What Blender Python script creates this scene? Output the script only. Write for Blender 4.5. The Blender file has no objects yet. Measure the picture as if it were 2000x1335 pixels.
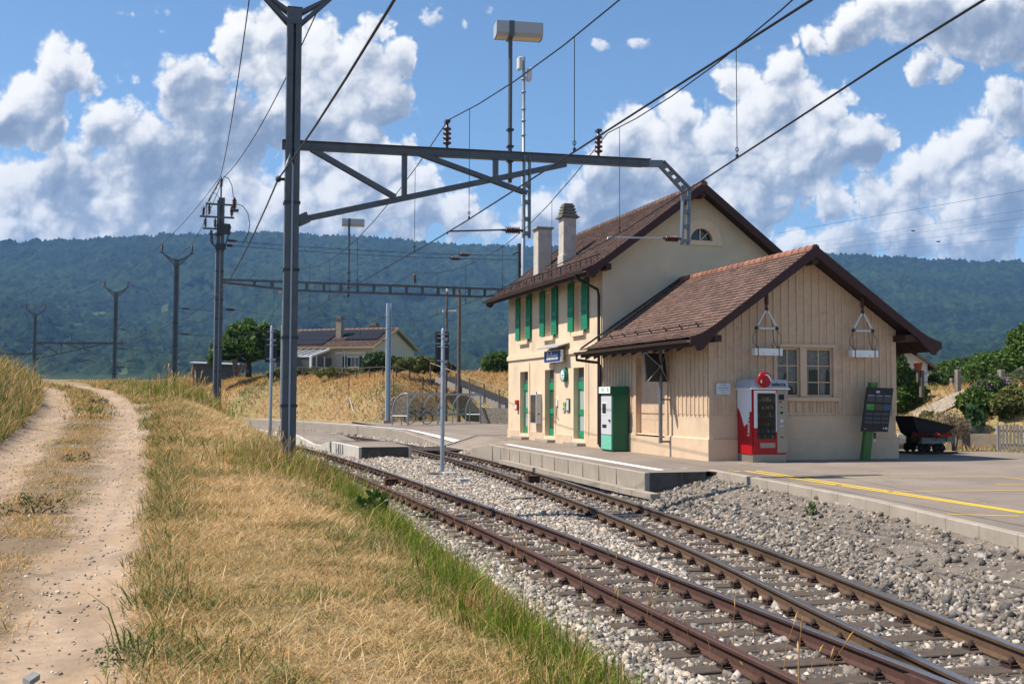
import bpy, bmesh, math, random
import numpy as np
from mathutils import Vector, Matrix, noise as mnoise
R = math.radians
random.seed(7); rng = np.random.default_rng(7)
scene = bpy.context.scene
COL = scene.collection

# ------------------------------------------------------------ camera
CAM = np.array([-13.139, -25.443, 2.0884]); YAW = .2956; PIT = .0532; ROLL = .004; FPX = 2100.36
cd = bpy.data.cameras.new('camera'); cam = bpy.data.objects.new('camera', cd); COL.objects.link(cam)
cam.location = CAM
cam.rotation_euler = (Matrix.Rotation(-YAW, 3, 'Z') @ Matrix.Rotation(math.pi/2 + PIT, 3, 'X') @ Matrix.Rotation(ROLL, 3, 'Z')).to_euler()
cd.sensor_width = 36; cd.lens = FPX/2000*36; cd.clip_start = .1; cd.clip_end = 30000
scene.camera = cam
# ------------------------------------------------------------ exposure
vs = scene.view_settings
vs.view_transform = 'Standard'; vs.look = 'None'; vs.gamma = 1; vs.use_curve_mapping = False; vs.exposure = 0.66
cy = scene.cycles
cy.max_bounces = 6; cy.diffuse_bounces = 3; cy.glossy_bounces = 3; cy.transmission_bounces = 4
cy.transparent_max_bounces = 12; cy.volume_bounces = 0; cy.use_denoising = True
cy.sample_clamp_indirect = 6; cy.caustics_reflective = False; cy.caustics_refractive = False
# ------------------------------------------------------------ sun
SUN_EL = R(56); SUNH = Vector((-.97, .25, 0)).normalized()
tosun = Vector((SUNH.x*math.cos(SUN_EL), SUNH.y*math.cos(SUN_EL), math.sin(SUN_EL)))
sd = bpy.data.lights.new('sun', 'SUN'); sd.energy = 4.6; sd.angle = R(.5); sd.color = (1, .93, .82)
so = bpy.data.objects.new('sun', sd); COL.objects.link(so)
so.rotation_euler = tosun.to_track_quat('Z', 'Y').to_euler(); so.location = (-20, 0, 40)

# ------------------------------------------------------------ picture geometry -> directions and points (for measuring only)
cp_, sp_, cr_, sr_ = math.cos(PIT), math.sin(PIT), math.cos(ROLL), math.sin(ROLL)
cy_, sy_ = math.cos(YAW), math.sin(YAW)
def ray(px, py):
    a, b = px-1000, py-667.5
    u = a*cr_+b*sr_; v = -a*sr_+b*cr_
    x, z = u/FPX, -v/FPX
    x, y, z = x, cp_-z*sp_, sp_+z*cp_
    return np.array([x*cy_+y*sy_, -x*sy_+y*cy_, z])
def hit(px, py, ax, val):
    r = ray(px, py); return CAM+r*((val-CAM[ax])/r[ax])
def AX(px, py, v): return hit(px, py, 0, v)
def AY(px, py, v): return hit(px, py, 1, v)
def AZ(px, py, v): return hit(px, py, 2, v)
def AD(px, py, d):
    r = ray(px, py); return CAM+r*(d/(r[0]*sy_+r[1]*cy_))

# ------------------------------------------------------------ world: sky with cumulus
W = bpy.data.worlds.new('World'); scene.world = W; W.use_nodes = True
nt = W.node_tree; nt.nodes.clear()
class NG:
    """tiny node-graph writer"""
    def __init__(s, tree): s.t = tree
    def n(s, typ, **k):
        o = s.t.nodes.new(typ)
        for a, b in k.items(): setattr(o, a, b)
        return o
    def put(s, sock, v):
        if isinstance(v, bpy.types.NodeSocket): s.t.links.new(v, sock)
        elif isinstance(v, (tuple, list)) and len(v) == 3 and sock.type == 'RGBA': sock.default_value = (*v, 1)
        else: sock.default_value = v
    def m(s, op, a, b=None, c=None, clamp=False):
        o = s.n('ShaderNodeMath', operation=op, use_clamp=clamp)
        s.put(o.inputs[0], a)
        if b is not None: s.put(o.inputs[1], b)
        if c is not None: s.put(o.inputs[2], c)
        return o.outputs[0]
    def v(s, op, a, b=None, out=0):
        o = s.n('ShaderNodeVectorMath', operation=op); s.put(o.inputs[0], a)
        if b is not None:
            if op == 'SCALE': s.put(o.inputs['Scale'], b)
            else: s.put(o.inputs[1], b)
        return o.outputs[out]
    def mix(s, f, a, b, blend='MIX'):
        o = s.n('ShaderNodeMix', data_type='RGBA', blend_type=blend)
        s.put(o.inputs['Factor'], f); s.put(o.inputs[6], a); s.put(o.inputs[7], b); return o.outputs[2]
    def rng(s, x, a, b, c=0., d=1., smooth=False):
        o = s.n('ShaderNodeMapRange', clamp=True); o.interpolation_type = 'SMOOTHSTEP' if smooth else 'LINEAR'
        for i, q in enumerate((x, a, b, c, d)): s.put(o.inputs[i], q)
        return o.outputs[0]
    def noise(s, vec, scale, detail=4, rough=.55, dist=0., out=0, lac=2.):
        o = s.n('ShaderNodeTexNoise'); 
        if vec is not None: s.put(o.inputs['Vector'], vec)
        s.put(o.inputs['Scale'], scale); s.put(o.inputs['Detail'], detail); s.put(o.inputs['Roughness'], rough); s.put(o.inputs['Distortion'], dist); s.put(o.inputs['Lacunarity'], lac)
        return o.outputs[out]
    def ramp(s, f, stops):
        o = s.n('ShaderNodeValToRGB'); s.put(o.inputs[0], f)
        e = o.color_ramp.elements
        while len(e) < len(stops): e.new(.5)
        for q, (p, c) in zip(e, stops): q.position = p; q.color = (*c, 1)
        return o.outputs[0]

g = NG(nt)
sky = g.n('ShaderNodeTexSky', sky_type='NISHITA'); sky.sun_disc = False; sky.sun_elevation = SUN_EL
sky.sun_rotation = math.atan2(SUNH.x, SUNH.y); sky.altitude = 700; sky.air_density = 1.0; sky.dust_density = .6; sky.ozone_density = 2.2
skyc = g.mix(1., sky.outputs[0], (.84, .98, 1.06), 'MULTIPLY')
bg = g.n('ShaderNodeBackground'); g.put(bg.inputs[0], skyc); g.put(bg.inputs[1], .094)
wo = g.n('ShaderNodeOutputWorld'); nt.links.new(bg.outputs[0], wo.inputs[0])
W.cycles.sampling_method = 'MANUAL'; W.cycles.sample_map_resolution = 512
# ============================================================ helpers
def lk(o): COL.objects.link(o); return o
def tag(o, label=None, cat=None, group=None, kind=None):
    if label: o['label'] = label
    if cat: o['category'] = cat
    if group: o['group'] = group
    if kind: o['kind'] = kind
    return o
def thing(name, label, cat, loc=(0, 0, 0), rz=0, group=None):
    o = lk(bpy.data.objects.new(name, None)); o.location = loc; o.rotation_euler = (0, 0, rz); o.empty_display_size = .2
    return tag(o, label, cat, group)
def copy_tree(o, parent=None):
    c = o.copy(); COL.objects.link(c)
    if parent: c.parent = parent
    for ch in list(o.children): copy_tree(ch, c)
    return c
class MB:
    def __init__(s): s.v = []; s.f = []; s.mi = []; s.sm = []; s.c = []; s.cur = 0
    def add(s, vs, fs, smooth=False, col=None):
        b = len(s.v); s.v += [tuple(map(float, p)) for p in vs]
        for f in fs: s.f.append(tuple(b+i for i in f)); s.mi.append(s.cur); s.sm.append(smooth); s.c.append(col)
        return s
    def box(s, a, b, col=None):
        x0, y0, z0 = a; x1, y1, z1 = b
        return s.add([(x0,y0,z0),(x1,y0,z0),(x1,y1,z0),(x0,y1,z0),(x0,y0,z1),(x1,y0,z1),(x1,y1,z1),(x0,y1,z1)],
              [(0,3,2,1),(4,5,6,7),(0,1,5,4),(1,2,6,5),(2,3,7,6),(3,0,4,7)], col=col)
    def cbox(s, c, size, rot=None, col=None):
        hx, hy, hz = size[0]/2, size[1]/2, size[2]/2
        vs = [Vector((x*hx, y*hy, z*hz)) for z in (-1, 1) for x, y in ((-1,-1),(1,-1),(1,1),(-1,1))]
        if rot is not None: vs = [rot @ v for v in vs]
        c = Vector(c); return s.add([v+c for v in vs], [(0,3,2,1),(4,5,6,7),(0,1,5,4),(1,2,6,5),(2,3,7,6),(3,0,4,7)], col=col)
    def bar(s, p, q, w, h=None, up=(0, 0, 1), col=None):
        p = Vector(p); q = Vector(q); d = q-p; L = d.length
        if L < 1e-6: return s
        d.normalize(); u = Vector(up)
        if abs(d.dot(u)) > .98: u = Vector((1, 0, 0))
        x = d.cross(u).normalized(); z = x.cross(d)
        return s.cbox((p+q)/2, (w, L, h or w), Matrix((x, d, z)).transposed(), col=col)
    def tube(s, pts, r, n=8, caps=True, col=None):
        pts = [Vector(p) for p in pts]; k = len(pts); rs = r if isinstance(r, (list, tuple)) else [r]*k
        vs = []; prev = None
        for i, p in enumerate(pts):
            t = (pts[min(i+1, k-1)]-pts[max(i-1, 0)]).normalized()
            if prev is None:
                a = Vector((0, 0, 1)) if abs(t.z) < .9 else Vector((1, 0, 0)); x = t.cross(a).normalized()
            else: x = (prev-t*prev.dot(t)).normalized()
            prev = x; y = t.cross(x)
            vs += [p+(x*math.cos(2*math.pi*j/n)+y*math.sin(2*math.pi*j/n))*rs[i] for j in range(n)]
        fs = [(i*n+j, i*n+(j+1) % n, (i+1)*n+(j+1) % n, (i+1)*n+j) for i in range(k-1) for j in range(n)]
        s.add(vs, fs, True, col)
        if caps: s.add(vs[:n], [tuple(range(n))[::-1]], col=col); s.add(vs[-n:], [tuple(range(n))], col=col)
        return s
    def lathe(s, prof, c=(0, 0, 0), n=16, rot=None, col=None):
        vs = []; c = Vector(c)
        for r, z in prof: vs += [Vector((r*math.cos(2*math.pi*j/n), r*math.sin(2*math.pi*j/n), z)) for j in range(n)]
        if rot is not None: vs = [rot @ v for v in vs]
        fs = [(i*n+j, i*n+(j+1) % n, (i+1)*n+(j+1) % n, (i+1)*n+j) for i in range(len(prof)-1) for j in range(n)]
        s.add([v+c for v in vs], fs, True, col); return s
    def prism(s, poly, vec, col=None):
        """poly: 3D points in order; extruded by vec"""
        n = len(poly); v = Vector(vec); vs = [Vector(p) for p in poly]; vs += [p+v for p in vs]
        nrm = Vector((0, 0, 0))
        for i in range(n): nrm += vs[i].cross(vs[(i+1) % n])
        a, b = list(range(n)), list(range(n, 2*n))
        if nrm.dot(v) > 0: fs = [tuple(a[::-1]), tuple(b)]+[(i, (i+1) % n, n+(i+1) % n, n+i) for i in range(n)]
        else: fs = [tuple(a), tuple(b[::-1])]+[(n+i, n+(i+1) % n, (i+1) % n, i) for i in range(n)]
        return s.add(vs, fs, col=col)
    def holed(s, org, u, v, nin, rect, holes, depth, skip=()):
        """flat wall with real openings; nin points inward, reveals go in by depth"""
        org, u, v, nin = map(Vector, (org, u, v, nin)); u0, u1, v0, v1 = rect
        us = sorted({u0, u1, *[h[0] for h in holes], *[h[1] for h in holes]}); vv = sorted({v0, v1, *[h[2] for h in holes], *[h[3] for h in holes]})
        P = lambda a, b, k=0: org+u*a+v*b+nin*k
        for i in range(len(us)-1):
            for j in range(len(vv)-1):
                cu, cv = (us[i]+us[i+1])/2, (vv[j]+vv[j+1])/2
                if any(h[0] < cu < h[1] and h[2] < cv < h[3] for h in holes): continue
                s.add([P(us[i], vv[j]), P(us[i+1], vv[j]), P(us[i+1], vv[j+1]), P(us[i], vv[j+1])], [(0, 1, 2, 3)])
        for a, b, c, d in holes:
            for i_, q in enumerate((((a,c),(a,d)), ((a,d),(b,d)), ((b,d),(b,c)), ((b,c),(a,c)))):
                if i_ in skip: continue
                s.add([P(*q[0]), P(*q[1]), P(*q[1], depth), P(*q[0], depth)], [(0, 1, 2, 3)])
        return s
    def build(s, name, mats, parent=None, local=False, bevel=0, auto=True):
        me = bpy.data.meshes.new(name); vs = s.v
        if parent is not None and not local:
            T = parent; off = Vector((0, 0, 0))
            while T is not None: off += T.location; T = T.parent
            vs = [(x-off.x, y-off.y, z-off.z) for x, y, z in vs]
        me.from_pydata(vs, [], s.f)
        mats = mats if isinstance(mats, (list, tuple)) else [mats]
        for m in mats: me.materials.append(m)
        me.polygons.foreach_set('material_index', s.mi); me.polygons.foreach_set('use_smooth', s.sm)
        if any(c is not None for c in s.c):
            at = me.attributes.new('col', 'FLOAT_COLOR', 'FACE'); buf = []
            for c in s.c: c = c or (1, 1, 1); buf += [c[0], c[1], c[2], 1]
            at.data.foreach_set('color', buf)
        me.update(); o = lk(bpy.data.objects.new(name, me))
        if parent is not None: o.parent = parent
        if bevel:
            b = o.modifiers.new('bevel', 'BEVEL'); b.width = bevel; b.segments = 1; b.limit_method = 'ANGLE'; b.harden_normals = False
        return o
def npmesh(name, V, F, mats, col=None, mi=None, parent=None, smooth=False):
    me = bpy.data.meshes.new(name); V = np.asarray(V, np.float32); F = np.asarray(F, np.int32); k = F.shape[1]
    me.vertices.add(len(V)); me.vertices.foreach_set('co', V.ravel())
    me.loops.add(F.size); me.loops.foreach_set('vertex_index', F.ravel())
    me.polygons.add(len(F)); me.polygons.foreach_set('loop_start', np.arange(0, F.size, k, dtype=np.int32))
    for m in (mats if isinstance(mats, (list, tuple)) else [mats]): me.materials.append(m)
    if mi is not None: me.polygons.foreach_set('material_index', np.asarray(mi, np.int32))
    if smooth: me.polygons.foreach_set('use_smooth', np.ones(len(F), bool))
    if col is not None:
        at = me.attributes.new('col', 'FLOAT_COLOR', 'POINT'); c = np.ones((len(V), 4), np.float32); c[:, :3] = col
        at.data.foreach_set('color', c.ravel())
    me.update(calc_edges=True); me.validate()
    o = lk(bpy.data.objects.new(name, me))
    if parent is not None: o.parent = parent
    return o
def text(name, body, size, loc, rot, mat, parent=None, align='CENTER', extr=.002, bold=0., sx=1.):
    c = bpy.data.curves.new(name, 'FONT'); c.body = body; c.size = size; c.align_x = align; c.align_y = 'CENTER'; c.extrude = extr; c.offset = bold
    c.resolution_u = 3; tmp = bpy.data.objects.new('tmp', c); me = bpy.data.meshes.new_from_object(tmp); bpy.data.objects.remove(tmp); bpy.data.curves.remove(c); me.materials.clear(); me.materials.append(mat); me.name = name
    o = lk(bpy.data.objects.new(name, me))
    if parent is not None:
        o.parent = parent; off = Vector((0, 0, 0)); T = parent
        while T is not None: off += T.location; T = T.parent
        loc = Vector(loc)-off
    o.location = loc; o.rotation_euler = rot; o.scale = (sx, 1, 1); return o

# ------------------------------------------------------------ materials
MATS = {}
def mat(name, col, rough=.8, metal=0., var=.0, vscale=6., spec=.3, bump=0., bscale=40., attr=False, stain=None, stain_scale=1.2, stain_amt=.0, transl=0., coat=0.):
    if name in MATS: return MATS[name]
    m = bpy.data.materials.new(name); m.use_nodes = True; t = m.node_tree; t.nodes.clear(); h = NG(t)
    out = h.n('ShaderNodeOutputMaterial'); b = h.n('ShaderNodeBsdfPrincipled')
    tcx = h.n('ShaderNodeTexCoord').outputs['Object']
    c = col
    if attr:
        a = h.n('ShaderNodeAttribute'); a.attribute_name = 'col'; c = a.outputs[0]
    if var:
        f = h.noise(tcx, vscale, 5, .6); k = h.rng(f, .25, .75, 1-var, 1+var)
        vm = h.n('ShaderNodeMix', data_type='RGBA', blend_type='MULTIPLY'); h.put(vm.inputs['Factor'], 1.)
        h.put(vm.inputs[6], c if not isinstance(c, tuple) else (*c, 1)); cc = h.n('ShaderNodeCombineXYZ')
        for i in range(3): h.put(cc.inputs[i], k)
        t.links.new(cc.outputs[0], vm.inputs[7]); c = vm.outputs[2]
    if stain:
        f = h.noise(tcx, stain_scale, 6, .65); k = h.m('MULTIPLY', h.rng(f, .48, .72), stain_amt)
        c = h.mix(k, c if not isinstance(c, tuple) else (*c, 1), (*stain, 1))
    h.put(b.inputs['Base Color'], c if not isinstance(c, tuple) else (*c, 1))
    b.inputs['Roughness'].default_value = rough; b.inputs['Metallic'].default_value = metal; b.inputs['Specular IOR Level'].default_value = spec
    if coat: b.inputs['Coat Weight'].default_value = coat
    if bump:
        bn = h.n('ShaderNodeBump'); bn.inputs['Strength'].default_value = bump; bn.inputs['Distance'].default_value = .02
        t.links.new(h.noise(tcx, bscale, 5, .6), bn.inputs['Height']); t.links.new(bn.outputs[0], b.inputs['Normal'])
    if transl:
        tr = h.n('ShaderNodeBsdfTranslucent'); h.put(tr.inputs[0], c if not isinstance(c, tuple) else (*c, 1))
        mx = h.n('ShaderNodeMixShader'); mx.inputs[0].default_value = transl
        t.links.new(b.outputs[0], mx.inputs[1]); t.links.new(tr.outputs[0], mx.inputs[2]); t.links.new(mx.outputs[0], out.inputs[0])
    else: t.links.new(b.outputs[0], out.inputs[0])
    MATS[name] = m; return m
def glassmat(name, tint=(.02, .03, .035), rough=.03, alpha=None):
    if name in MATS: return MATS[name]
    m = bpy.data.materials.new(name); m.use_nodes = True; t = m.node_tree; t.nodes.clear(); h = NG(t)
    out = h.n('ShaderNodeOutputMaterial'); b = h.n('ShaderNodeBsdfPrincipled'); h.put(b.inputs['Base Color'], (*tint, 1)); b.inputs['Roughness'].default_value = rough; b.inputs['Specular IOR Level'].default_value = .6
    if alpha is not None:
        tr = h.n('ShaderNodeBsdfTransparent'); mx = h.n('ShaderNodeMixShader'); mx.inputs[0].default_value = alpha
        t.links.new(tr.outputs[0], mx.inputs[1]); t.links.new(b.outputs[0], mx.inputs[2]); t.links.new(mx.outputs[0], out.inputs[0])
    else: t.links.new(b.outputs[0], out.inputs[0])
    MATS[name] = m; return m
STUCCO = mat('stucco', (.72, .555, .385), .9, var=.07, vscale=2.2, bump=.12, bscale=60, stain=(.40, .32, .23), stain_scale=.8, stain_amt=.42)
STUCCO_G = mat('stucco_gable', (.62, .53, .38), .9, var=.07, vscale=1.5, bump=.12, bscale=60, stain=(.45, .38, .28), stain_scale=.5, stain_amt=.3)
TRIM = mat('stone_trim', (.74, .565, .39), .85, var=.06, vscale=5, bump=.08)
PLINTH = mat('plinth', (.64, .475, .325), .9, var=.07, vscale=2., bump=.15, bscale=50, stain=(.24, .20, .16), stain_scale=1.1, stain_amt=.35)
BOARD = mat('painted_board', (.59, .42, .285), .75, var=.10, vscale=7, bump=.1, bscale=25, stain=(.33, .24, .165), stain_scale=1.6, stain_amt=.5)
BATTEN = mat('painted_batten', (.62, .445, .30), .75, var=.08, vscale=7, stain=(.36, .27, .19), stain_scale=2.5, stain_amt=.3)
FASCIA = mat('brown_wood', (.052, .022, .020), .6, var=.2, vscale=12)
SOFFIT = mat('soffit_wood', (.045, .026, .022), .8, var=.2, vscale=9)
TILE = mat('roof_tile', (1, 1, 1), .85, var=.22, vscale=22, bump=.2, bscale=70, attr=True, stain=(.06, .055, .05), stain_scale=1.3, stain_amt=.35)
GUTTER = mat('brown_gutter', (.085, .055, .042), .45, .3, var=.15)
PIPE = mat('dark_pipe', (.035, .025, .022), .45, .2)
GREEN = mat('green_paint', (.018, .235, .115), .5, var=.1, vscale=9)
WHITE = mat('white_paint', (.78, .78, .76), .5, var=.03)
GLASS = glassmat('window_glass')
FROST = mat('frosted_glass', (.36, .42, .42), .25, spec=.6)
CURTAIN = mat('lace_curtain', (.36, .35, .33), .9, var=.4, vscale=14)
CONC = mat('concrete', (.36, .305, .245), .9, var=.12, vscale=3, bump=.15, bscale=40, stain=(.2, .17, .14), stain_scale=1.4, stain_amt=.4)
CONC_D = mat('dark_concrete', (.10, .09, .08), .95, var=.25, vscale=5, bump=.2, stain=(.04, .035, .03), stain_scale=3., stain_amt=.6)
CONC_L = mat('pale_concrete', (.56, .53, .47), .9, var=.1, vscale=4, bump=.1, stain=(.3, .28, .25), stain_scale=1.5, stain_amt=.35)
STEEL = mat('mast_steel', (.105, .118, .135), .5, .25, var=.2, vscale=4, stain=(.07, .065, .06), stain_scale=3., stain_amt=.3)
STEEL_D = mat('dark_steel', (.05, .055, .065), .5, .3, var=.2)
GALV = mat('galvanised_steel', (.34, .38, .42), .42, .45, var=.12, vscale=6)
WIRE = mat('wire', (.03, .032, .035), .5, .5)
PORC = mat('brown_porcelain', (.06, .022, .016), .25, spec=.6)
BLACKP = mat('black_paint', (.012, .012, .013), .5)
RUST = mat('rust_dark', (.075, .036, .022), .85, var=.35, vscale=20, bump=.1)
WOODG = mat('weathered_wood', (.20, .165, .13), .9, var=.3, vscale=10, bump=.15, bscale=30)
# ============================================================ cumulus: cloud field on the picture's sky directions (x, y read as bearings)
def lattice(ix, iy, seed):
    h = (ix.astype(np.int64)*374761393+iy.astype(np.int64)*668265263+seed*974634777) & 0x7fffffff
    h = (h ^ (h >> 13))*1274126177 & 0x7fffffff; return ((h ^ (h >> 16)) & 0xffff)/65535.
def n2(X, Y, scale=1., octv=4, seed=0, rough=.5):
    X = np.asarray(X, float)*scale; Y = np.asarray(Y, float)*scale; s = 0.; a = 1.; tot = 0.
    for o in range(octv):
        ix = np.floor(X).astype(np.int64); iy = np.floor(Y).astype(np.int64); fx = X-ix; fy = Y-iy; fx = fx*fx*(3-2*fx); fy = fy*fy*(3-2*fy)
        v = (lattice(ix, iy, seed+o)*(1-fx)+lattice(ix+1, iy, seed+o)*fx)*(1-fy)+(lattice(ix, iy+1, seed+o)*(1-fx)+lattice(ix+1, iy+1, seed+o)*fx)*fy
        s = s+a*v; tot += a; a *= rough; X = X*2.03+17.3; Y = Y*2.03-9.1
    return s/tot
def sst(x, a, b): q = np.clip((x-a)/(b-a), 0, 1); return q*q*(3-2*q)
def worley(X, Y, scale, seed):
    X = X*scale; Y = Y*scale; ix = np.floor(X).astype(np.int64); iy = np.floor(Y).astype(np.int64); best = np.full(X.shape, 9.)
    for dx in (-1, 0, 1):
        for dy in (-1, 0, 1):
            jx, jy = ix+dx, iy+dy; d = np.hypot(X-jx-.1-.8*lattice(jx, jy, seed), Y-jy-.1-.8*lattice(jx, jy, seed+50)); best = np.minimum(best, d)
    return best
CLOUDS = [(112,142,60),(62,205,74),(15,240,55),(150,118,36),(95,248,44),(165,165,34),
 (30,385,86),(140,350,80),(110,440,95),(220,255,62),(290,325,105),(365,175,78),(420,270,118),(468,80,62),(540,112,100),(630,125,92),(710,115,66),(745,55,34),(640,222,108),(722,188,82),(770,115,34),(550,225,82),(785,160,26),
 (250,430,110),(370,425,100),(500,430,105),(600,400,95),(700,360,88),(775,330,62),(812,272,22),(660,420,90),(800,400,86),(890,420,56),(955,445,38),(20,450,60),(715,275,56),(610,335,66),
 (1150,395,68),(1085,425,62),(1205,335,66),(1235,268,58),(1318,245,54),(1310,320,100),(1440,160,46),(1525,145,48),(1500,230,84),(1600,198,56),(1650,180,28),(1420,300,92),(1560,300,96),(1675,272,64),(1732,265,28),(1030,440,36),(1250,400,90),(1450,380,100),
 (1970,200,56),(1910,275,62),(1850,322,62),(1950,360,108),(1785,345,54),(1720,385,54),(1640,395,46),(1900,440,100),(1760,450,75),(1640,475,64),(1570,390,20),(1555,475,38),
 (1585,80,32),(1650,52,54),(1730,20,70),(1820,35,78),(1900,42,84),(1990,40,84),(1540,88,13),(1800,132,27),(1845,132,26),(1990,120,22),
 (-200,330,150),(-350,200,120),(2250,250,190),(2500,380,200),(2300,90,90),(-500,420,180)]
WISPS = [(1200,88,30,8),(1240,84,26,9),(840,32,24,16),(875,28,16,12),(950,18,16,20),(505,42,14,10),(250,155,20,16),(315,22,18,14),(240,27,20,6),(1482,92,8,8),(1628,182,18,12),(320,60,10,5),(905,50,8,8)]
def cloud_field(st=1.7):
    xs = np.arange(-420, 2420, st); ys_ = np.arange(-120, 530, st); X, Y = np.meshgrid(xs, ys_)
    wx = (n2(X, Y, 1/90., 3, 61)-.5)*46+(n2(X, Y, 1/22., 3, 65)-.5)*15; wy = (n2(X, Y, 1/90., 3, 62)-.5)*46+(n2(X, Y, 1/22., 3, 66)-.5)*15
    Xw, Yw = X+wx, Y+wy; acc = np.full(X.shape, -1.5)
    for cx, cyy, r in CLOUDS:
        d = 1-np.hypot(Xw-cx, Yw-cyy)/r
        d = np.where(d > 0, d*min(1, r/70), d*1.); k = .16; hh = np.clip(.5+.5*(acc-d)/k, 0, 1); acc = d*(1-hh)+acc*hh+k*hh*(1-hh)*.6
    acc = np.clip(acc, -1.5, .62)
    b1 = .5-worley(Xw, Yw, 1/62., 71); b2 = .5-worley(Xw, Yw, 1/27., 72); b3 = .5-worley(X+wx*.4, Y+wy*.4, 1/12., 73); b4 = .5-worley(X, Y, 1/6.5, 74)
    bil = b1*.5+b2*.34+b3*.2+b4*.09
    fb = n2(X, Y, 1/40., 6, 67, .6)-.5
    T = acc+.62*bil+.40*fb
    for cx, cyy, rx, ry in WISPS: T = np.maximum(T, .62*(.55-np.hypot((X-cx)/rx, (Y-cyy)/ry)*.6)+1.5*fb+.3*bil)
    # soft side: under and right of the clouds
    gyv, gxv = np.gradient(acc); soft = sst(gyv*-1-gxv*.6, -.004, .010)
    al = sst(T, .0, .10+.16*(1-soft)+.05)
    al = np.where(T > 0, np.maximum(al, 0), 0); al = al*np.where(acc < -.45, .75*sst(fb, -.12, .2), 1)
    # shading from the sun (up and left), thickness as relief
    def blur(A, n):
        for ax in (0, 1):
            c = np.cumsum(np.pad(A, [(n+1, n) if i == ax else (0, 0) for i in (0, 1)], mode='edge'), axis=ax)
            A = (np.take(c, range(2*n+1, c.shape[ax]), axis=ax)-np.take(c, range(0, c.shape[ax]-2*n-1), axis=ax))/(2*n+1)
        return A
    Tp = np.maximum(T, -.1); T1 = blur(Tp, 1); T2 = blur(Tp, 6); T3 = blur(Tp, 18)
    def slope(A, k): gy, gx = np.gradient(A); return np.clip((gx*.62+gy*.78)*k, -1, 1)
    sh = .60+.26*slope(T1, 5.)+.30*slope(T2, 16.)+.22*slope(T3, 34.)
    # light lost on the way down: cloud standing above
    up = blur(al, 4); n = int(70/st); cs = np.cumsum(up, 0); above = (cs-np.concatenate([np.zeros((n, X.shape[1])), cs[:-n]], 0))/n
    sh = sh-.26*sst(above, .35, 1.0)*(.55+.9*n2(X, Y, 1/80., 3, 81))
    sh = sh+.10*sst(.35-al, 0, .3)
    sh = sh+.26*b1*sst(al, .3, 1)+.20*b2*sst(al, .3, 1)+.10*b3
    # heads standing in front of one another: crisp steps of light
    e1 = n2(Xw, Yw, 1/150., 4, 91, .55)+.35*b1; s1 = slope(blur(e1, 2), 17.); sh = sh+.20*s1*sst(al, .6, 1)
    sh = sh-.30*sst(n2(X, Y*1.3, 1/170., 3, 95), .50, .72)*sst(acc, -.1, .35)
    al = al*(1-.55*sst(n2(X, Y, 1/60., 4, 97), .52, .74)*sst(Y, 280, 420)*sst(.45-acc, 0, .4))
    return X, Y, al, np.clip(sh+.08, 0, 1)
CSTOPS = [(0, (.25, .31, .43)), (.28, (.40, .46, .57)), (.48, (.72, .74, .79)), (.68, (1.0, .99, .98)), (1, (1.12, 1.09, 1.05))]
def cloud_colour(sh):
    return np.stack([np.interp(sh, [s[0] for s in CSTOPS], [s[1][i] for s in CSTOPS]) for i in range(3)], -1)

def clouds():
    X, Y, al, sh = cloud_field(1.8); C = cloud_colour(sh)
    a, b = X-1000, Y-667.5; u = a*cr_+b*sr_; v = -a*sr_+b*cr_; x = u/FPX; z = -v/FPX
    yy, zz = cp_-z*sp_, sp_+z*cp_; D = np.stack([x*cy_+yy*sy_, -x*sy_+yy*cy_, zz], -1); D /= np.linalg.norm(D, axis=-1, keepdims=True)
    V = (CAM+D*(14000-500*sh[..., None])).reshape(-1, 3); ny, nx = X.shape; idx = np.arange(nx*ny).reshape(ny, nx)
    F = np.stack([idx[:-1,:-1], idx[1:,:-1], idx[1:,1:], idx[:-1,1:]], -1).reshape(-1, 4)
    af = al.reshape(-1); F = F[(af[F].max(1) > .004)]
    used = np.zeros(len(V), bool); used[F.ravel()] = True; new = np.cumsum(used)-1
    m = bpy.data.materials.new('cloud'); m.use_nodes = True; t = m.node_tree; t.nodes.clear(); h = NG(t); out = h.n('ShaderNodeOutputMaterial')
    at = h.n('ShaderNodeAttribute'); at.attribute_name = 'col'; aa = h.n('ShaderNodeAttribute'); aa.attribute_name = 'thick'
    em = h.n('ShaderNodeEmission'); t.links.new(at.outputs[0], em.inputs[0]); em.inputs[1].default_value = .66
    tr = h.n('ShaderNodeBsdfTransparent'); mx = h.n('ShaderNodeMixShader'); t.links.new(aa.outputs['Fac'], mx.inputs[0]); t.links.new(tr.outputs[0], mx.inputs[1]); t.links.new(em.outputs[0], mx.inputs[2]); t.links.new(mx.outputs[0], out.inputs[0])
    m.cycles.emission_sampling = 'NONE'
    o = npmesh('clouds', V[used], new[F], m, col=C.reshape(-1, 3)[used], smooth=True)
    th = o.data.attributes.new('thick', 'FLOAT', 'POINT'); th.data.foreach_set('value', af[used].astype(np.float32)); tag(o, kind='stuff')
clouds()
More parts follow.
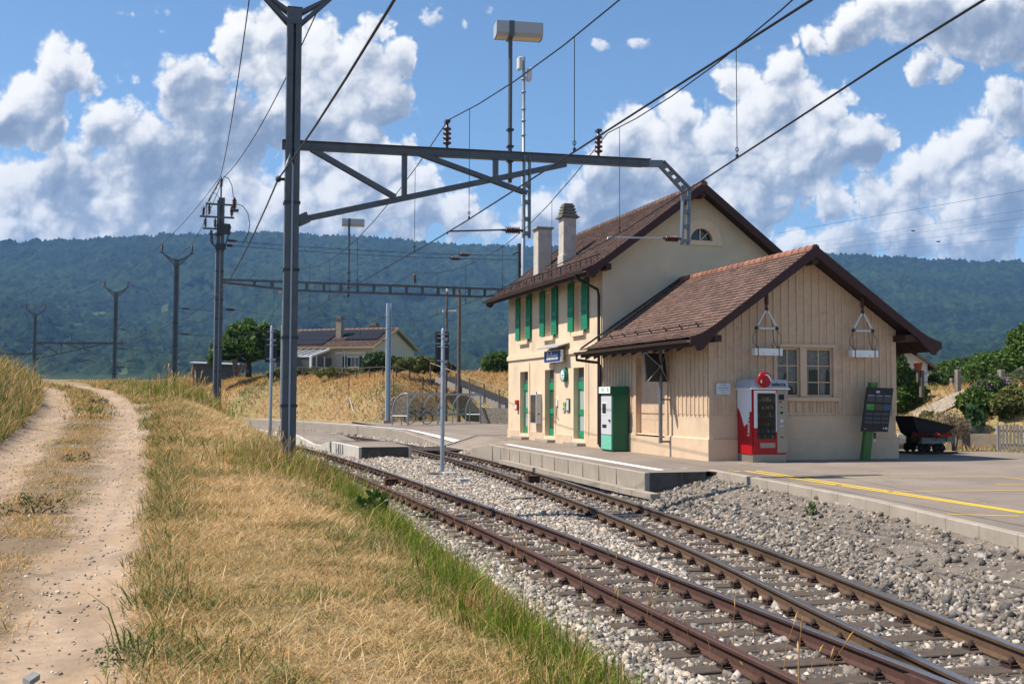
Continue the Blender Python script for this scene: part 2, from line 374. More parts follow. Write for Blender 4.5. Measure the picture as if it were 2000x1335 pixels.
# ============================================================ track lines and terrain
T1Y = [-60,-40,-28,-18.5,-9,0,6,13,22,31,36,45,60,80,100,120,160]; T1X = [-9.4,-8.8,-8.4,-8.16,-7.92,-7.98,-8.05,-8.28,-8.75,-9.5,-10.1,-11.6,-15.2,-21.5,-30,-40,-62]
T2Y = [-60,-40,-33,-28,-22,-18.5,-16.9,-12.5,-8.5,-5,-1.6,1.2,4.5,7.6,12.4,18,23,31,37,45,55,60,80,100,120,160]
T2X = [-9.4,-8.8,-8.5,-8.22,-7.5,-6.91,-6.68,-5.84,-5.28,-4.85,-4.5,-4.2,-3.9,-3.68,-3.5,-3.45,-3.7,-4.25,-4.85,-6.1,-8.5,-9.8,-16,-24.5,-34.5,-56]
def smooth_line(ys, xs):
    yy = np.arange(-60, 160.1, .5); x = np.interp(yy, ys, xs)
    k = np.exp(-np.linspace(-2, 2, 13)**2); k /= k.sum()
    xp = np.concatenate([np.full(6, x[0]), x, np.full(6, x[-1])]); return yy, np.convolve(xp, k, 'valid')
L1 = smooth_line(T1Y, T1X); L2 = smooth_line(T2Y, T2X)
t1 = lambda Y: np.interp(Y, *L1)
t2 = lambda Y: np.interp(Y, *L2)
KERB = [(-1.66,-3.3),(-1.80,-4.6),(-2.58,-10.53),(-3.6,-14.94),(-4.5,-19),(-5.4,-23),(-6.3,-27),(-7.2,-31),(-9.5,-45)]
KY = [p[1] for p in KERB][::-1]; KX = [p[0] for p in KERB][::-1]
def edge(Y):   # left limit of the paved side
    Y = np.asarray(Y, float); e = np.where(Y < -2.95, np.interp(Y, KY, KX), np.interp(Y, [-3.76, 2.24, 7.75, 10.9, 16], [-3.5, -3.24, -3.02, -2.86, -2.45]))
    return np.where(Y > 16, np.maximum(t2(Y)+1.35, -90), e)
FLAT = [(25,-48),(21,-9),(12.1,1.9),(9.6,5.0),(9.6,14),(11,27),(12,38),(8.9,45.9),(7.2,49.9),(4.6,49.7),(1.2,47.1),(-.9,46.2),(-4.2,56.7),(-6.25,61),(-9,65),(-13,75),(-20,92),(-30,112),(-52,160)]
def dist_right(X, Y):
    best = np.full(np.shape(X), 1e9)
    for (ax, ay), (bx, by) in zip(FLAT[:-1], FLAT[1:]):
        vx, vy = bx-ax, by-ay; t = np.clip(((X-ax)*vx+(Y-ay)*vy)/(vx*vx+vy*vy), 0, 1); q = np.hypot(X-ax-t*vx, Y-ay-t*vy); best = np.minimum(best, q)
    # outside = right of the boundary walking north
    bx = np.interp(Y, [-48,-9,1.9,5.0,14,27,38], [25,21,12.1,9.6,9.6,11,12]); out = (X > bx) & (Y < 38)
    yy = np.interp(X, [p[0] for p in FLAT[6:][::-1]], [p[1] for p in FLAT[6:][::-1]]); out |= (Y > yy) & (X > t1(Y)+3.5) & (Y >= 38) & (X < 12)
    out |= (X >= 12) & (Y >= 38)
    return np.where(out, best, 0)
ZPY = [-60,-26,-19,-11,-5.5,0,7.5,14,22,35,45,60,80,110]; ZPZ = [.2,.45,.5,.66,.93,1.2,1.68,1.98,2.34,2.8,3.05,3.4,3.75,3.9]
def path_mid(Y): return np.interp(Y, [-40,-19,-11,-5,7.5,23,40,60,90], [6.0,6.6,6.95,7.15,7.55,8.6,11.0,13.8,15.8])   # distance of the farm path left of track 1
def hz(X, Y):
    X = np.asarray(X, float); Y = np.asarray(Y, float); a, b, e = t1(Y), t2(Y), edge(Y); d = a-X
    zP = np.interp(Y, ZPY, ZPZ); pw = np.interp(Y, [-5, 12], [2.7, 1.7]); s = np.clip((d-1.55)/np.interp(Y, [-5, 15], [3.9, 3.6]), 0, 1)
    left = -.14+(zP+.14)*(1-(1-s)**pw)
    pm = path_mid(Y); left = left-.05*np.exp(-((d-pm+.85)/.42)**2)-.05*np.exp(-((d-pm-.85)/.42)**2)
    left = left+np.interp(Y, [-20, -8, 5, 30, 60], [.0, .2, .8, .8, .2])*sst(d, pm+1.1, pm+2.9)
    left = left+.05*(n2(X, Y, 1.3, 3, 5)-.5)*sst(d, 2, 4)
    u = X-a; gap = b-a
    mid = -.17+.09*np.exp(-((u-gap/2)/.75)**2)*sst(gap, 2.6, 3.8)
    top = np.where(Y < -2.95, .36, .02); r = np.clip((X-b-.85)/np.maximum(e-b-.85, .3), 0, 1)
    right = -.17+(top+.17)*r**np.where(Y < -2.95, .8, 1.)
    flat = np.where(Y > 15, np.where(X < e+.22, -.17, .40), np.where((Y > -2.95) & (X < e+.22), .02, .40)); flat = np.where((Y > 10.8) & (Y < 29) & (X < e+1.5), -.15, flat)
    z = np.where(d > 1.2, left, np.where(X < b+.85, mid, np.where(X < e, right, flat)))
    q = dist_right(X, Y); bk = sst(Y-.12*X, 27, 36); up = bk*3.72*(1-np.exp(-q/2.0))*np.clip(q/1.2, 0, 1)**.5+(1-bk)*2.12*sst(q, 1.4, 7.2)
    z = np.where(q > 0, .45+up+.12*(n2(X, Y, .7, 3, 9)-.5)*np.clip(q/2, 0, 1), z)
    far = sst(Y-.35*X, 105, 260); return z-far*5.
# ---- ground sheet
def spaced(segs):
    out = []
    for a, b, s in segs: out.append(np.arange(a, b, s))
    return np.concatenate(out+[[segs[-1][1]]])
gx = spaced([(-420,-120,30),(-120,-50,5),(-50,-20,.9),(-20,-9,.11),(-9,-1,.16),(-1,14,.5),(14,40,1.2),(40,120,5),(120,520,40)])
gy = spaced([(-260,-60,25),(-60,-28,2),(-28,6,.16),(6,30,.35),(30,75,.7),(75,150,2.5),(150,520,20)])
GX, GY = np.meshgrid(gx, gy); GZ = hz(GX, GY)
def zones(X, Y):
    """colour of the bare ground"""
    d = t1(Y)-X; pm = path_mid(Y); u = d-pm
    f1 = n2(X, Y, .9, 4, 1); f2 = n2(X, Y, 4., 4, 2); f3 = n2(X, Y, 14., 3, 3)
    C = np.zeros(X.shape+(3,))
    def lay(k, c):
        nonlocal C; k = k[..., None]; C = C*(1-k)+np.array(c)*k
    lay(np.ones_like(X), (.29, .205, .105)); lay(sst(f1, .45, .62)*.7, (.23, .165, .08)); lay(sst(f2, .5, .68)*.5, (.18, .135, .07))
    lay(sst(n2(X, Y, .45, 3, 21), .52, .66)*.5, (.13, .125, .045))
    w = .45*(f2-.5)+.25*(f3-.5)
    path = sst(1.47-np.abs(u)+w, -.18, .18)*(d > 1); lay(path, (.36, .245, .15))
    lay(path*sst(f2, .45, .75)*.55, (.25, .175, .115)); lay(path*sst(f3, .55, .8)*.35, (.42, .325, .235)); lay(path*sst(n2(X, Y*.3, 2.6, 4, 23), .50, .62)*.45, (.42, .31, .22)); lay(path*sst(n2(X*1.6, Y*.22, 3.5, 3, 27), .55, .66)*.45, (.225, .16, .11))
    ctr = sst(.50+w*1.2+.3*(f1-.5)-np.abs(u), -.2, .2)*path; lay(ctr*.85, (.185, .125, .07)); lay(ctr*sst(f3, .5, .7)*.5, (.13, .10, .05))
    bal = sst(1.85-d+.5*(f2-.5), -.12, .12)*(X < edge(Y)); lay(bal, (.095, .08, .068)); lay(bal*sst(f3, .5, .7)*.5, (.06, .05, .043))  # base under the stones coloured dark, as shade in the gaps between them
    strip = sst(X-edge(Y)+1.25+.6*(f1-.5), -.12, .12)*(X < edge(Y)+.1)*(Y < -3.9); lay(strip, (.185, .15, .118)); lay(strip*sst(f2, .48, .64)*.7, (.10, .082, .065))
    q = dist_right(X, Y); lay((q > 0)*1., (.31, .21, .10)); lay((q > 0)*sst(f1, .48, .62)*.6, (.26, .24, .09)); lay((q > 0)*sst(q, 13, 16)*.7, (.10, .125, .045))
    return np.clip(C, 0, 1)
GC = zones(GX, GY)
nx, ny = len(gx), len(gy); idx = np.arange(nx*ny).reshape(ny, nx)
GF = np.stack([idx[:-1,:-1], idx[:-1,1:], idx[1:,1:], idx[1:,:-1]], -1).reshape(-1, 4)
GROUND = mat('ground_soil', (1, 1, 1), .95, attr=True, var=.16, vscale=9, bump=.5, bscale=26)
ground = npmesh('ground', np.stack([GX, GY, GZ], -1).reshape(-1, 3), GF, GROUND, col=GC.reshape(-1, 3), smooth=True); tag(ground, kind='structure')

# ---- asphalt yard, platforms, kerb
def asphalt(name, c):
    m = bpy.data.materials.new(name); m.use_nodes = True; t = m.node_tree; t.nodes.clear(); h = NG(t); P = h.n('ShaderNodeTexCoord').outputs['Object']
    out = h.n('ShaderNodeOutputMaterial'); b = h.n('ShaderNodeBsdfPrincipled'); b.inputs['Roughness'].default_value = .9; b.inputs['Specular IOR Level'].default_value = .25
    a = h.noise(P, .5, 6, .65); k = h.noise(P, 55, 3, .6); l = h.noise(P, 3.5, 5, .6)
    cc = h.mix(h.rng(a, .35, .68), (*[x*.78 for x in c], 1), (*[x*1.16 for x in c], 1)); cc = h.mix(h.m('MULTIPLY', h.rng(l, .52, .7), .3), cc, (*[x*.72 for x in c], 1)); cc = h.mix(h.rng(k, .42, .62, 0, .38), cc, (*[x*.6 for x in c], 1))
    vo = h.n('ShaderNodeTexVoronoi', feature='DISTANCE_TO_EDGE'); h.put(vo.inputs['Vector'], h.v('ADD', P, h.v('SCALE', h.noise(P, 1.1, 4, .6, out=1), 1.6))); h.put(vo.inputs['Scale'], .42)
    crk = h.m('MULTIPLY', h.rng(vo.outputs['Distance'], .0, .011, 1, 0), h.rng(h.noise(P, .6, 2), .5, .6)); cc = h.mix(h.m('MULTIPLY', crk, .7), cc, (.05, .045, .04, 1))
    h.put(b.inputs['Base Color'], cc); bn = h.n('ShaderNodeBump'); bn.inputs['Strength'].default_value = .35; bn.inputs['Distance'].default_value = .01; t.links.new(k, bn.inputs['Height']); t.links.new(bn.outputs[0], b.inputs['Normal'])
    t.links.new(b.outputs[0], out.inputs[0]); return m
ASPH = asphalt('asphalt', (.265, .213, .170)); ASPH2 = asphalt('platform_asphalt', (.27, .22, .175))
def strip_mesh(name, ys, xl, xr, zl, zr, m):
    b = MB(); n = len(ys); vs = []
    for i, y in enumerate(ys): vs += [(xl[i], y, zl[i]), (xr[i], y, zr[i])]
    b.add(vs, [(2*i, 2*i+1, 2*i+3, 2*i+2) for i in range(n-1)], True); return b.build(name, m)
ys = np.concatenate([np.arange(-46, -3.3, 1.), np.arange(-3.3, 12, .8)]); e = np.where(ys < -3.3, np.interp(ys, KY, KX)-.02, -2.02)
xr_ = np.interp(ys, [-48,-9,1.9,5.0,14,27,42], [25,21,12.1,9.6,9.6,11,12])
yard = strip_mesh('yard', ys, e, xr_, [.5]*len(ys), [.5]*len(ys), ASPH); tag(yard, kind='structure')
ys = np.arange(11.2, 50.1, .8); e2 = np.maximum(edge(ys)+1.45, -2.02); xr_ = np.interp(ys, [5.0,14,27,42,50], [9.6,9.6,11,12,8])
e2 = np.minimum(e2, xr_-.5)
yb = strip_mesh('forecourt', ys, e2, np.where(ys > 40.2, np.maximum(np.interp(ys, [40.2, 44.9, 49.9], [.6, 4.3, 7.7]), xr_), xr_), [.496]*len(ys), [.496]*len(ys), ASPH); tag(yb, kind='structure')
# platform along the station: edge beam + surface
def platform(name, ys, xl, xr, z, zi, wall, thick=.14):
    b = MB(); n = len(ys); vs = []
    for i, y in enumerate(ys): vs += [(xl[i]+thick, y, z[i]+.004), (xr[i], y, zi[i]+.004)]
    b.add(vs, [(2*i, 2*i+1, 2*i+3, 2*i+2) for i in range(n-1)], False)
    b.cur = 1; vs = []
    for i, y in enumerate(ys): vs += [(xl[i]+.02, y, z[i]-wall), (xl[i], y, z[i]-.012), (xl[i]+.012, y, z[i]), (xl[i]+thick, y, z[i])]
    b.add(vs, [(4*i+4+k, 4*i+5+k, 4*i+1+k, 4*i+k) for i in range(n-1) for k in range(3)])
    return b
py = np.array([-3.76,-2,0,2.24,4,6,7.75,9.4,11.2,12.4,14.4,16.5,18.,19.5,21,23,25,27.5,30,34,38,42,46,50,54,57,60]); pz = np.interp(py, [11.2, 16.5, 20.5, 28], [.5, .06, .06, .5])
pe = np.where(py < -2.9, -3.5, edge(py)); pi = pe+1.5
pb = platform('platform', py, pe, pi, pz, np.full(len(py), .5), .75)
pb.cur = 2; pb.add([(pe[0]+.02, py[0], -.3), (-2.02, py[0], -.3), (-2.02, py[0], .5), (pe[0], py[0], .5)], [(0, 1, 2, 3)])
pb.cur = 1; pb.add([(-2.62, py[0]-.004, -.3), (-1.63, -3.1, -.3), (-1.63, -3.1, .5), (-2.62, py[0]-.004, .5)], [(0, 1, 2, 3)])
pb.add([(pe[0]-.004, py[0]-.006, -.3), (pe[0]+.11, py[0]-.006, -.3), (pe[0]+.11, py[0]-.006, .5), (pe[0]-.004, py[0]-.006, .5)], [(0, 1, 2, 3)])
pb.cur = 0; pb.add([(-2.05, -3.75, .502), (-1.63, -3.3, .502), (-1.63, -3.0, .502), (-2.05, -3.0, .502)], [(0, 1, 2, 3)])
plat = pb.build('platform', [ASPH2, CONC, CONC_D]); tag(plat, kind='structure')
jb = MB()
for y in np.arange(-3.2, 11, 1.25): jb.box((float(edge(max(y, -2.9)))-.004, y-.012, -.2), (float(edge(max(y, -2.9)))+.03, y+.012, .487))
jo = jb.build('platform_joints', CONC_D); tag(jo, kind='structure')
fb = MB(); 
for y0 in np.arange(-4.5, 8, 1.): fb.cbox((float(edge(max(y0+.5, -2.9)))-.12, y0+.5, .05), (.22, .98, .12))
tag(fb.build('platform_footing', CONC), kind='structure')
# middle platform between the two tracks
my = np.array([14.3,16,18.,20,21.,22.6,24.2,26,28.4,32,36,40,44,48,52,56,60]); mz = np.interp(my, [20.2, 22.6, 24.2, 28.4], [.3, .03, .03, .3])
mb_ = platform('p', my, t1(my)+1.42, t2(my)-1.48, mz, mz, .5)
mb_.cur = 1; vs = []
for i, y in enumerate(my): vs += [(t2(y)-1.48, y, mz[i]+.004), (t2(y)-1.48, y, -.3)]
mb_.add(vs, [(2*i, 2*i+1, 2*i+3, 2*i+2) for i in range(len(my)-1)])
a, b = float(t1(14.3)+1.42), float(t2(14.3)-1.48)
mb_.cur = 2; mb_.add([(a, 14.29, -.3), (b, 14.29, -.3), (b, 14.29, .3), (a, 14.29, .3)], [(0, 1, 2, 3)])
mb_.cur = 1; mb_.box((a-.005, 14.27, -.3), (a+.1, 14.31, .302)); mb_.box((b-.1, 14.27, -.3), (b+.005, 14.31, .302))
tag(mb_.build('island_platform', [ASPH2, CONC_L, CONC_D]), kind='structure')
db = MB()
for y, w in ((17.3, .25), (17.75, .12), (18.1, .3), (18.7, .14)): x = float(t1(y)+1.415); db.box((x-.004, y, -.25), (x+.01, y+w, .29))
tag(db.build('island_stains', mat('grey_stain', (.13, .14, .16), .9)), kind='structure')
# crossing planks over track 2 and track 1
cb = MB()
for y in np.arange(17.2, 20.6, .28):
    x = float(t2(y)); cb.box((x-.44, y, -.02), (x+.44, y+.26, .012)); cb.box((x+.62, y, -.02), (float(edge(y))-.02, y+.26, .012))
tag(cb.build('crossing_planks', mat('dark_plank', (.06, .04, .03), .9, var=.3)), kind='structure')
# kerb stones of the yard: one run of separate stones
kb = MB(); pts = [Vector((x, y, 0)) for x, y in KERB]
for p, q in zip(pts[:-1], pts[1:]):
    L = (q-p).length; n = max(1, round(L/1.0)); d = (q-p)/n
    for i in range(n): kb.bar(p+d*(i+.006)+Vector((0, 0, .38)), p+d*(i+.994)+Vector((0, 0, .38)), .16, .28)
k = kb.build('kerb', CONC, bevel=.012); tag(k, kind='structure')
# painted lines
YEL = mat('yellow_line', (.78, .50, .03), .7, var=.12, vscale=12, stain=(.45, .36, .2), stain_scale=7, stain_amt=.6); WHL = mat('white_line', (.80, .77, .72), .7, var=.06, vscale=12, stain=(.5, .45, .38), stain_scale=3, stain_amt=.3)
yl = MB()
def line(p, q, w, z=.504):
    p = Vector((*p, 0)); q = Vector((*q, 0)); d = (q-p).normalized(); s = Vector((d.y, -d.x, 0))*w/2; up = Vector((0, 0, z))
    yl.add([p-s+up, p+s+up, q+s+up, q-s+up], [(0, 1, 2, 3)])
def pl(a, b, w): line(AZ(*a, .504)[:2], AZ(*b, .504)[:2], w)
pl((1455, 919), (2000, 1001), .10); pl((1476, 918.5), (2060, 1008), .10)
pl((1565, 932), (1960, 930), .07); pl((1725, 959), (2060, 956), .07); pl((1543, 943), (1650, 947), .07); pl((1850, 1003), (1990, 1007), .07); pl((1945, 945), (2050, 946), .07); pl((1960, 931), (2060, 941), .07)
pl((1421, 918), (1446, 920), .12)
z_ = .5
pl((886, 838), (1010, 834), .12)
tag(yl.build('yellow_markings', YEL), kind='structure')
wl = MB(); ys = np.concatenate([np.arange(-3.1, 11, .7), [11.]]); vs = []
for y in ys: x = float(edge(max(y, -2.9))); vs += [(x+.52, y, .51), (x+.80, y, .51)]
wl.add(vs, [(2*i, 2*i+1, 2*i+3, 2*i+2) for i in range(len(ys)-1)])
wl.add([(-2.98, -3.2, .51), (-2.7, -3.1, .51), (-1.9, -2.55, .51), (-1.95, -2.65, .51)], [(0, 1, 2, 3)])
ys = np.arange(20.5, 60, 1.); vs = []
for y in ys: x = float(edge(y)); z = float(np.interp(y, [20.5, 28], [.06, .5])); vs += [(x+.45, y, z+(.5-z)*.3+.014), (x+.72, y, z+(.5-z)*.48+.014)]
wl.add(vs, [(2*i, 2*i+1, 2*i+3, 2*i+2) for i in range(len(ys)-1)])
tag(wl.build('white_markings', WHL), kind='structure')
# ---- wooded hills: terrain with crowns of trees as relief
def hills():
    naz, nt_ = 1000, 430
    px = np.linspace(-420, 2420, naz)
    ridge = np.interp(px, [-420,0,100,200,300,400,480,560,600,700,800,900,1000,1300,1640,1750,1900,2000,2420], [482,474,471,466,461,456,453,455,459,463,470,478,481,487,498,504,511,513,522])
    rays = np.array([[*ray(x, 700)] for x in px]); az = np.arctan2(rays[:, 0], rays[:, 1])
    tl = np.linspace(0, 1, nt_)
    AZ_, TT = np.meshgrid(az, tl); PX, _ = np.meshgrid(px, tl); RR, _ = np.meshgrid(ridge, tl)
    dist = 1500+2600*TT**1.1+900*(n2(AZ_*11+TT*1.5, TT*2.2, 1, 4, 31, .55)-.5)*np.sin(math.pi*TT)**.6
    cosv = np.cos(AZ_-YAW); forward = dist*cosv
    yb = 741-(PX-1000)*(-.0); ang = (yb+(RR-yb)*(TT**.92)); ang = ang+14*(n2(AZ_*26, TT*7, 1, 4, 33)-.5)*np.sin(math.pi*TT)
    hor = 779.4+(PX-1000)*ROLL
    Z = CAM[2]+forward*(hor-ang)/FPX
    X = CAM[0]+np.sin(AZ_)*dist; Y = CAM[1]+np.cos(AZ_)*dist
    crown = (n2(X, Y, 1/70., 2, 34)-.5)*14+(n2(X, Y, 1/26., 2, 35)-.5)*20+(n2(X, Y, 1/12., 2, 36)-.5)*19; sp = lattice(np.arange(X.size).reshape(X.shape), np.zeros(X.shape, int), 77)
    edge_ = sst(TT, .965, .99); crown = crown*(1-edge_*.3)+edge_*(sp**3)*13
    meadow = np.zeros(X.shape)
    PY = ang
    for (mx, my, rx, ry) in ((320,602,9,9),(240,728,10,4),(190,612,16,3),(150,633,20,2.5),(75,733,14,3)):
        meadow = np.maximum(meadow, sst(1-np.hypot((PX-mx)/rx, (PY-my)/ry)+.5*(n2(X, Y, 1/60., 3, 40)-.5), 0, .2))
    base = .35*sst(TT, .035, .015); meadow = np.maximum(meadow, base)
    Z = Z+crown*(1-meadow)*sst(TT, .01, .05)
    f = n2(X, Y, 1/240., 4, 41); f2 = n2(X, Y, 1/15., 3, 42)
    a = np.array([.010, .020, .012]); b = np.array([.020, .036, .015]); c = np.array([.005, .011, .009])
    k = sst(f, .38, .62)[..., None]; C = a*(1-k)+b*k; k = (sst(f2, .5, .7)*.8)[..., None]; C = C*(1-k)+c*k; k = (sst(f2, .42, .3)*.5)[..., None]; C = C*(1-k)+np.array([.034, .054, .019])*k
    k = meadow[..., None]; C = C*(1-k)+np.array([.07, .09, .035])*k
    # back slope
    Xb = CAM[0]+np.sin(az)*5600; Yb = CAM[1]+np.cos(az)*5600; V = np.concatenate([np.stack([X, Y, Z], -1).reshape(-1, 3), np.stack([Xb, Yb, np.full(naz, 60.)], -1)])
    C = np.concatenate([C.reshape(-1, 3), np.tile([.03, .05, .02], (naz, 1))])
    # skirt: plain between the cutting and the hills
    idx = np.arange(naz*(nt_+1)).reshape(nt_+1, naz); F = np.stack([idx[:-1,:-1], idx[:-1,1:], idx[1:,1:], idx[1:,:-1]], -1).reshape(-1, 4)
    m = mat('forest', (1, 1, 1), .95, attr=True, spec=.05)
    o = npmesh('hills', V, F, m, col=C); tag(o, kind='structure')
    # plain
    r0 = np.array([330, 600, 1000, 1500.]); A2, R2_ = np.meshgrid(az, r0); zz = np.interp(R2_, [330, 600, 1000, 1500], [-3, 2, 14, 25.]); zz[-1] = Z[0]+.5
    rr = R2_.copy(); rr[-1] = dist[0]+4
    V = np.stack([CAM[0]+np.sin(A2)*rr, CAM[1]+np.cos(A2)*rr, zz], -1).reshape(-1, 3)
    idx = np.arange(naz*4).reshape(4, naz); F = np.stack([idx[:-1,:-1], idx[:-1,1:], idx[1:,1:], idx[1:,:-1]], -1).reshape(-1, 4)
    tag(npmesh('fields', V, F, mat('field_grass', (.045, .065, .03), .95, var=.3, vscale=.02)), kind='structure')
    return X, Y, Z, PX, PY
HILL = hills()
# ---- haze: one closed box of even, thin air
def haze():
    b = MB().box((-6500, -600, -8), (6500, 7000, 900)); o = b.build('haze', [])
    m = bpy.data.materials.new('air'); m.use_nodes = True; t = m.node_tree; t.nodes.clear(); h = NG(t); out = h.n('ShaderNodeOutputMaterial'); v = h.n('ShaderNodeVolumePrincipled')
    h.put(v.inputs['Color'], (.27, .55, 1., 1)); v.inputs['Density'].default_value = HAZE; v.inputs['Anisotropy'].default_value = .0
    t.links.new(v.outputs[0], out.inputs['Volume']); o.data.materials.append(m); tag(o, kind='stuff')
HAZE = .000085
haze()
# ============================================================ tracks
RAILHEAD = mat('rail_steel', (.23, .22, .22), .32, .75, var=.15, vscale=20)
RAILRUST = mat('rail_rust_ochre', (.105, .062, .036), .85, var=.22, vscale=14, stain=(.05, .03, .022), stain_scale=5, stain_amt=.5)
RAILRED = mat('rail_rust_red', (.078, .037, .028), .85, var=.25, vscale=14, stain=(.06, .035, .025), stain_scale=5, stain_amt=.5)
HEADRED = mat('rail_head_rusty', (.11, .058, .042), .5, .3, var=.2, vscale=20)
CLIP = mat('clip_rust', (.042, .024, .018), .85, var=.4, vscale=40)
SLEEPER = mat('sleeper_wood', (.095, .070, .054), .95, var=.35, vscale=16, bump=.4, bscale=30, stain=(.06, .045, .036), stain_scale=6, stain_amt=.7)
def rail(name, line, off, y0, y1, parent, head, headm):
    prof = [(-.062,-.158),(-.062,-.147),(-.012,-.128),(-.009,-.05),(-.034,-.035),(-.036,-.008),(-.027,0),(.027,0),(.036,-.008),(.034,-.035),(.009,-.05),(.012,-.128),(.062,-.147),(.062,-.158)]
    ys = np.arange(y0, y1+.01, .8); n = len(prof); b = MB(); vs = []
    for y in ys:
        dx = float(line(y+.2)-line(y-.2))/.4; s = math.sqrt(1+dx*dx); nx, ny = 1/s, -dx/s; x = float(line(y))
        vs += [(x+(off+px)*nx, y+(off+px)*ny, pz) for px, pz in prof]
    k = len(vs); b.v = vs
    for i in range(len(ys)-1):
        for j in range(n-1):
            b.f.append((i*n+j, (i+1)*n+j, (i+1)*n+j+1, i*n+j+1)); b.mi.append(1 if j in (5, 6, 7) else 0); b.sm.append(False); b.c.append(None)
    for i in (0, len(ys)-1): b.f.append(tuple(range(i*n, i*n+n))); b.mi.append(0); b.sm.append(False); b.c.append(None)
    return b.build(name, [head, headm], parent)
def clip_mesh():
    b = MB(); b.box((-.17, -.075, -.165), (.17, .075, -.150))
    for s in (-1, 1):
        b.box((s*.115-.045, -.06, -.15), (s*.115+.045, .06, -.132)); b.lathe([(.020, -.14), (.020, -.07), (.0, -.066)], (s*.10, 0, 0), 6); b.lathe([(.034, -.112), (.034, -.092), (.02, -.088)], (s*.10, 0, 0), 6)
        pts = [(s*.055, 0, -.142)]+[(s*(.10+.035*math.cos(a)), .0, -.128+.038*math.sin(a)) for a in np.linspace(2.4, .2, 5)]
        b.bar((s*.06, 0, -.125), (s*.145, 0, -.118), .05, .018); b.tube([(s*.15, -.045, -.14), (s*.152, -.045, -.108), (s*.152, .045, -.108), (s*.15, .045, -.14)], .011, 5)
    return b
def make_track(label, line, y0, y1, ys, longs, red, group='railway tracks at the station'):
    T = thing('railway_track', label, 'railway track', (float(line(-4)), -4, 0), 0, group)
    for off, nm in ((-.53, 0), (.53, 1)):
        r = rail('rail', line, off, y0, y1, T, RAILRED if red and nm == 0 else (RAILRED if red else RAILRUST), HEADRED if red and nm == 0 else RAILHEAD)
        if red and nm == 0: r['label'] = 'dull red rusty rail'
    first = None; cl = None
    for i, (y, x0, x1, offs) in enumerate(ys):
        b = MB(); rr = random.Random(i*7+3); zt = -.150+rr.uniform(-.010, .004); w = rr.uniform(.105, .125)
        rot = Matrix.Rotation(rr.uniform(-.02, .02)-math.atan(float(line(y+.5)-line(y-.5))), 3, 'Z')
        n = 4; L = x1-x0
        b.cbox(((x0+x1)/2, y, zt-.07), (L, 2*w, .14), rot)
        s = b.build('sleeper', SLEEPER, T, bevel=.008 if y < 0 else 0)
        for ox in offs:
            if cl is None: c = clip_mesh().build('rail_fastening', CLIP, s, local=True); cl = c
            else: c = cl.copy(); COL.objects.link(c); c.parent = s
            dx = float(line(y+.3)-line(y-.3))/.6; c.location = (ox-T.location.x, y-T.location.y, 0); c.rotation_euler = (0, 0, -math.atan(dx))
    return T
ys1 = []; yv = -21.5
while yv < 37.5:
    x = float(t1(yv)); gap = float(t2(yv))-x
    if yv < -14.6: ys1.append((yv, x-.95, float(t2(yv))+.95, (x-.53, x+.53, x+.53+max(0, gap-1.06), x+.53+gap) if gap > 1.35 else (x-.53, x+.53, x+.53+gap)))
    else: ys1.append((yv, x-.93, x+.93, (x-.53, x+.53)))
    yv += .61 if yv < 12 else .64
make_track('nearer railway track with a dull red left rail', t1, -48, 150, ys1[:100], 0, True)
ys2 = []; yv = -14.3
while yv < 45:
    x = float(t2(yv)); 
    if not 17.0 < yv < 20.7: ys2.append((yv, x-.93, x+.93, (x-.53, x+.53)))
    yv += .61
make_track('farther ochre railed track along the station platform', t2, -48, 150, ys2[:100], 0, False)
# fish plates where the rails are jointed, check rail at the crossing
cb = MB(); cb.bar((float(t1(-21.5))+.38, -21.5, -.06), (float(t1(-18.4))+.38, -18.3, -.06), .05, .12); o = cb.build('check_rail', RAILRED); tag(o, 'short red check rail beside the track crossing', 'check rail')
SL = ys1+ys2
# ---- ballast: crushed stones
def scatter(n, x0, x1, y0, y1, keep):
    X = rng.uniform(x0, x1, n); Y = rng.uniform(y0, y1, n); k = keep(X, Y); return X[k], Y[k]
CUBE = np.array([[x, y, z] for z in (-1, 1) for x, y in ((-1,-1),(1,-1),(1,1),(-1,1))], float)
CF = np.array([(0,3,2,1),(4,5,6,7),(0,1,5,4),(1,2,6,5),(2,3,7,6),(3,0,4,7)])
def stones(name, X, Y, size, m, pal, zoff=0., flat=.66, kind='stuff', jit=.5):
    n = len(X); Z = hz(X, Y)+zoff; V = CUBE[None]*(1+rng.uniform(-jit*1.3, jit, (n, 8, 3)))*np.array([1, .75, flat])
    V[:, 4:, :2] *= rng.uniform(.3, .95, (n, 1, 1))
    q = rng.normal(size=(n, 4)); q[:, 1:3] *= .85; q /= np.linalg.norm(q, axis=1, keepdims=True); w, x, y, z = q.T
    Rm = np.stack([1-2*(y*y+z*z), 2*(x*y-w*z), 2*(x*z+w*y), 2*(x*y+w*z), 1-2*(x*x+z*z), 2*(y*z-w*x), 2*(x*z-w*y), 2*(y*z+w*x), 1-2*(x*x+y*y)], -1).reshape(n, 3, 3)
    s = (np.asarray(size)*np.exp(rng.normal(0, .28, n)))[:, None, None]*.5
    V = np.einsum('nij,nkj->nki', Rm, V)*s+np.stack([X, Y, Z], -1)[:, None, :]
    F = (CF[None]+8*np.arange(n)[:, None, None]).reshape(-1, 4); pal = np.array(pal); c = pal[rng.integers(0, len(pal), n)]*rng.uniform(.5, 1.35, (n, 1)); C = np.repeat(c, 8, 0)
    o = npmesh(name, V.reshape(-1, 3), F, m, col=C); tag(o, kind=kind); return o
STONE = mat('crushed_stone', (1, 1, 1), .9, attr=True, var=.15, vscale=60)
def on_sleeper(X, Y):
    k = np.zeros(X.shape, bool)
    for y, a, b, _ in SL: k |= (np.abs(Y-y) < .135) & (X > a) & (X < b)
    return k
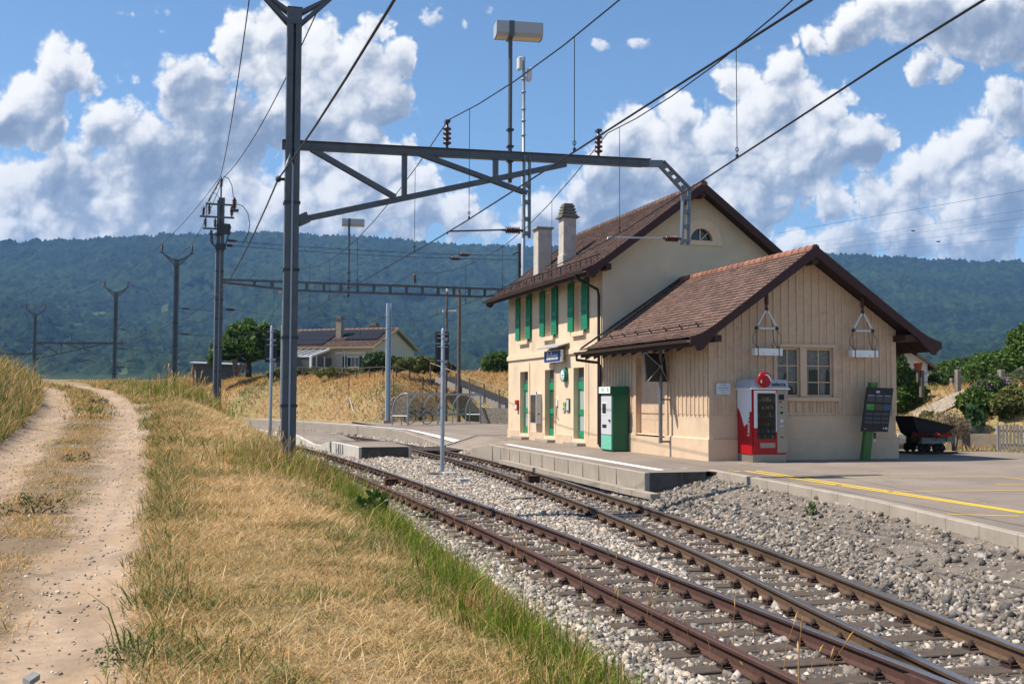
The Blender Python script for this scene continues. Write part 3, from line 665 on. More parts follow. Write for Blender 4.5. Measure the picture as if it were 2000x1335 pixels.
def depth(X, Y): return (X-CAM[0])*sy_+(Y-CAM[1])*cy_
def bkeep(X, Y):
    d = t1(Y)-X; e = edge(Y); f = n2(X, Y, 4., 3, 2)-.5
    k = (d < 1.78+.5*f) & (X < e-.03)
    k &= ~((X > e-1.25-.6*(n2(X, Y, .9, 4, 1)-.5)+.2*f) & (Y < -3.9) & (rng.random(X.shape) > .10))
    for L in (t1, t2):
        for o in (-.53, .53): k &= np.abs(X-L(Y)-o) > .075
    isl = (X > t1(Y)+1.4) & (X < t2(Y)-1.46) & (Y > 14.2); k &= ~isl
    k &= ~((Y > 17.1) & (Y < 20.6) & (X > t2(Y)-.46) & (X < e))
    return k & ~(on_sleeper(X, Y) & (rng.random(X.shape) > .05))
PAL = [(.40,.345,.285),(.32,.28,.24),(.47,.41,.345),(.25,.225,.20),(.42,.33,.25),(.17,.155,.145),(.54,.48,.41),(.34,.265,.195)]
PALR = [(.25,.205,.17),(.20,.165,.135),(.30,.25,.20),(.16,.13,.105),(.28,.215,.155),(.34,.30,.255)]
PALD = [(.25,.215,.18),(.20,.175,.155),(.31,.27,.23),(.145,.13,.12),(.29,.23,.175),(.095,.09,.085),(.38,.34,.29),(.21,.165,.125)]
def ballast(name, n, x0, x1, y0, y1, size):
    X, Y = scatter(n, x0, x1, y0, y1, bkeep); near = np.minimum(np.abs(X-t1(Y)), np.abs(X-t2(Y))) < .95
    mixp = near & (rng.random(X.shape) < .75); Zj = rng.uniform(-.042, .002, len(X))
    right = (X > t2(Y)+.8) & (Y < -2.5); A_ = ~mixp & ~right; B_ = ~mixp & right; stones(name, X[A_], Y[A_], size, STONE, PAL, Zj[A_])
    if B_.sum() > 50: stones(name+'_grey', X[B_], Y[B_], size*1.12, STONE, PALD, Zj[B_]+rng.uniform(-.015, .03, B_.sum())); stones(name+'_rusty', X[mixp], Y[mixp], size*.92, STONE, PALR, Zj[mixp]-.012)
ballast('ballast', 105000, -10.3, -2.2, -22, -8, .054)
ballast('ballast_middle', 95000, -10.2, -1.6, -8, 8, .060)
ballast('ballast_far', 70000, -11.6, -1.5, 8, 34, .075)
ballast('ballast_distant', 16000, -15, -3, 34, 62, .13)
# ============================================================ station house
def roof_slope(b, y0, y1, xe, ze, xr, zr, tw=.17, tl=.165, kick=.0, pal=((.145,.075,.052),(.115,.062,.046),(.17,.09,.062),(.095,.055,.043),(.13,.07,.055)), seed=1):
    """tiles laid in courses from the eave (xe, ze) to the ridge (xr, zr), running along Y; every tile a face with its own tone"""
    rr = random.Random(seed); L = math.hypot(xr-xe, zr-ze); n = round(L/tl); m = round((y1-y0)/tw); nx, nz = -(zr-ze)/L*(1 if xr > xe else -1), abs(xr-xe)/L
    def pt(s, h):
        k = s/n; x = xe+(xr-xe)*k; z = ze+(zr-ze)*k
        if kick: z += kick*max(0, 1-k*5)**2
        return x+nx*h, z+nz*h
    for i in range(n):
        xa, za = pt(i-.08, .030); xb, zb = pt(i+1, .004); xc, zc = pt(i-.08, .008)
        for j in range(m):
            h = rr.uniform(-.004, .006); ya = y0+(y1-y0)*(j+(.5 if i % 2 else 0)*.0)/m; yb = y0+(y1-y0)*(j+1)/m; c = rr.choice(pal); k = rr.uniform(.8, 1.2); c = tuple(q*k for q in c)
            o = .012; pa = (xa+nx*h, ya, za+nz*h); pm = (xa+nx*(h-o), (ya+yb)/2, za+nz*(h-o)); pb = (xa+nx*h, yb, za+nz*h); qa = (xb, ya, zb); qm = (xb-nx*o, (ya+yb)/2, zb-nz*o); qb = (xb, yb, zb)
            b.add([pa, pm, pb, qa, qm, qb, (xc, ya, zc), (xc-nx*o, (ya+yb)/2, zc-nz*o), (xc, yb, zc)], [(0, 1, 4, 3), (1, 2, 5, 4), (6, 7, 1, 0), (7, 8, 2, 1)], col=c)
def ridge_tiles(b, y0, y1, x, z, col=(.22,.10,.065), r=.11, seg=.34):
    rr = random.Random(5); n = round((y1-y0)/seg)
    for i in range(n):
        ya, yb = y0+(y1-y0)*i/n, y0+(y1-y0)*(i+1.06)/n; k = rr.uniform(.75, 1.25); c = tuple(q*k for q in col); vs = []
        for y, rr_ in ((ya, r*1.12), (yb, r*.95)): vs += [(x+rr_*math.cos(a), y, z+rr_*math.sin(a)) for a in np.linspace(-.35, math.pi+.35, 8)]
        b.add(vs, [(j, j+1, j+9, j+8) for j in range(7)], True, col=c)
        b.add(vs[:8], [tuple(range(8))], col=c)
def slab(b, y0, y1, xe, ze, xr, zr, th=.12):
    b.prism([(xe, y0, ze), (xr, y0, zr), (xr, y0, zr-th*1.25), (xe, y0, ze-th)], (0, y1-y0, 0))
HOUSE = thing('station_house', 'two storey cream station house with green shutters and green doors', 'station building', (3.45, 12.8, .5))
HX = 6.9; HY0, HY1 = 7.49, 18.2; HRX = 3.45
slope_h = .745; HZR = 9.35; HEX0 = -.78; HEZ0 = HZR-slope_h*(HRX-HEX0); HEX1 = HX+.78
wt = HZR-.17-slope_h*HRX     # top of the wall at the facade
WINS = [(15.97, '3'), (12.83, '2'), (9.65, '1')]; DOORS = [15.95, 12.80, 9.66]
hol = [(y-.40, y+.40, 4.46, 6.12) for y, _ in WINS]+[(y-.52, y+.52, .72, 3.2) for y in DOORS]
b = MB(); b.holed((0, 0, 0), (0, 1, 0), (0, 0, 1), (1, 0, 0), (HY0, HY1, .3, wt), hol, .24)
b.build('facade_wall', STUCCO, HOUSE)
# gable wall towards the viewer with its half round window
gxc, gz0, gr = 3.62, 7.50, .42
b = MB(); arc = [(gxc+gr*math.cos(a), gz0+gr*math.sin(a)) for a in np.linspace(0, math.pi, 15)]
zg = lambda x: HZR-.17-slope_h*abs(x-HRX)
poly = [(0, .3), (gxc+gr, .3), (gxc+gr, gz0)]
b.add([(0, HY0, .3), (HX, HY0, .3), (HX, HY0, zg(HX)), (gxc+gr, HY0, gz0), (gxc-gr, HY0, gz0), (0, HY0, wt)], [(0, 1, 2, 3, 4, 5)])
up_r = [(p[0], HY0, p[1]) for p in arc[:8]]; up_l = [(p[0], HY0, p[1]) for p in arc[7:]]
b.add([(HX, HY0, zg(HX)), (HRX, HY0, zg(HRX))]+up_r[::-1], [tuple(range(2+len(up_r)))])
b.add([(HRX, HY0, zg(HRX)), (0, HY0, wt)]+up_l[::-1], [tuple(range(2+len(up_l)))])
for p, q in zip(arc[:-1], arc[1:]): b.add([(p[0], HY0, p[1]), (q[0], HY0, q[1]), (q[0], HY0+.2, q[1]), (p[0], HY0+.2, p[1])], [(0, 1, 2, 3)])
b.add([(gxc-gr, HY0, gz0), (gxc+gr, HY0, gz0), (gxc+gr, HY0+.2, gz0), (gxc-gr, HY0+.2, gz0)], [(0, 1, 2, 3)])
b.build('gable_wall', STUCCO_G, HOUSE)
b = MB(); b.add([(HX, HY0, .3), (HX, HY1, .3), (HX, HY1, zg(HX)), (HX, HY0, zg(HX))], [(0, 1, 2, 3)])
b.add([(0, HY1, .3), (HX, HY1, .3), (HX, HY1, zg(HX)), (HRX, HY1, zg(HRX)), (0, HY1, wt)], [(4, 3, 2, 1, 0)]); b.build('rear_wall', STUCCO_G, HOUSE)
# attic window
w = MB(); 
w.prism([(gxc+r*math.cos(a), HY0-.025, gz0+r*math.sin(a)) for r, A in ((.74, np.linspace(0, math.pi, 17)), (gr-.005, np.linspace(math.pi, 0, 17))) for a in A], (0, .03, 0))
w.box((gxc-.76, HY0-.045, gz0-.16), (gxc+.76, HY0+.01, gz0-.003))
aw = w.build('attic_window', TRIM, HOUSE)
w = MB(); w.add([(gxc+.415*math.cos(a), HY0+.14, gz0+.415*math.sin(a)) for a in np.linspace(0, math.pi, 15)], [tuple(range(15))[::-1]]); w.build('pane', GLASS, aw)
w = MB(); w.box((gxc-.02, HY0+.10, gz0), (gxc+.02, HY0+.135, gz0+.41)); w.bar((gxc, HY0+.12, gz0), (gxc+.29, HY0+.12, gz0+.29), .025, .03); w.box((gxc-.4, HY0+.10, gz0), (gxc+.4, HY0+.135, gz0+.03)); w.build('glazing_bar', TRIM, aw)
# quoins of the plinth, string course
segs = []; ds = sorted([(y-.52-.16, y+.52+.16) for y in DOORS]); cur = HY0-.0
for a_, c_ in ds: segs.append((cur, a_)); cur = c_
segs.append((cur, HY1+.03))
for a_, c_ in segs: MB().box((-.035, a_, .3), (.003, c_, .82)).build('plinth', PLINTH, HOUSE)
b = MB(); b.box((-.06, HY0, 3.70), (.003, HY1+.06, 3.86)); b.box((-.035, HY0, 3.86), (.003, HY1+.04, 3.90)); b.build('string_course', TRIM, HOUSE)
# windows with surrounds, sills, frames, panes
for y, _ in WINS:
    f = MB(); f.box((-.028, y-.64, 4.44), (.003, y-.405, 6.14)); f.box((-.028, y+.405, 4.44), (.003, y+.64, 6.14)); f.box((-.03, y-.64, 6.14), (.003, y+.64, 6.37))
    wd = f.build('window', TRIM, HOUSE)
    s = MB(); s.box((-.10, y-.62, 4.30), (.003, y+.62, 4.455)); s.build('sill', TRIM, wd)
    g_ = MB(); g_.add([(.20, y-.4, 4.46), (.20, y+.4, 4.46), (.20, y+.4, 6.12), (.20, y-.4, 6.12)], [(3, 2, 1, 0)]); g_.build('pane', GLASS, wd)
    fr = MB(); 
    for a_, c_ in ((-.4, -.34), (-.03, .03), (.34, .4)): fr.box((.15, y+a_, 4.46), (.19, y+c_, 6.12))
    for z in (4.46, 5.1, 5.65, 6.06): fr.box((.155, y-.34, z), (.185, y+.34, z+.045))
    fr.build('frame', WHITE, wd)
    for s_ in (-1, 1):
        yc = y+s_*.70; h = MB(); h.box((-.085, yc-.265, 4.49), (-.045, yc+.265, 6.22))
        for z0, z1 in ((4.57, 5.2), (5.32, 6.14)):
            nl = int((z1-z0)/.055)
            for k in range(nl): h.cbox((-.087, yc, z0+.03+k*.055), (.018, .40, .045), Matrix.Rotation(.5, 3, 'Y'))
        for yy in (-.235, .235): h.box((-.097, yc+yy-.03, 4.49), (-.0855, yc+yy+.03, 6.22))
        for zz in (4.49, 5.21, 6.14): h.box((-.096, yc-.2, zz), (-.0855, yc+.2, zz+.08))
        sh_ = h.build('shutter', GREEN, HOUSE)
        k = MB(); 
        for z in (4.75, 5.95): k.box((-.045, yc-s_*.25-.02, z), (.0, yc-s_*.25+.02, z+.05))
        k.bar((-.06, yc, 4.40), (-.06, yc, 4.52), .03); k.build('hinge', BLACKP, sh_)
# doors
for i, y in enumerate(DOORS):
    f = MB(); f.box((-.02, y-.68, .5), (.003, y-.525, 3.2)); f.box((-.02, y+.525, .5), (.003, y+.68, 3.2)); f.box((-.022, y-.68, 3.2), (.003, y+.68, 3.42)); f.box((-.022, y-.68, .5), (.20, y+.68, .715))
    f.build('door_surround', TRIM, HOUSE)
    d = MB()
    for a_, c_ in ((-.52, -.44), (.44, .52)): d.box((.17, y+a_, .73), (.23, y+c_, 2.86))
    d.box((.165, y-.44, .73), (.23, y+.44, 1.0)); d.box((.165, y-.44, 1.55), (.23, y+.44, 1.75)); d.box((.15, y-.52, 2.45), (.23, y+.52, 2.72))
    dr = d.build('door', GREEN, HOUSE)
    p = MB(); p.box((.195, y-.44, 1.0), (.21, y+.44, 1.55)); p.box((.195, y-.44, 1.75), (.21, y+.44, 2.45)); p.build('pane', FROST if i != 1 else mat('brown_glass', (.10, .075, .055), .2), dr)
    q = MB(); q.box((.19, y-.52, 2.72), (.205, y+.52, 3.2)); q.build('transom', mat('transom_glass', (.10, .11, .12), .15), dr)
    k = MB(); k.tube([(.16, y-.47, 1.72), (.10, y-.47, 1.72), (.10, y-.36, 1.72)], .014, 6); k.build('handle', BLACKP, dr)
    s = MB(); s.box((-.36, y-.72, .49), (-.0, y+.70, .61)); s.build('doorstep', CONC, HOUSE, bevel=.01)
# roof
b = MB(); roof_slope(b, HY0-.55, HY1+.95, HEX0, HEZ0, HRX, HZR, kick=.10, seed=2, pal=((.115,.066,.05),(.095,.056,.045),(.13,.075,.056),(.08,.05,.042),(.10,.06,.05)))
roof_slope(b, HY0-.55, HY1+.95, HEX1, HZR-slope_h*(HEX1-HRX), HRX, HZR, kick=.10, seed=3); ridge_tiles(b, HY0-.57, HY1+.95, HRX, HZR-.02, col=(.15,.085,.065))
rf = b.build('roof', TILE, HOUSE)
b = MB(); slab(b, HY0-.5, HY1+.9, HEX0+.03, HEZ0-.0, HRX, HZR-.012); slab(b, HY0-.5, HY1+.9, HEX1-.03, HZR-slope_h*(HEX1-HRX)-.0, HRX, HZR-.012); b.build('soffit', SOFFIT, HOUSE)
for y in (HY0-.56, HY1+.90):
    b = MB()
    for s_, xe in ((-1, HEX0), (1, HEX1)):
        ze = HEZ0+.06; e_ = Vector((xe, y, ze)); r_ = Vector((HRX, y, HZR)); m_ = e_.lerp(r_, .12); m_.z -= .045
        b.prism([e_+Vector((0,0,.03)), m_+Vector((0,0,.03)), r_+Vector((0,0,.05)), r_+Vector((0,0,-.27)), m_+Vector((0,0,-.25)), e_+Vector((-s_*.30,0,-.20)), e_+Vector((-s_*.22,0,-.24)), e_+Vector((-s_*.05,0,-.16))], (0, .045, 0))
    b.build('barge_board', FASCIA, HOUSE)
for x in (.02, HX-.02): MB().box((x-.09, HY0-.52, zg(x)-.30), (x+.09, HY0, zg(x)-.10)).build('purlin_end', FASCIA, HOUSE)
MB().box((HRX-.1, HY0-.52, zg(HRX)-.26), (HRX+.1, HY0, zg(HRX)-.02)).build('purlin_end', FASCIA, HOUSE)
def gutter(b, y0, y1, x, z, r=.075, n=8):
    A = np.linspace(math.pi, 2*math.pi, n); vs = [(x+r*math.cos(a), y, z+r*math.sin(a)) for y in (y0, y1) for a in A]
    b.add(vs, [(i, i+1, n+i+1, n+i) for i in range(n-1)], True); b.add([(x+(r-.006)*math.cos(a), y, z+(r-.006)*math.sin(a)+.002) for y in (y0, y1) for a in A], [(n+i, n+i+1, i+1, i) for i in range(n-1)], True)
    for y in np.arange(y0+.3, y1, .62): b.bar((x-r-.004, y, z-.05), (x-r-.004, y, z+.012), .02, .01); b.bar((x, y, z-r-.004), (x+r*1.7, y, z-.02), .02, .008)
b = MB(); gutter(b, HY0-.5, HY1+.9, HEX0-.06, HEZ0+.06); b.build('gutter', GUTTER, HOUSE)
b = MB(); b.tube([(HEX0-.06, HY0+.30, HEZ0-.01), (HEX0-.02, HY0+.24, HEZ0-.13), (-.12, HY0+.12, 5.72), (-.09, HY0+.10, 5.50), (-.09, HY0+.10, .62)], .05, 10); b.build('downpipe', PIPE, HOUSE)
# snow guards
b = MB()
for k_ in (.11, .16):
    x = HEX0+(HRX-HEX0)*k_; z = HEZ0+slope_h*(x-HEX0)
    b.tube([(x-.05, HY0-.2, z+.16), (x-.05, HY1+.7, z+.16)], .014, 5, False)
for y in np.arange(HY0+.1, HY1+.6, 1.0):
    x = HEX0+(HRX-HEX0)*.11; z = HEZ0+slope_h*(x-HEX0); b.bar((x-.05, y, z), (x-.05, y, z+.24), .03, .03); x = HEX0+(HRX-HEX0)*.16; z = HEZ0+slope_h*(x-HEX0); b.bar((x-.05, y, z), (x-.05, y, z+.2), .025)
b.build('snow_guard', PIPE, HOUSE)
# chimneys
CHIM = mat('chimney_render', (.52, .47, .40), .9, var=.1, vscale=4, bump=.15, stain=(.16, .13, .11), stain_scale=3, stain_amt=.45)
zr = lambda x: HZR-slope_h*abs(x-HRX)
x, y = .80, 16.1
c = MB(); c.box((x-.29, y-.3, zr(x)-.4), (x+.29, y+.3, 9.02)); ch = c.build('chimney', CHIM, HOUSE, bevel=.015)
c = MB(); c.box((x-.37, y-.38, 9.02), (x+.37, y+.38, 9.11)); c.build('chimney_cap', mat('slab_grey', (.30, .29, .28), .85, var=.15), ch, bevel=.01)
x, y = .78, 13.05
c = MB(); c.box((x-.26, y-.28, zr(x)-.4), (x+.26, y+.28, 9.0)); c.box((x-.29, y-.31, zr(x)-.2), (x+.29, y+.31, zr(x)+.22)); ch = c.build('chimney', CHIM, HOUSE, bevel=.015)
c = MB(); c.box((x-.36, y-.38, 9.0), (x+.36, y+.38, 9.06))
for k in range(4): s_ = .27-.025*k; c.box((x-s_-.03, y-s_-.03, 9.07+k*.115), (x+s_+.03, y+s_+.03, 9.14+k*.115)); c.box((x-s_+.03, y-s_+.03, 9.14+k*.115), (x+s_-.03, y+s_-.03, 9.19+k*.115))
c.box((x-.18, y-.18, 9.5), (x+.18, y+.18, 9.56)); c.build('chimney_cap', mat('chimney_lead', (.17, .15, .13), .9, var=.3, vscale=12, stain=(.3, .28, .2), stain_scale=9, stain_amt=.5), ch)
# small fittings of the facade that cannot be lifted off
b = MB(); b.box((-.03, 12.05, 1.25), (.0, 12.25, 2.1)); b.tube([(-.03, 12.22, 1.3), (-.035, 12.22, 3.9)], .012, 5); b.tube([(-.03, 15.2, .6), (-.035, 15.2, 3.55)], .012, 5); b.tube([(-.03, 8.7, .6), (-.035, 8.7, 3.6)], .012, 5); b.build('cable', mat('cream_cable', (.40, .32, .22), .8), HOUSE)

# ============================================================ goods shed
SHED = thing('goods_shed', 'low board clad goods shed in front of the station house', 'goods shed', (2.86, 3.75, .5))
SX = 5.72; SC = 2.86; SY0, SY1 = 0., 7.47; SZR = 6.14; ss = .715; SEX0 = -.80; SEX1 = 6.75; SEZ0 = SZR-ss*(SC-SEX0); ssr = .672; SEZ1 = SZR-ssr*(SEX1-SC)
sg = lambda x: SZR-.16-(ss*(SC-x) if x < SC else ssr*(x-SC))
dy0, dy1 = 2.62, 4.66
b = MB()   # lower stucco wall and plinth
b.holed((0, 0, 0), (0, 1, 0), (0, 0, 1), (1, 0, 0), (SY0, SY1, .3, 1.70), [(dy0, dy1, 1.06, 1.70)], .3, (1,))
b.add([(0, 0, .3), (SX, 0, .3), (SX, 0, 1.70), (0, 0, 1.70)], [(0, 1, 2, 3)]); b.add([(SX, 0, .3), (SX, SY1, .3), (SX, SY1, sg(SX)), (SX, 0, sg(SX))], [(0, 1, 2, 3)])
b.build('lower_wall', PLINTH, SHED)
b = MB(); b.box((-.05, -.05, .3), (.0, SY1, 1.06)); b.box((0, -.05, .3), (SX+.05, .0, 1.06)); b.prism([(-.05, -.05, 1.06), (-.05, SY1, 1.06), (.0, SY1, 1.085), (.0, 0, 1.085)], (0, 0, .002)); b.build('plinth', PLINTH, SHED)
# cladding: boards with battens, facade side
b = MB(); b.holed((-.012, 0, 0), (0, 1, 0), (0, 0, 1), (1, 0, 0), (SY0, SY1, 1.70, sg(0)+.02), [(dy0, dy1, 1.70, 3.36)], .3, (3,))
b.add([(-.012, 0, 1.70), (-.012, SY1, 1.70), (.02, SY1, 1.66), (.02, 0, 1.66)], [(0, 1, 2, 3)])
# window opening in the gable
wx0, wx1, wz0, wz1 = 2.0, 3.72, 2.18, 3.50
for rect in ((0, wx0, 1.70, sg(0)), (wx0, wx1, 1.70, wz0), (wx1, SX, 1.70, sg(0)), ):
    b.add([(rect[0], -.012, rect[2]), (rect[1], -.012, rect[2]), (rect[1], -.012, min(rect[3], 9)), (rect[0], -.012, min(rect[3], 9))], [(0, 1, 2, 3)])
b.add([(wx0, -.012, wz1), (wx1, -.012, wz1), (wx1, -.012, sg(0)), (wx0, -.012, sg(0))], [(0, 1, 2, 3)])
b.add([(0, -.012, sg(0)), (SX, -.012, sg(0)), (SX, -.012, sg(SX)), (SC, -.012, sg(SC))], [(0, 1, 2, 3)])
b.add([(0, -.012, 1.70), (SX, -.012, 1.70), (SX, .02, 1.66), (0, .02, 1.66)], [(3, 2, 1, 0)])
b.cur = 1; bw = .235
for k in range(int(SX/bw)+1):
    x = .055+k*bw+(.0 if k else .0); top = sg(x)-.01
    for z0, z1 in (((1.68, wz0-.14), (wz1+.08, top)) if wx0-.12 < x < wx1+.12 else ((1.68, top),)):
        if k == 0: b.box((-.014, -.034, z0), (.12, -.0125, z1))
        elif x < SX-.14: b.box((x-.027, -.036, z0), (x+.027, -.0125, z1))
b.box((SX-.14, -.034, 1.68), (SX+.014, -.0125, sg(SX)))
bw = .25
for k in range(int(SY1/bw)+1):
    y = .06+k*bw; top = sg(0)-.01
    if dy0-.15 < y < dy1+.15: continue
    b.box((-.036, y-.027, 1.68), (-.0125, y+.027, top))
b.build('cladding', [BOARD, BATTEN], SHED)
# loading door
f = MB(); f.box((-.045, dy0-.17, .98), (.0, dy0, 3.36)); f.box((-.045, dy1, .98), (.0, dy1+.17, 3.36)); f.box((-.05, dy0-.17, 3.36), (.0, dy1+.17, 3.52)); f.build('door_surround', BATTEN, SHED)
f = MB(); f.box((.12, dy0, 1.06), (.2, (dy0+dy1)/2-.006, 3.36)); f.box((.12, (dy0+dy1)/2+.006, 1.06), (.2, dy1, 3.36)); dd = f.build('loading_door', BOARD, SHED)
f = MB(); f.box((.10, (dy0+dy1)/2-.09, 2.0), (.12, (dy0+dy1)/2+.0, 2.06)); f.box((-.05, dy0, 1.02), (.12, dy1, 1.065)); f.build('door_fitting', BATTEN, dd)
# window of the gable: frame, two casements, bars, panes, lace curtains
f = MB(); f.box((wx0-.10, -.06, wz0-.11), (wx0, .03, wz1+.02)); f.box((wx1, -.06, wz0-.11), (wx1+.10, .03, wz1+.02)); f.box((wx0-.12, -.075, wz1+.02), (wx1+.12, .03, wz1+.10)); f.box((2.70, -.055, wz0), (2.90, .05, wz1+.02)); wd = f.build('window', BATTEN, SHED)
f = MB(); f.box((wx0-.16, -.11, wz0-.11), (wx1+.16, .03, wz0-.01)); f.build('sill', BATTEN, wd)
f = MB()
for a_, c_ in ((wx0, 2.70), (2.90, wx1)):
    f.box((a_, .03, wz0), (a_+.05, .07, wz1)); f.box((c_-.05, .03, wz0), (c_, .07, wz1)); f.box((a_+.05, .03, wz1-.05), (c_-.05, .07, wz1)); f.box((a_+.05, .03, wz0), (c_-.05, .07, wz0+.06))
    m_ = (a_+c_)/2; f.box((m_-.015, .035, wz0+.06), (m_+.015, .065, wz1-.05))
    for z in (2.58, 3.02): f.box((a_+.05, .036, z-.014), (c_-.05, .064, z+.014))
f.build('frame', BATTEN, wd)
f = MB(); f.add([(wx0, .05, wz0), (wx1, .05, wz0), (wx1, .05, wz1), (wx0, .05, wz1)], [(0, 1, 2, 3)]); f.build('pane', glassmat('clear_glass', (.05, .06, .06), .04, .35), wd)
f = MB()
def curtain(f, x0, x1, lo, seed):
    rr = random.Random(seed); n = 22; vs = []
    for i in range(n+1):
        x = x0+(x1-x0)*i/n; w_ = .025*math.sin(i*1.9+seed)+.012*math.sin(i*3.7); vs += [(x, .13+w_, lo(i/n)+rr.uniform(-.02, .02)), (x, .13+w_, wz1)]
    f.add(vs, [(2*i, 2*i+2, 2*i+3, 2*i+1) for i in range(n)], True)
curtain(f, wx0, 2.70, lambda t: 2.75-.25*math.sin(t*7)-.5*(t > .55)*(t < .95)-(.25 if t < .18 else 0), 3); curtain(f, 2.90, wx1, lambda t: 2.2 if t < .22 or .62 < t < .86 else 2.92, 5); f.build('curtain', CURTAIN, wd)
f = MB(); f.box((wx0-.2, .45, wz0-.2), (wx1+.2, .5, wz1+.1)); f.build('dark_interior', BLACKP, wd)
f = MB()
f.box((wx0-.1, -.03, 1.70), (wx1+.1, -.0125, 1.76))
for x in np.arange(wx0-.05, wx1+.2, .215): f.box((x-.02, -.04, 1.76), (x+.02, -.0125, wz0-.12))
f.build('window_apron', BATTEN, wd)
# roof of the shed
pal = ((.165,.095,.072),(.145,.085,.066),(.185,.108,.082),(.125,.076,.062),(.16,.104,.084))
b = MB(); roof_slope(b, -.62, SY1, SEX0, SEZ0, SC, SZR, kick=.16, seed=11, pal=pal); roof_slope(b, -.62, SY1, SEX1, SEZ1, SC, SZR, kick=.16, seed=12, pal=pal)
ridge_tiles(b, -.60, SY1, SC, SZR-.02, col=(.27,.12,.078)); b.build('roof', TILE, SHED)
b = MB(); slab(b, -.56, SY1, SEX0+.03, SEZ0+.02, SC, SZR-.012, .10); slab(b, -.56, SY1, SEX1-.03, SEZ1+.02, SC, SZR-.012, .10)
for x in np.arange(-.4, 1.6, .42): 
    z = SEZ0+ss*(x-SEX0)-.14; b.box((x-.04, -.54, z-.10), (x+.04, 0, z)) if x < .1 else None
for y in np.arange(.3, SY1, .75):
    b.prism([(SEX0+.06, y, SEZ0-.06), (0, y, sg(0)-.01), (0, y, sg(0)-.13), (SEX0+.06, y, SEZ0-.16)], (0, .09, 0)); b.prism([(SEX1-.06, y, SEZ1-.06), (SX, y, sg(SX)-.01), (SX, y, sg(SX)-.13), (SEX1-.06, y, SEZ1-.16)], (0, .09, 0))
b.build('soffit', SOFFIT, SHED)
b = MB()
for s_, xe, ze in ((-1, SEX0, SEZ0+.12), (1, SEX1, SEZ1+.12)):
    e_ = Vector((xe, -.63, ze)); r_ = Vector((SC, -.63, SZR)); m_ = e_.lerp(r_, .2); m_.z -= .115; m2 = e_.lerp(r_, .1); m2.z -= .085
    b.prism([e_+Vector((s_*.03,0,.03)), m2+Vector((0,0,.03)), m_+Vector((0,0,.03)), r_+Vector((0,0,.06)), r_+Vector((0,0,-.24)), m_+Vector((0,0,-.21)), e_+Vector((-s_*.36,0,-.22)), e_+Vector((-s_*.27,0,-.30)), e_+Vector((-s_*.16,0,-.30)), e_+Vector((-s_*.14,0,-.22)), e_+Vector((-s_*.06,0,-.15)), e_+Vector((s_*.03,0,-.13))], (0, .05, 0))
b.build('barge_board', FASCIA, SHED)
for x in (-.02, SX+.02): MB().box((x-.10, -.57, sg(x)-.33), (x+(.32 if x > 1 else .10), -.0, sg(x)-.16)).build('purlin_end', FASCIA, SHED)
MB().box((SC-.10, -.57, sg(SC)-.26), (SC+.10, 0, sg(SC)-.04)).build('purlin_end', FASCIA, SHED)
b = MB(); gutter(b, -.58, SY1+.2, SEX0-.07, SEZ0+.10, .08); b.build('gutter', GUTTER, SHED)
b = MB(); b.tube([(SEX0-.07, SY1+.1, SEZ0+.03), (SEX0-.07, SY1+.12, SEZ0-.14), (-.36, SY1+.10, SEZ0-.20), (-.14, SY1+.02, SEZ0-.22), (-.10, SY1-.02, SEZ0-.34), (-.10, SY1-.02, .55)], .05, 10); b.build('downpipe', PIPE, SHED)
b = MB()
x = SEX0+.62; z = SEZ0+ss*.62
b.tube([(x, .0, z+.13), (x, SY1-.2, z+.13)], .016, 5, False)
for y in np.arange(.35, SY1, 1.0): b.bar((x+.10, y, z+.05), (x-.02, y, z+.17), .03, .03)
b.tube([(SEX1-.75, -.1, SEZ1+ssr*.75+.12), (SEX1-.75, 6, SEZ1+ssr*.75+.12)], .016, 5); b.build('snow_guard', PIPE, SHED)
b = MB()   # lead flashing against the house
b.prism([(SEX0+.02, SY1-.09, SEZ0+.19), (SC, SY1-.09, SZR+.06), (SC, SY1-.09, SZR+.11), (SEX0+.02, SY1-.09, SEZ0+.25)], (0, .1, 0)); b.build('flashing', STEEL_D, SHED)
# ============================================================ masts, gantries, wires
def insulator(b, p, q, r=.085, n=5, core=.035):
    p, q = Vector(p), Vector(q); L = (q-p).length; rot = (q-p).to_track_quat('Z', 'Y').to_matrix(); prof = [(core*.8, 0), (core*.8, L*.12)]
    for i in range(n):
        z = L*(.15+.7*i/n); h = L*.7/n; prof += [(core, z), (r, z+h*.30), (r*.92, z+h*.55), (core, z+h*.7)]
    prof += [(core, L*.86), (core*.7, L*.88), (core*.7, L)]
    b.lathe(prof, p, 10, rot)
def column(b, x, y, z0, z1, w=.27, dpt=.24, gap=.045, solid=None):
    for s in (-1, 1):
        xc = x+s*(gap/2+(w-gap)/4); ww = (w-gap)/2
        b.box((xc-ww/2, y-dpt/2, z0), (xc-ww/2+.012, y+dpt/2, z1)) if s < 0 else b.box((xc+ww/2-.012, y-dpt/2, z0), (xc+ww/2, y+dpt/2, z1))
        b.box((xc-ww/2+(.012 if s < 0 else 0), y-dpt/2, z0), (xc+ww/2-(0 if s < 0 else .012), y-dpt/2+.014, z1)); b.box((xc-ww/2+(.012 if s < 0 else 0), y+dpt/2-.014, z0), (xc+ww/2-(0 if s < 0 else .012), y+dpt/2, z1))
    b.box((x-gap/2, y-.02, z0), (x+gap/2, y+.02, z1))
def collar(b, x, y, z, w=.31, dpt=.28):
    b.box((x-w/2, y-dpt/2, z-.025), (x+w/2, y+dpt/2, z+.025))
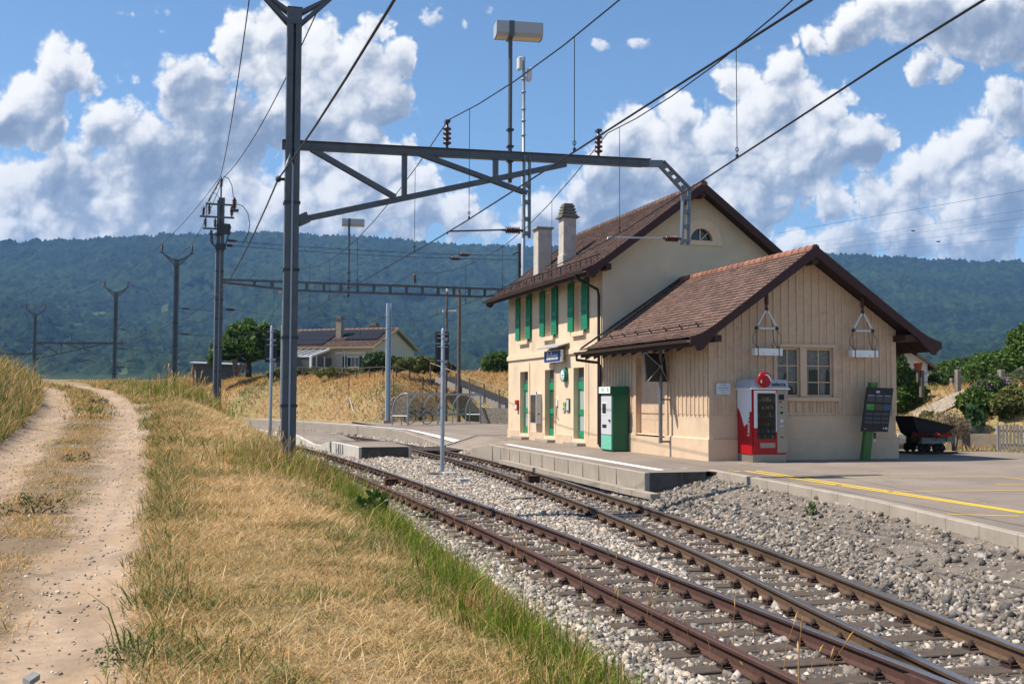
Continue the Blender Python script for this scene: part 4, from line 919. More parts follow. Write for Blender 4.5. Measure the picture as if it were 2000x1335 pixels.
def y_mast(name, label, x, y, z0, z1=9.35, group='grey steel masts along the tracks', arms=(), cond=True, gantry=False, rz=0.):
    T = thing(name, label, 'mast', (x, y, z0), 0, group)
    b = MB(); column(b, x, y, z0-.6, z1)
    b.build('column', STEEL, T)
    for z in (z0+1.3, z0+2.6, z0+3.9, z0+5.2): b = MB(); collar(b, x, y, z); b.build('collar', STEEL_D, T)
    b = MB(); b.box((x-.135, y-.13, z1-.02), (x+.135, y+.13, z1+.30)); b.box((x-.145, y-.14, z1+.30), (x+.145, y+.14, z1+.315)); b.build('head_plate', STEEL, T)
    for s in (-1, 1):
        b = MB(); ex, ez = x+s*.78, z1+.66
        for yy in (-.10, .10):
            b.bar((x+s*.12, y+yy, z1+.24), (ex, y+yy*.3, ez), .05, .06); b.bar((x+s*.12, y+yy, z1+.02), (ex-s*.08, y+yy*.3, ez-.06), .05, .06)
        b.box((ex-.10, y-.07, ez-.02), (ex+.10, y+.07, ez+.05)); a = b.build('arm', STEEL, T)
        b = MB(); insulator(b, (ex, y, ez+.05), (ex, y, ez+.50), .075, 4); b.build('insulator', PORC, a)
    for k, z in enumerate(arms):
        b = MB(); b.bar((x+.13, y-.02, z), (x+.32, y-.02, z-.01), .04); b.tube([(x+.72, y-.02, z-.04), (x+1.9, y-.02, z-.11)], .016, 5); a = b.build('bracket_arm', STEEL_D, T)
        b = MB(); insulator(b, (x+.30, y-.02, z-.01), (x+.74, y-.02, z-.04), .06, 5); b.build('insulator', PORC, a)
    if cond:
        b = MB(); b.tube([(x, y-.13, z0-.3), (x, y-.13, z0+5.9), (x-.06, y-.16, z0+6.1), (x-.14, y-.15, z0+5.85)], .022, 6); b.build('conduit', GALV, T)
    return T
GY = -4.5; GX0 = -11.22; HGS = mat('hanger_steel', (.17, .19, .215), .45, .35, var=.2)
MAIN = y_mast('gantry_mast', 'tall grey steel mast in the dry grass carrying a cantilever over both tracks', GX0, GY, .65, 9.35)
def gantry(T, x, y, dz=0.):
    P = lambda X, Z: Vector((X-GX0+x, y, Z+dz)); b = MB()
    b.bar(P(-11.42, 6.97), P(-3.74, 7.13), .10, .15); b.bar(P(-11.42, 7.055), P(-3.70, 7.215), .20, .014); b.bar(P(-11.42, 6.90), P(-3.86, 7.055), .16, .012)
    t = b.build('top_chord', STEEL, T); 
    b = MB(); b.bar(P(-11.06, 5.53), P(-5.6, 6.99), .09, .11); b.bar(P(-11.10, 5.50), P(-10.9, 5.60), .16, .2); b.build('bottom_chord', STEEL, T)
    b = MB()
    for yy in (-.05, .05):
        o = Vector((0, yy, 0)); b.bar(P(-10.86, 6.93)+o, P(-9.2, 6.08)+o, .03, .10); b.bar(P(-8.72, 6.99)+o, P(-6.46, 6.33)+o, .03, .09)
    b.build('diagonal', STEEL, T)
    b = MB(); b.bar(P(-9.02, 6.1), P(-9.02, 6.95), .1, .1, (1, 0, 0)); b.bar(P(-7.13, 6.6), P(-7.13, 7.0), .1, .1, (1, 0, 0)); b.build('upright', STEEL, T)
    b = MB()
    for xx in (-6.52, -6.40): b.bar(P(xx, 5.40), P(xx, 7.10), .13, .03, (1, 0, 0))
    for z in (5.45, 5.75, 6.1, 6.45): b.box(tuple(P(-6.50, z)+Vector((0, -.05, 0))), tuple(P(-6.42, z+.08)+Vector((0, .05, 0))))
    h1 = b.build('hanger', HGS, T)
    b = MB(); b.bar(P(-3.735, 7.13), P(-3.40, 7.15), .096, .14)
    for o in (-.075, .075):
        b.bar(P(-3.42+o*.5, 7.15+o*.8), P(-2.84+o, 6.62+o*.6), .11, .035); b.bar(P(-2.84+o, 6.66), P(-2.88+o, 5.42), .12, .035, (1, 0, 0))
    for k in range(4): q = P(-3.42, 7.15).lerp(P(-2.84, 6.62), .1+.27*k); b.cbox(q, (.09, .08, .09))
    for z in (5.46, 5.78, 6.1, 6.4): b.box(tuple(P(-2.95, z)+Vector((0, -.05, 0))), tuple(P(-2.77, z+.08)+Vector((0, .05, 0))))
    h2 = b.build('bent_end', HGS, T)
    for (xa, za, xb, zb, xc, zc, h) in ((-6.54, 5.55, -6.98, 5.54, -8.12, 5.40, h1), (-2.98, 5.55, -3.40, 5.54, -4.66, 5.44, h2)):
        b = MB(); b.tube([P(xb, zb), P(xb-.02, zb), P(xc+.06, zc+.06), P(xc, zc+.05), P(xc-.01, zc)], .018, 6); b.build('steady_arm', GALV if h is h2 else STEEL_D, T)
        b = MB(); insulator(b, P(xa, za), P(xb, zb), .075, 7); b.build('insulator', PORC, T)
    for X in (-8.15, -4.87):
        b = MB(); zt = 6.97+.16*(X+11.42)/7.68+.09; insulator(b, P(X, zt), P(X, zt+.55), .09, 4); b.box(tuple(P(X-.05, zt+.53)+Vector((0, -.08, 0))), tuple(P(X+.05, zt+.58)+Vector((0, .08, 0)))); b.build('insulator', PORC, T)
gantry(MAIN, GX0, GY)
b = MB(); b.cbox((GX0+.12, GY, .60), (.62, .6, .3)); b.build('foundation', CONC_D, MAIN)
b = MB(); b.bar((GX0-.14, GY-.02, 6.3), (GX0-.26, GY-.02, 6.3), .05); b.lathe([(.02, -.06), (.05, -.04), (.05, .04), (.02, .06)], (GX0-.26, GY-.02, 6.3), 8); b.build('cable_clamp', STEEL_D, MAIN)
def at_mast(px, d): p = AD(px, 700, d); return float(p[0]), float(p[1])
def zg_(x, y): return float(hz(np.array([x]), np.array([y]))[0])
x, y = at_mast(341.5, 58.7); M3 = (x, y); y_mast('line_mast', 'plain grey mast with a forked top behind the grassy bank crest', x, y, 1.0, 9.35, arms=(7.0, 5.6), cond=False)
x, y = at_mast(224, 77); M4 = (x, y); y_mast('line_mast', 'plain grey fork topped mast rising from the crest of the farm track', x, y, zg_(x, y), 9.35, arms=(7.0, 5.6, 4.3), cond=False)
for px, d, lab in ((67, 97, 'distant fork topped mast with a cantilever, left of the crest of the farm track'), (-58, 122, 'farthest mast, only its cantilever end showing at the left edge')):
    x, y = at_mast(px, d); T = copy_tree(MAIN); T.location = (x, y, .65); T['label'] = lab; T.rotation_euler = (0, 0, .12)
    for ch in list(T.children):
        if ch.name.startswith(('foundation', 'cable_clamp', 'conduit')): bpy.data.objects.remove(ch)
    if px > 0: M5 = (x, y)
# lattice mast with the switchgear
LX, LY = -11.8, 21.2
def px2(px, py, d=45.): p = AD(px, py, d); return Vector(p)
LM = thing('switch_mast', 'slim grey mast with switch gear, insulators and looping cables at its top', 'mast', (LX, LY, .7), 0, 'grey steel masts along the tracks')
b = MB(); column(b, LX, LY, -.2, 10.4, .30, .26, .06); b.build('column', STEEL, LM)
b = MB(); b.tube([(LX-.17, LY-.12, -.1), (LX-.17, LY-.12, 9.0)], .03, 6); b.tube([(LX, LY-.15, .4), (LX, LY-.15, 8.9)], .02, 6); b.build('conduit', GALV, LM)
for z in (1.2, 2.2, 3.2, 4.2, 5.4, 6.2, 7.4, 8.4, 9.3): b = MB(); collar(b, LX, LY, z, .34, .3); b.build('collar', STEEL_D, LM)
b = MB(); b.box((LX-.10, LY-.10, 10.3), (LX+.16, LY+.10, 10.52)); b.tube([(LX+.0, LY, 10.5), (LX, LY, 11.0)], .04, 6); b.build('head_plate', STEEL, LM)
b = MB(); insulator(b, (LX, LY, 10.95), (LX, LY, 11.42), .09, 4); b.build('insulator', PORC, LM)
for (x0, x1, z) in ((-.62, .55, 10.22), (-.85, .55, 9.68), (-.72, .05, 9.18)):
    b = MB(); b.bar((LX+x0, LY-.1, z), (LX+x1, LY-.1, z), .09, .07); a = b.build('crossarm', STEEL, LM)
    for xx in ((x0+.15, x1-.1) if z > 9.3 else (x0+.1, x0+.5)):
        b = MB(); insulator(b, (LX+xx, LY-.1, z-(.45 if z > 9.9 else -.03)), (LX+xx, LY-.1, z+(0 if z > 9.9 else .45)), .08, 5); b.build('insulator', PORC, a)
b = MB(); b.box((LX+.38, LY-.2, 9.95), (LX+.72, LY+.05, 10.05)); insulator(b, (LX+.55, LY-.1, 10.05), (LX+.55, LY-.1, 10.55), .11, 4, .06); b.build('switch', PORC, LM)
b = MB(); b.box((LX-.15, LY-.24, 8.95), (LX+.4, LY-.14, 9.4)); b.bar((LX+.42, LY-.18, 9.3), (LX+.18, LY-.18, 8.4), .05); b.bar((LX-.35, LY-.18, 9.1), (LX-.3, LY-.18, 8.5), .05); b.tube([(LX-.4, LY-.2, 9.1), (LX-.38, LY-.2, 8.6), (LX-.1, LY-.2, 8.3), (LX-.22, LY-.2, 8.2)], .03, 6); b.bar((LX-.45, LY-.2, 8.95), (LX-.05, LY-.2, 8.9), .06); b.box((LX-.2, LY-.26, 8.3), (LX+.22, LY-.14, 8.55)); b.build('switch_drive', STEEL_D, LM)
b = MB()
def arc_pts(*pp): return [tuple(px2(*p)) for p in pp]
b.tube(arc_pts((437, 345), (446, 348), (453, 362), (456, 386)), .016, 5); b.tube(arc_pts((462, 398), (474, 402), (484, 416), (488, 436), (485, 456), (478, 468), (474, 478)), .016, 5); b.tube(arc_pts((486, 450), (482, 462), (482, 472)), .012, 5)
b.tube(arc_pts((430, 350), (410, 385), (398, 412), (395, 420)), .016, 5); b.tube(arc_pts((428, 356), (418, 375), (404, 398), (403, 420)), .014, 5); b.tube(arc_pts((424, 366), (416, 378), (409, 392), (412, 397)), .014, 5); b.tube(arc_pts((414, 376), (422, 378), (428, 386)), .012, 5); b.build('jumper_cable', WIRE, LM)
for py0, py1, x1 in ((469, 471, 464), (479, 480, 456)):
    b = MB(); insulator(b, px2(442, py0), px2(x1, py1), .07, 6); b.build('insulator', PORC, LM)
for py0 in (605, ):
    b = MB(); insulator(b, px2(440, 604), px2(460, 605), .07, 6); b.build('insulator', PORC, LM)
# beam of the portal reaching to the mast behind the station
RX, RY = (float(v) for v in AD(1016, 600, 49.7)[:2])
b = MB(); p0 = Vector((LX+.1, LY-.0, 7.08)); p1 = Vector((RX, RY, 7.12)); d_ = p1-p0
def bp(t, z): q = p0.lerp(p1, t); return Vector((q.x, q.y, z))
b.bar(bp(0, 7.06), bp(1, 7.14), .14, .09)
b.bar(bp(0, 6.95), bp(.22, 6.72), .14, .09); b.bar(bp(.22, 6.72), bp(.86, 6.76), .14, .09); b.bar(bp(.86, 6.76), bp(1, 6.98), .14, .09)
for k in range(16): t = .10+k*.055; zlo = np.interp(t, [0, .22, .86, 1], [6.95, 6.72, 6.76, 6.98]); b.bar(bp(t, zlo), bp(t, 7.08), .06, .13, (1, 0, 0))
b.build('portal_beam', STEEL, LM)
b = MB(); q = px2(810, 556, 47.4); insulator(b, (q.x, q.y, 7.17), (q.x, q.y, 7.67), .09, 5); b.build('insulator', PORC, LM)
b = MB(); b.cbox((LX-.1, LY-.1, .55), (.75, .7, .7)); b.cbox((LX-.62, LY-.1, .6), (.35, .5, 1.1)); b.build('foundation', CONC_D, LM)
p = AZ(447, 858, .15); b = MB(); x, y = float(p[0]), float(p[1])
T = thing('cable_cabinet', 'low pale grey cable cabinet at the foot of the switch mast', 'cabinet', (x, y, 0)); b.box((x-.55, y, -.1), (x+.2, y+.8, .42)); b.build('cabinet_body', CONC_L, T, bevel=.02); b = MB(); b.box((x-.6, y-.05, .42), (x+.25, y+.85, .47)); b.build('cabinet_lid', GALV, T)
# mast behind the station and the antenna strapped to it
T = thing('portal_mast', 'dark grey portal mast half hidden behind the station roof', 'mast', (RX, RY, .5), 0, 'grey steel masts along the tracks'); b = MB(); column(b, RX, RY, .3, 9.3, .26, .24, .05); b.build('column', STEEL_D, T)
b = MB(); b.bar((RX, RY-.1, 8.95), (RX-.45, RY-.25, 8.75), .05); b.build('bracket_arm', STEEL_D, T)
AXm, AYm = (float(v) for v in AD(1022.5, 300, 49.4)[:2])
T = thing('antenna_mast', 'thin galvanised antenna pole with two white panel antennas', 'antenna', (AXm, AYm, .5))
zt = float(AD(1022, 112, 49.4)[2]); b = MB(); b.tube([(AXm, AYm, .5), (AXm, AYm, 12.4), (AXm, AYm, 12.42), (AXm, AYm, zt)], [.11, .10, .075, .07], 10); b.build('pole', GALV, T)
b = MB()
for py_ in (155, 180, 213, 236, 264, 400, 430): b.lathe([(.08, -.03), (.12, -.02), (.12, .02), (.08, .03)], (AXm, AYm, float(AD(1022, py_, 49.4)[2])), 8)
b.build('clamp', GALV, T)
for sx, py_ in ((-.22, 126), (.24, 146)):
    z = float(AD(1022, py_, 49.4)[2]); b = MB(); b.cbox((AXm+sx, AYm-.05, z), (.20, .34, .60)); a = b.build('panel_antenna', mat('antenna_white', (.62, .60, .57), .5), T, bevel=.04)
    b = MB(); b.bar((AXm, AYm, z+.12), (AXm+sx, AYm, z+.12), .04); b.bar((AXm, AYm, z-.12), (AXm+sx, AYm, z-.12), .04); b.build('bracket', GALV, a)
# lamps
LAMPW = mat('lamp_housing', (.40, .42, .45), .4); LENS = mat('lamp_lens', (.55, .48, .36), .25, spec=.6); LAMPD = mat('lamp_strap', (.10, .12, .14), .4)
def box_lamp(label, x, y, z0, z1, rz, base, scale=1.):
    T = thing('platform_lamp', label, 'lamp', (x, y, z0), 0, 'box lamps on tall poles'); rot = Matrix.Rotation(rz, 3, 'Z')
    b = MB(); b.tube([(x, y, z0), (x, y, z1-.12)], .045, 8); b.build('pole', GALV if base else STEEL, T)
    if base: b = MB(); b.tube([(x, y, z0), (x, y, base)], .09, 8); b.build('pole_base', GALV, T)
    else:
        b = MB()
        for z in (z0+.1, z0+.45, z0+.75, z0+1.1): b.cbox((x, y, z), (.13, .13, .04))
        b.build('clamp', STEEL_D, T)
    b = MB(); c = Vector((x+.17, y, z1)); L = .98*scale; h = .30*scale; w = .42*scale
    vs = [rot @ Vector(v)+c for v in ((-L/2,-w*.32,-h/2),(L/2,-w*.32,-h/2),(L/2,w*.32,-h/2),(-L/2,w*.32,-h/2),(-L/2,-w/2,-h*.28),(L/2,-w/2,-h*.28),(L/2,w/2,-h*.28),(-L/2,w/2,-h*.28),(-L/2,-w/2,h/2),(L/2,-w/2,h/2),(L/2,w/2,h/2),(-L/2,w/2,h/2))]
    b.add(vs, [(0,1,5,4),(1,2,6,5),(2,3,7,6),(3,0,4,7),(4,5,9,8),(5,6,10,9),(6,7,11,10),(7,4,8,11),(8,9,10,11)]); hd = b.build('lamp_head', LAMPW, T)
    b = MB(); b.add([rot @ Vector(v)+c for v in ((-L/2+.02,-w*.3,-h/2+.005),(L/2-.02,-w*.3,-h/2+.005),(L/2-.02,w*.3,-h/2+.005),(-L/2+.02,w*.3,-h/2+.005))], [(3, 2, 1, 0)]); b.build('lens', LENS, hd)
    b = MB(); b.cbox(rot @ Vector((-.17*scale, 0, .004))+c, (.11, w+.012, h+.012), rot); b.build('strap', LAMPD, hd)
p = AY(997, 72, GY+.12); box_lamp('near box lamp on a pole above the big cantilever', float(p[0]), float(p[1]), 6.55, float(AY(997, 57, GY)[2]), -.12, 0)
p = AD(682, 500, 46.9); box_lamp('box lamp on a pole standing on the lattice portal beam', float(p[0]), float(p[1])+.12, 6.5, float(AD(682, 434, 46.9)[2]), -.1, 0)
p = AD(551, 700, 62); x, y = float(p[0]), float(p[1]); box_lamp('small far lamp on a two stage post left of the conservatory house', x, y, .95, float(AD(551, 571, 62)[2]), -.1, float(AD(551, 634, 62)[2]), .9)
# galvanised anchor post beside the bicycle shelter
x, y = (float(v) for v in AZ(757, 823, .6)[:2]); T = thing('anchor_post', 'pale galvanised post left of the bicycle shelter, wires tied to it', 'post', (x, y, .5)); dd = (x-CAM[0])*sy_+(y-CAM[1])*cy_; zt = float(AD(757, 592, dd)[2])
b = MB(); b.box((x-.15, y-.15, .4), (x-.13, y+.15, zt)); b.box((x+.13, y-.15, .4), (x+.15, y+.15, zt)); b.box((x-.13, y-.01, .4), (x+.13, y+.01, zt)); b.box((x-.13, y-.15, .4), (x+.0, y-.135, zt)); b.build('column', mat('galv_bright', (.42, .50, .58), .4, .4, var=.1), T)
b = MB(); b.box((x-.32, y-.3, .45), (x+.32, y+.3, .68)); b.build('foot', CONC, T)
for py_ in (618, 664):
    z = float(AD(757, py_, dd)[2]); b = MB(); insulator(b, (x-.16, y, z), (x-.52, y-.02, z+.01), .06, 5); b.build('insulator', PORC, T)
AP = (x, y, zt)
# wooden poles on the far slope
WP = mat('pole_wood', (.13, .105, .09), .9, var=.3, vscale=6)
for px, lab, d in ((872, 'thin dark wooden pole, left of the pair behind the steps', 77), (896.5, 'thicker bare wooden pole, right of the pair behind the steps', 75)):
    x, y = (float(v) for v in AD(px, 700, d)[:2]); z0 = zg_(x, y); zt = float(AD(px, 570, d)[2]); T = thing('wooden_pole', lab, 'pole', (x, y, z0), 0, 'wooden poles behind the steps'); b = MB(); r = .13 if px > 880 else .09; b.tube([(x, y, z0-.3), (x, y, zt)], [r*1.15, r*.9], 8); b.build('pole', WP, T)
    b = MB(); b.lathe([(.02, 0), (.07, .03), (.07, .2), (.03, .28), (0, .28)], (x, y, zt), 8); 
    if px < 880: b.cbox((x-.25, y, zt-1.4), (.14, .1, .2)); b.cbox((x+.4, y, float(AD(px, 606, d)[2])), (.55, .2, .12)); b.bar((x, y, zt-1.4), (x-.25, y, zt-1.4), .04); b.bar((x, y, float(AD(px, 606, d)[2])), (x+.3, y, float(AD(px, 606, d)[2])), .04)
    b.build('fitting', STEEL_D if px > 880 else WHITE, T)
# ---- wires
def catenary(pts, sag, n=10):
    out = []
    for p, q in zip(pts[:-1], pts[1:]):
        p, q = Vector(p), Vector(q); s = sag*((q-p).length/25)**2
        for i in range(n): t = i/n; v = p.lerp(q, t); v.z -= 4*s*t*(1-t); out.append(v)
    return out+[Vector(pts[-1])]
def overhead(label, xs, supports, ztop, drops, zc=5.42):
    """messenger hung between the supports, contact wire under it, droppers between"""
    T = thing('overhead_line', label, 'overhead wire', (xs(-4.5), -4.5, zc), 0, 'overhead wires above the tracks'); mp = []
    pts = [(xs(y), y, ztop) for y in supports]; mp = [Vector((xs(p.y), p.y, p.z)) for p in catenary(pts, .95)]
    b = MB(); b.tube(mp, .011, 5); b.build('messenger_wire', WIRE, T)
    cy2 = list(np.linspace(supports[0], supports[-1], 60)); b = MB(); b.tube([(xs(y), y, zc) for y in cy2], .013, 5); b.build('contact_wire', WIRE, T)
    my_ = [p.y for p in mp]; mz_ = [p.z for p in mp]; mx_ = [p.x for p in mp]
    for y in drops:
        z = float(np.interp(y, my_, mz_)); x = float(np.interp(y, my_, mx_)); b = MB(); b.tube([(x, y, z), (xs(y), y, zc)], .006, 4); b.tube([(xs(y), y, zc+.1+.05*math.sin(a)) if False else (xs(y)+.025*math.cos(a), y, zc+.12+.03*math.sin(a)) for a in np.linspace(0, 6.28, 7)], .006, 4, False); b.box((xs(y)-.014, y-.02, zc), (xs(y)+.014, y+.02, zc+.05)); b.build('dropper', WIRE, T)
x1f = lambda y: float(np.interp(y, [-60, -28, -4.5, 21.2, 36, 57, 81, 104], [-9.3, -8.25, -8.13, -8.75, -10.1, -14.3, -21.7, -30]))
x2f = lambda y: float(np.interp(y, [-60, -28, -18, -12, -4.5, 5, 21.2, 36, 57, 81, 104], [-9.3, -7.9, -6.85, -5.85, -4.66, -3.9, -3.5, -4.7, -8.8, -16.6, -26]))
overhead('overhead wire above the nearer track, left of the other', x1f, [-54, -28, -4.5, 21.2, 36, 57, 81, 104], 7.72, [-18.6, -11.97, -6.25, -1.6, 5.7, 11, 16, 26, 31])
overhead('overhead wire above the platform track, right of the other', x2f, [-54, -28, -4.5, 21.2, 36, 57, 81, 104], 7.72, [-18.6, -12.3, -5.54, .2, 6, 11, 16, 26, 31])
def wire(name, label, pts, sag, r=.012, cat='cable', group=None):
    b = MB(); b.tube(catenary(pts, sag), r, 5); o = b.build(name, WIRE); tag(o, label, cat, group)
fz = 9.35+.66+.5
near = (-10.9, -31., 10.6)
wire('feeder_cable', 'left one of two feeder cables over the fork topped masts', [(near[0]-.8, near[1], fz), (GX0-.78, GY, fz), (LX-.05, LY, 11.4), (M3[0]-.78, M3[1], fz), (M4[0]-.78, M4[1], fz), (M5[0]-.7, M5[1], fz-.1), (M5[0]-14, M5[1]+22, fz-.3)], .5, .014, group='feeder cables over the masts')
wire('feeder_cable', 'right one of two feeder cables over the fork topped masts', [(near[0]+.8, near[1], fz), (GX0+.78, GY, fz), (LX+.1, LY, 11.4), (M3[0]+.78, M3[1], fz), (M4[0]+.78, M4[1], fz), (M5[0]+.7, M5[1], fz-.1), (M5[0]-12, M5[1]+22, fz-.3)], .5, .014, group='feeder cables over the masts')
wire('return_cable', 'black return cable clamped half way up the masts', [(-10.95, -31, 6.35), (GX0-.26, GY-.02, 6.3), (LX-.22, LY, 6.3), (M3[0], M3[1], 6.25), (M4[0], M4[1], 6.2)], .35, .017)
for py0, py1, px_i in ((471, 499, 899), (480, 507, 880)):
    a = px2(456, py0); c = AD(1010, py1, 49.5); T = thing('cross_span', 'cross span wire with a brown insulator, %s of two' % ('upper' if py0 == 471 else 'lower'), 'cable', tuple(a), 0, 'cross span wires to the mast behind the station')
    b = MB(); b.tube(catenary([tuple(a), tuple(c)], .45, 14), .011, 5); b.build('wire', WIRE, T); t = (px_i-456)/(1010-456); q = Vector(a).lerp(Vector(c), t); q.z -= 4*.45*((Vector(c)-Vector(a)).length/25)**2*t*(1-t); d_ = (Vector(c)-Vector(a)).normalized()*.27; b = MB(); insulator(b, q-d_, q+d_, .10, 6, .05); b.build('insulator', PORC, T)
a = px2(462, 605); wire('pull_wire', 'thin low wire from the switch mast to the galvanised post', [tuple(a), (AP[0]-.52, AP[1], float(AD(757, 618, dd)[2]))], .3, .009)
wire('pull_wire', 'lower thin wire ending at the galvanised post', [(M3[0]+1.9, M3[1], 5.5), (AP[0]-.52, AP[1], float(AD(757, 664, dd)[2]))], .3, .009)
for k, (ya, yb, lab) in enumerate(((372, 455, 'nearest high voltage wire over the right hill'), (408, 478, 'second high voltage wire over the right hill'), (424, 487, 'third high voltage wire over the right hill'), (441, 494, 'fourth high voltage wire over the right hill'), (462, 503, 'lowest high voltage wire over the right hill'))):
    d0, d1 = (110, 190) if k == 0 else (150, 330)
    wire('power_line', lab, [tuple(AD(2250, ya-(yb-ya)*250/480, d0)), tuple(AD(1520 if k == 0 else 1560, yb, d1))], .0, .022 if k == 0 else .018, 'power line', 'power lines across the sky on the right')
# ============================================================ fittings and furniture of the station
BLUE = mat('sign_blue', (.012, .035, .16), .45); DKGREY = mat('dark_grey_panel', (.035, .037, .042), .5); RED = mat('vending_red', (.38, .006, .012), .35, var=.05); LGREY = mat('light_grey', (.54, .54, .55), .5, var=.05); INK = mat('ink', (.02, .02, .025), .7)
FX = (math.pi/2, 0, -math.pi/2)      # lettering facing the track (-X)
FY = (math.pi/2, 0, 0)               # lettering facing the viewer (-Y)
# name sign above the middle door
T = thing('station_sign', 'blue station name sign under a little slate roof above the middle door', 'sign', (-.2, 11.7, 3.42)); y0, y1, z0, z1 = 10.85, 12.72, 3.44, 3.88
b = MB(); b.box((-.26, y0, z0), (-.16, y1, z1)); b.build('panel', WHITE, T, bevel=.004); b = MB(); b.box((-.266, y0+.03, z0+.025), (-.2605, y1-.03, z1-.025)); b.build('face', BLUE, T)
text('lettering', 'Ballens', .40, (-.268, (y0+y1)/2, (z0+z1)/2), FX, WHITE, T, bold=.003, sx=1.12)
b = MB(); b.prism([(-.48, y0-.22, z1+.06), (-.48, y1+.2, z1+.06), (-.02, y1+.2, z1+.20), (-.02, y0-.22, z1+.20)], (0, 0, .04)); b.build('canopy', mat('slate_grey', (.32, .34, .36), .6, var=.3, vscale=12), T)
b = MB()
for y in (y0+.3, y1-.3): b.bar((-.02, y, z1+.05), (-.22, y, z1+.05), .03); b.bar((-.21, y, z1+.05), (-.21, y, z1), .03); b.box((-.16, y-.02, z0+.1), (0, y+.02, z0+.14))
b.build('bracket', STEEL_D, T)
# clock
T = thing('station_clock', 'round white clock in a green case beside the right door', 'clock', (-.12, 11.0, 2.95)); rot = Matrix.Rotation(-math.pi/2, 3, 'Y')
b = MB(); b.lathe([(0, 0), (.24, 0), (.25, .01), (.25, .15), (.225, .16), (.225, .15)], (0, 11.0, 2.97), 28, rot); b.build('case', mat('clock_green', (.02, .16, .10), .4), T)
b = MB(); b.lathe([(.226, .145), (0, .145)], (0, 11.0, 2.97), 28, rot); fc = b.build('dial', WHITE, T)
b = MB(); X = -.150
for k in range(12): a = k*math.pi/6; c, s = math.cos(a), math.sin(a); b.bar((X, 11.0+s*.165, 2.97+c*.165), (X, 11.0+s*.21, 2.97+c*.21), .004, .022, (1, 0, 0))
b.bar((X-.002, 11.0, 2.97), (X-.002, 11.0-.115, 2.97+.02), .004, .026, (1, 0, 0)); b.bar((X-.004, 11.0, 2.97), (X-.004, 11.005, 2.97-.175), .004, .018, (1, 0, 0)); b.build('hands', BLACKP, fc)
# poster case between the left and the middle door
T = thing('display_case', 'dark glass poster case with grey sides between left and middle door', 'display case', (-.12, 14.1, 1.2)); b = MB(); b.box((-.24, 13.72, 1.16), (0, 14.46, 2.30)); b.build('case', LGREY, T, bevel=.008); b = MB(); b.box((-.246, 13.76, 1.2), (-.241, 14.42, 2.26)); b.build('pane', glassmat('poster_glass', (.04, .035, .03), .08), T); b = MB(); b.tube([(-.16, 13.9, 2.3), (-.16, 13.9, 2.38)], .02, 6); b.box((-.16, 13.712, 1.5), (-.10, 13.72, 1.55)); b.build('lock', BLACKP, T)
T = thing('letter_box', 'small red box on the wall left of the left door', 'box', (-.05, 16.75, 1.65)); b = MB(); b.box((-.12, 16.60, 1.64), (0, 16.90, 2.06)); b.build('body', mat('red_paint', (.42, .03, .015), .45), T, bevel=.01); b = MB(); b.box((-.125, 16.64, 1.7), (-.1205, 16.86, 1.86)); b.build('label_plate', WHITE, T)
o = MB().box((-.03, 11.02, 1.84), (-.0, 11.26, 1.99)).build('notice', mat('notice_green', (.16, .36, .03), .6)); tag(o, 'small bright green notice beside the green framed timetable', 'notice')
T = thing('door_intercom', 'small grey intercom below the bright green notice', 'intercom', (-.03, 11.14, 1.68)); b = MB(); b.box((-.06, 11.02, 1.67), (0, 11.28, 1.81)); b.build('body', LGREY, T); b = MB(); b.box((-.066, 11.06, 1.72), (-.0605, 11.16, 1.78)); b.build('grille', BLACKP, T)
T = thing('timetable_frame', 'narrow green framed timetable left of the right door', 'timetable', (-.03, 10.72, 1.67)); b = MB(); b.box((-.05, 10.56, 1.66), (0, 10.88, 2.12)); b.build('frame', mat('frame_green', (.01, .10, .06), .5), T); b = MB(); b.box((-.056, 10.60, 1.70), (-.0505, 10.84, 2.08)); b.build('sheet', LGREY, T)
T = thing('wall_switch', 'pale box with a hanging lead right of the middle door', 'switch box', (-.03, 11.7, 1.7)); b = MB(); b.box((-.05, 11.85, 1.85), (0, 11.97, 2.08)); b.build('body', WHITE, T); b = MB(); b.tube([(-.03, 11.9, 1.85), (-.05, 11.87, 1.5), (-.03, 11.75, 1.32)], .01, 5); b.build('lead', BLACKP, T)
# ticket machine
tx0, tx1, ty0, ty1 = -.62, -.07, 5.18, 6.10
T = thing('ticket_machine', 'green ticket machine with a grey front at the corner of shed and house', 'ticket machine', ((tx0+tx1)/2, (ty0+ty1)/2, .5)); TG = mat('machine_green', (.012, .115, .062), .35, var=.06); TL = mat('machine_pale_green', (.16, .50, .36), .5, var=.15, vscale=10)
b = MB(); b.box((tx0+.03, ty0, .52), (tx1, ty1, 2.28)); b.build('body', TG, T, bevel=.01); b = MB(); b.box((tx0-.04, ty0-.01, 2.28), (tx1, ty1+.03, 2.50)); b.build('head', TG, T, bevel=.01)
b = MB(); b.box((tx0-.05, ty0+.01, 2.285), (tx0-.041, ty1+.02, 2.485)); hd = b.build('head_panel', WHITE, T)
text('lettering', 'CFF', .15, (tx0-.053, 5.82, 2.385), FX, TL, hd); text('lettering', '%', .15, (tx0-.053, 5.36, 2.385), FX, TG, hd)
b = MB(); b.box((tx0, ty0+.03, 1.02), (tx0+.03, ty1-.05, 2.2)); fp = b.build('front_panel', LGREY, T); b = MB(); b.box((tx0-.008, ty0+.40, 1.62), (tx0, ty1-.12, 2.0)); b.build('screen_frame', WHITE, fp); b = MB(); b.box((tx0-.012, ty0+.44, 1.66), (tx0-.0085, ty1-.17, 1.97)); b.build('screen', GLASS, fp)
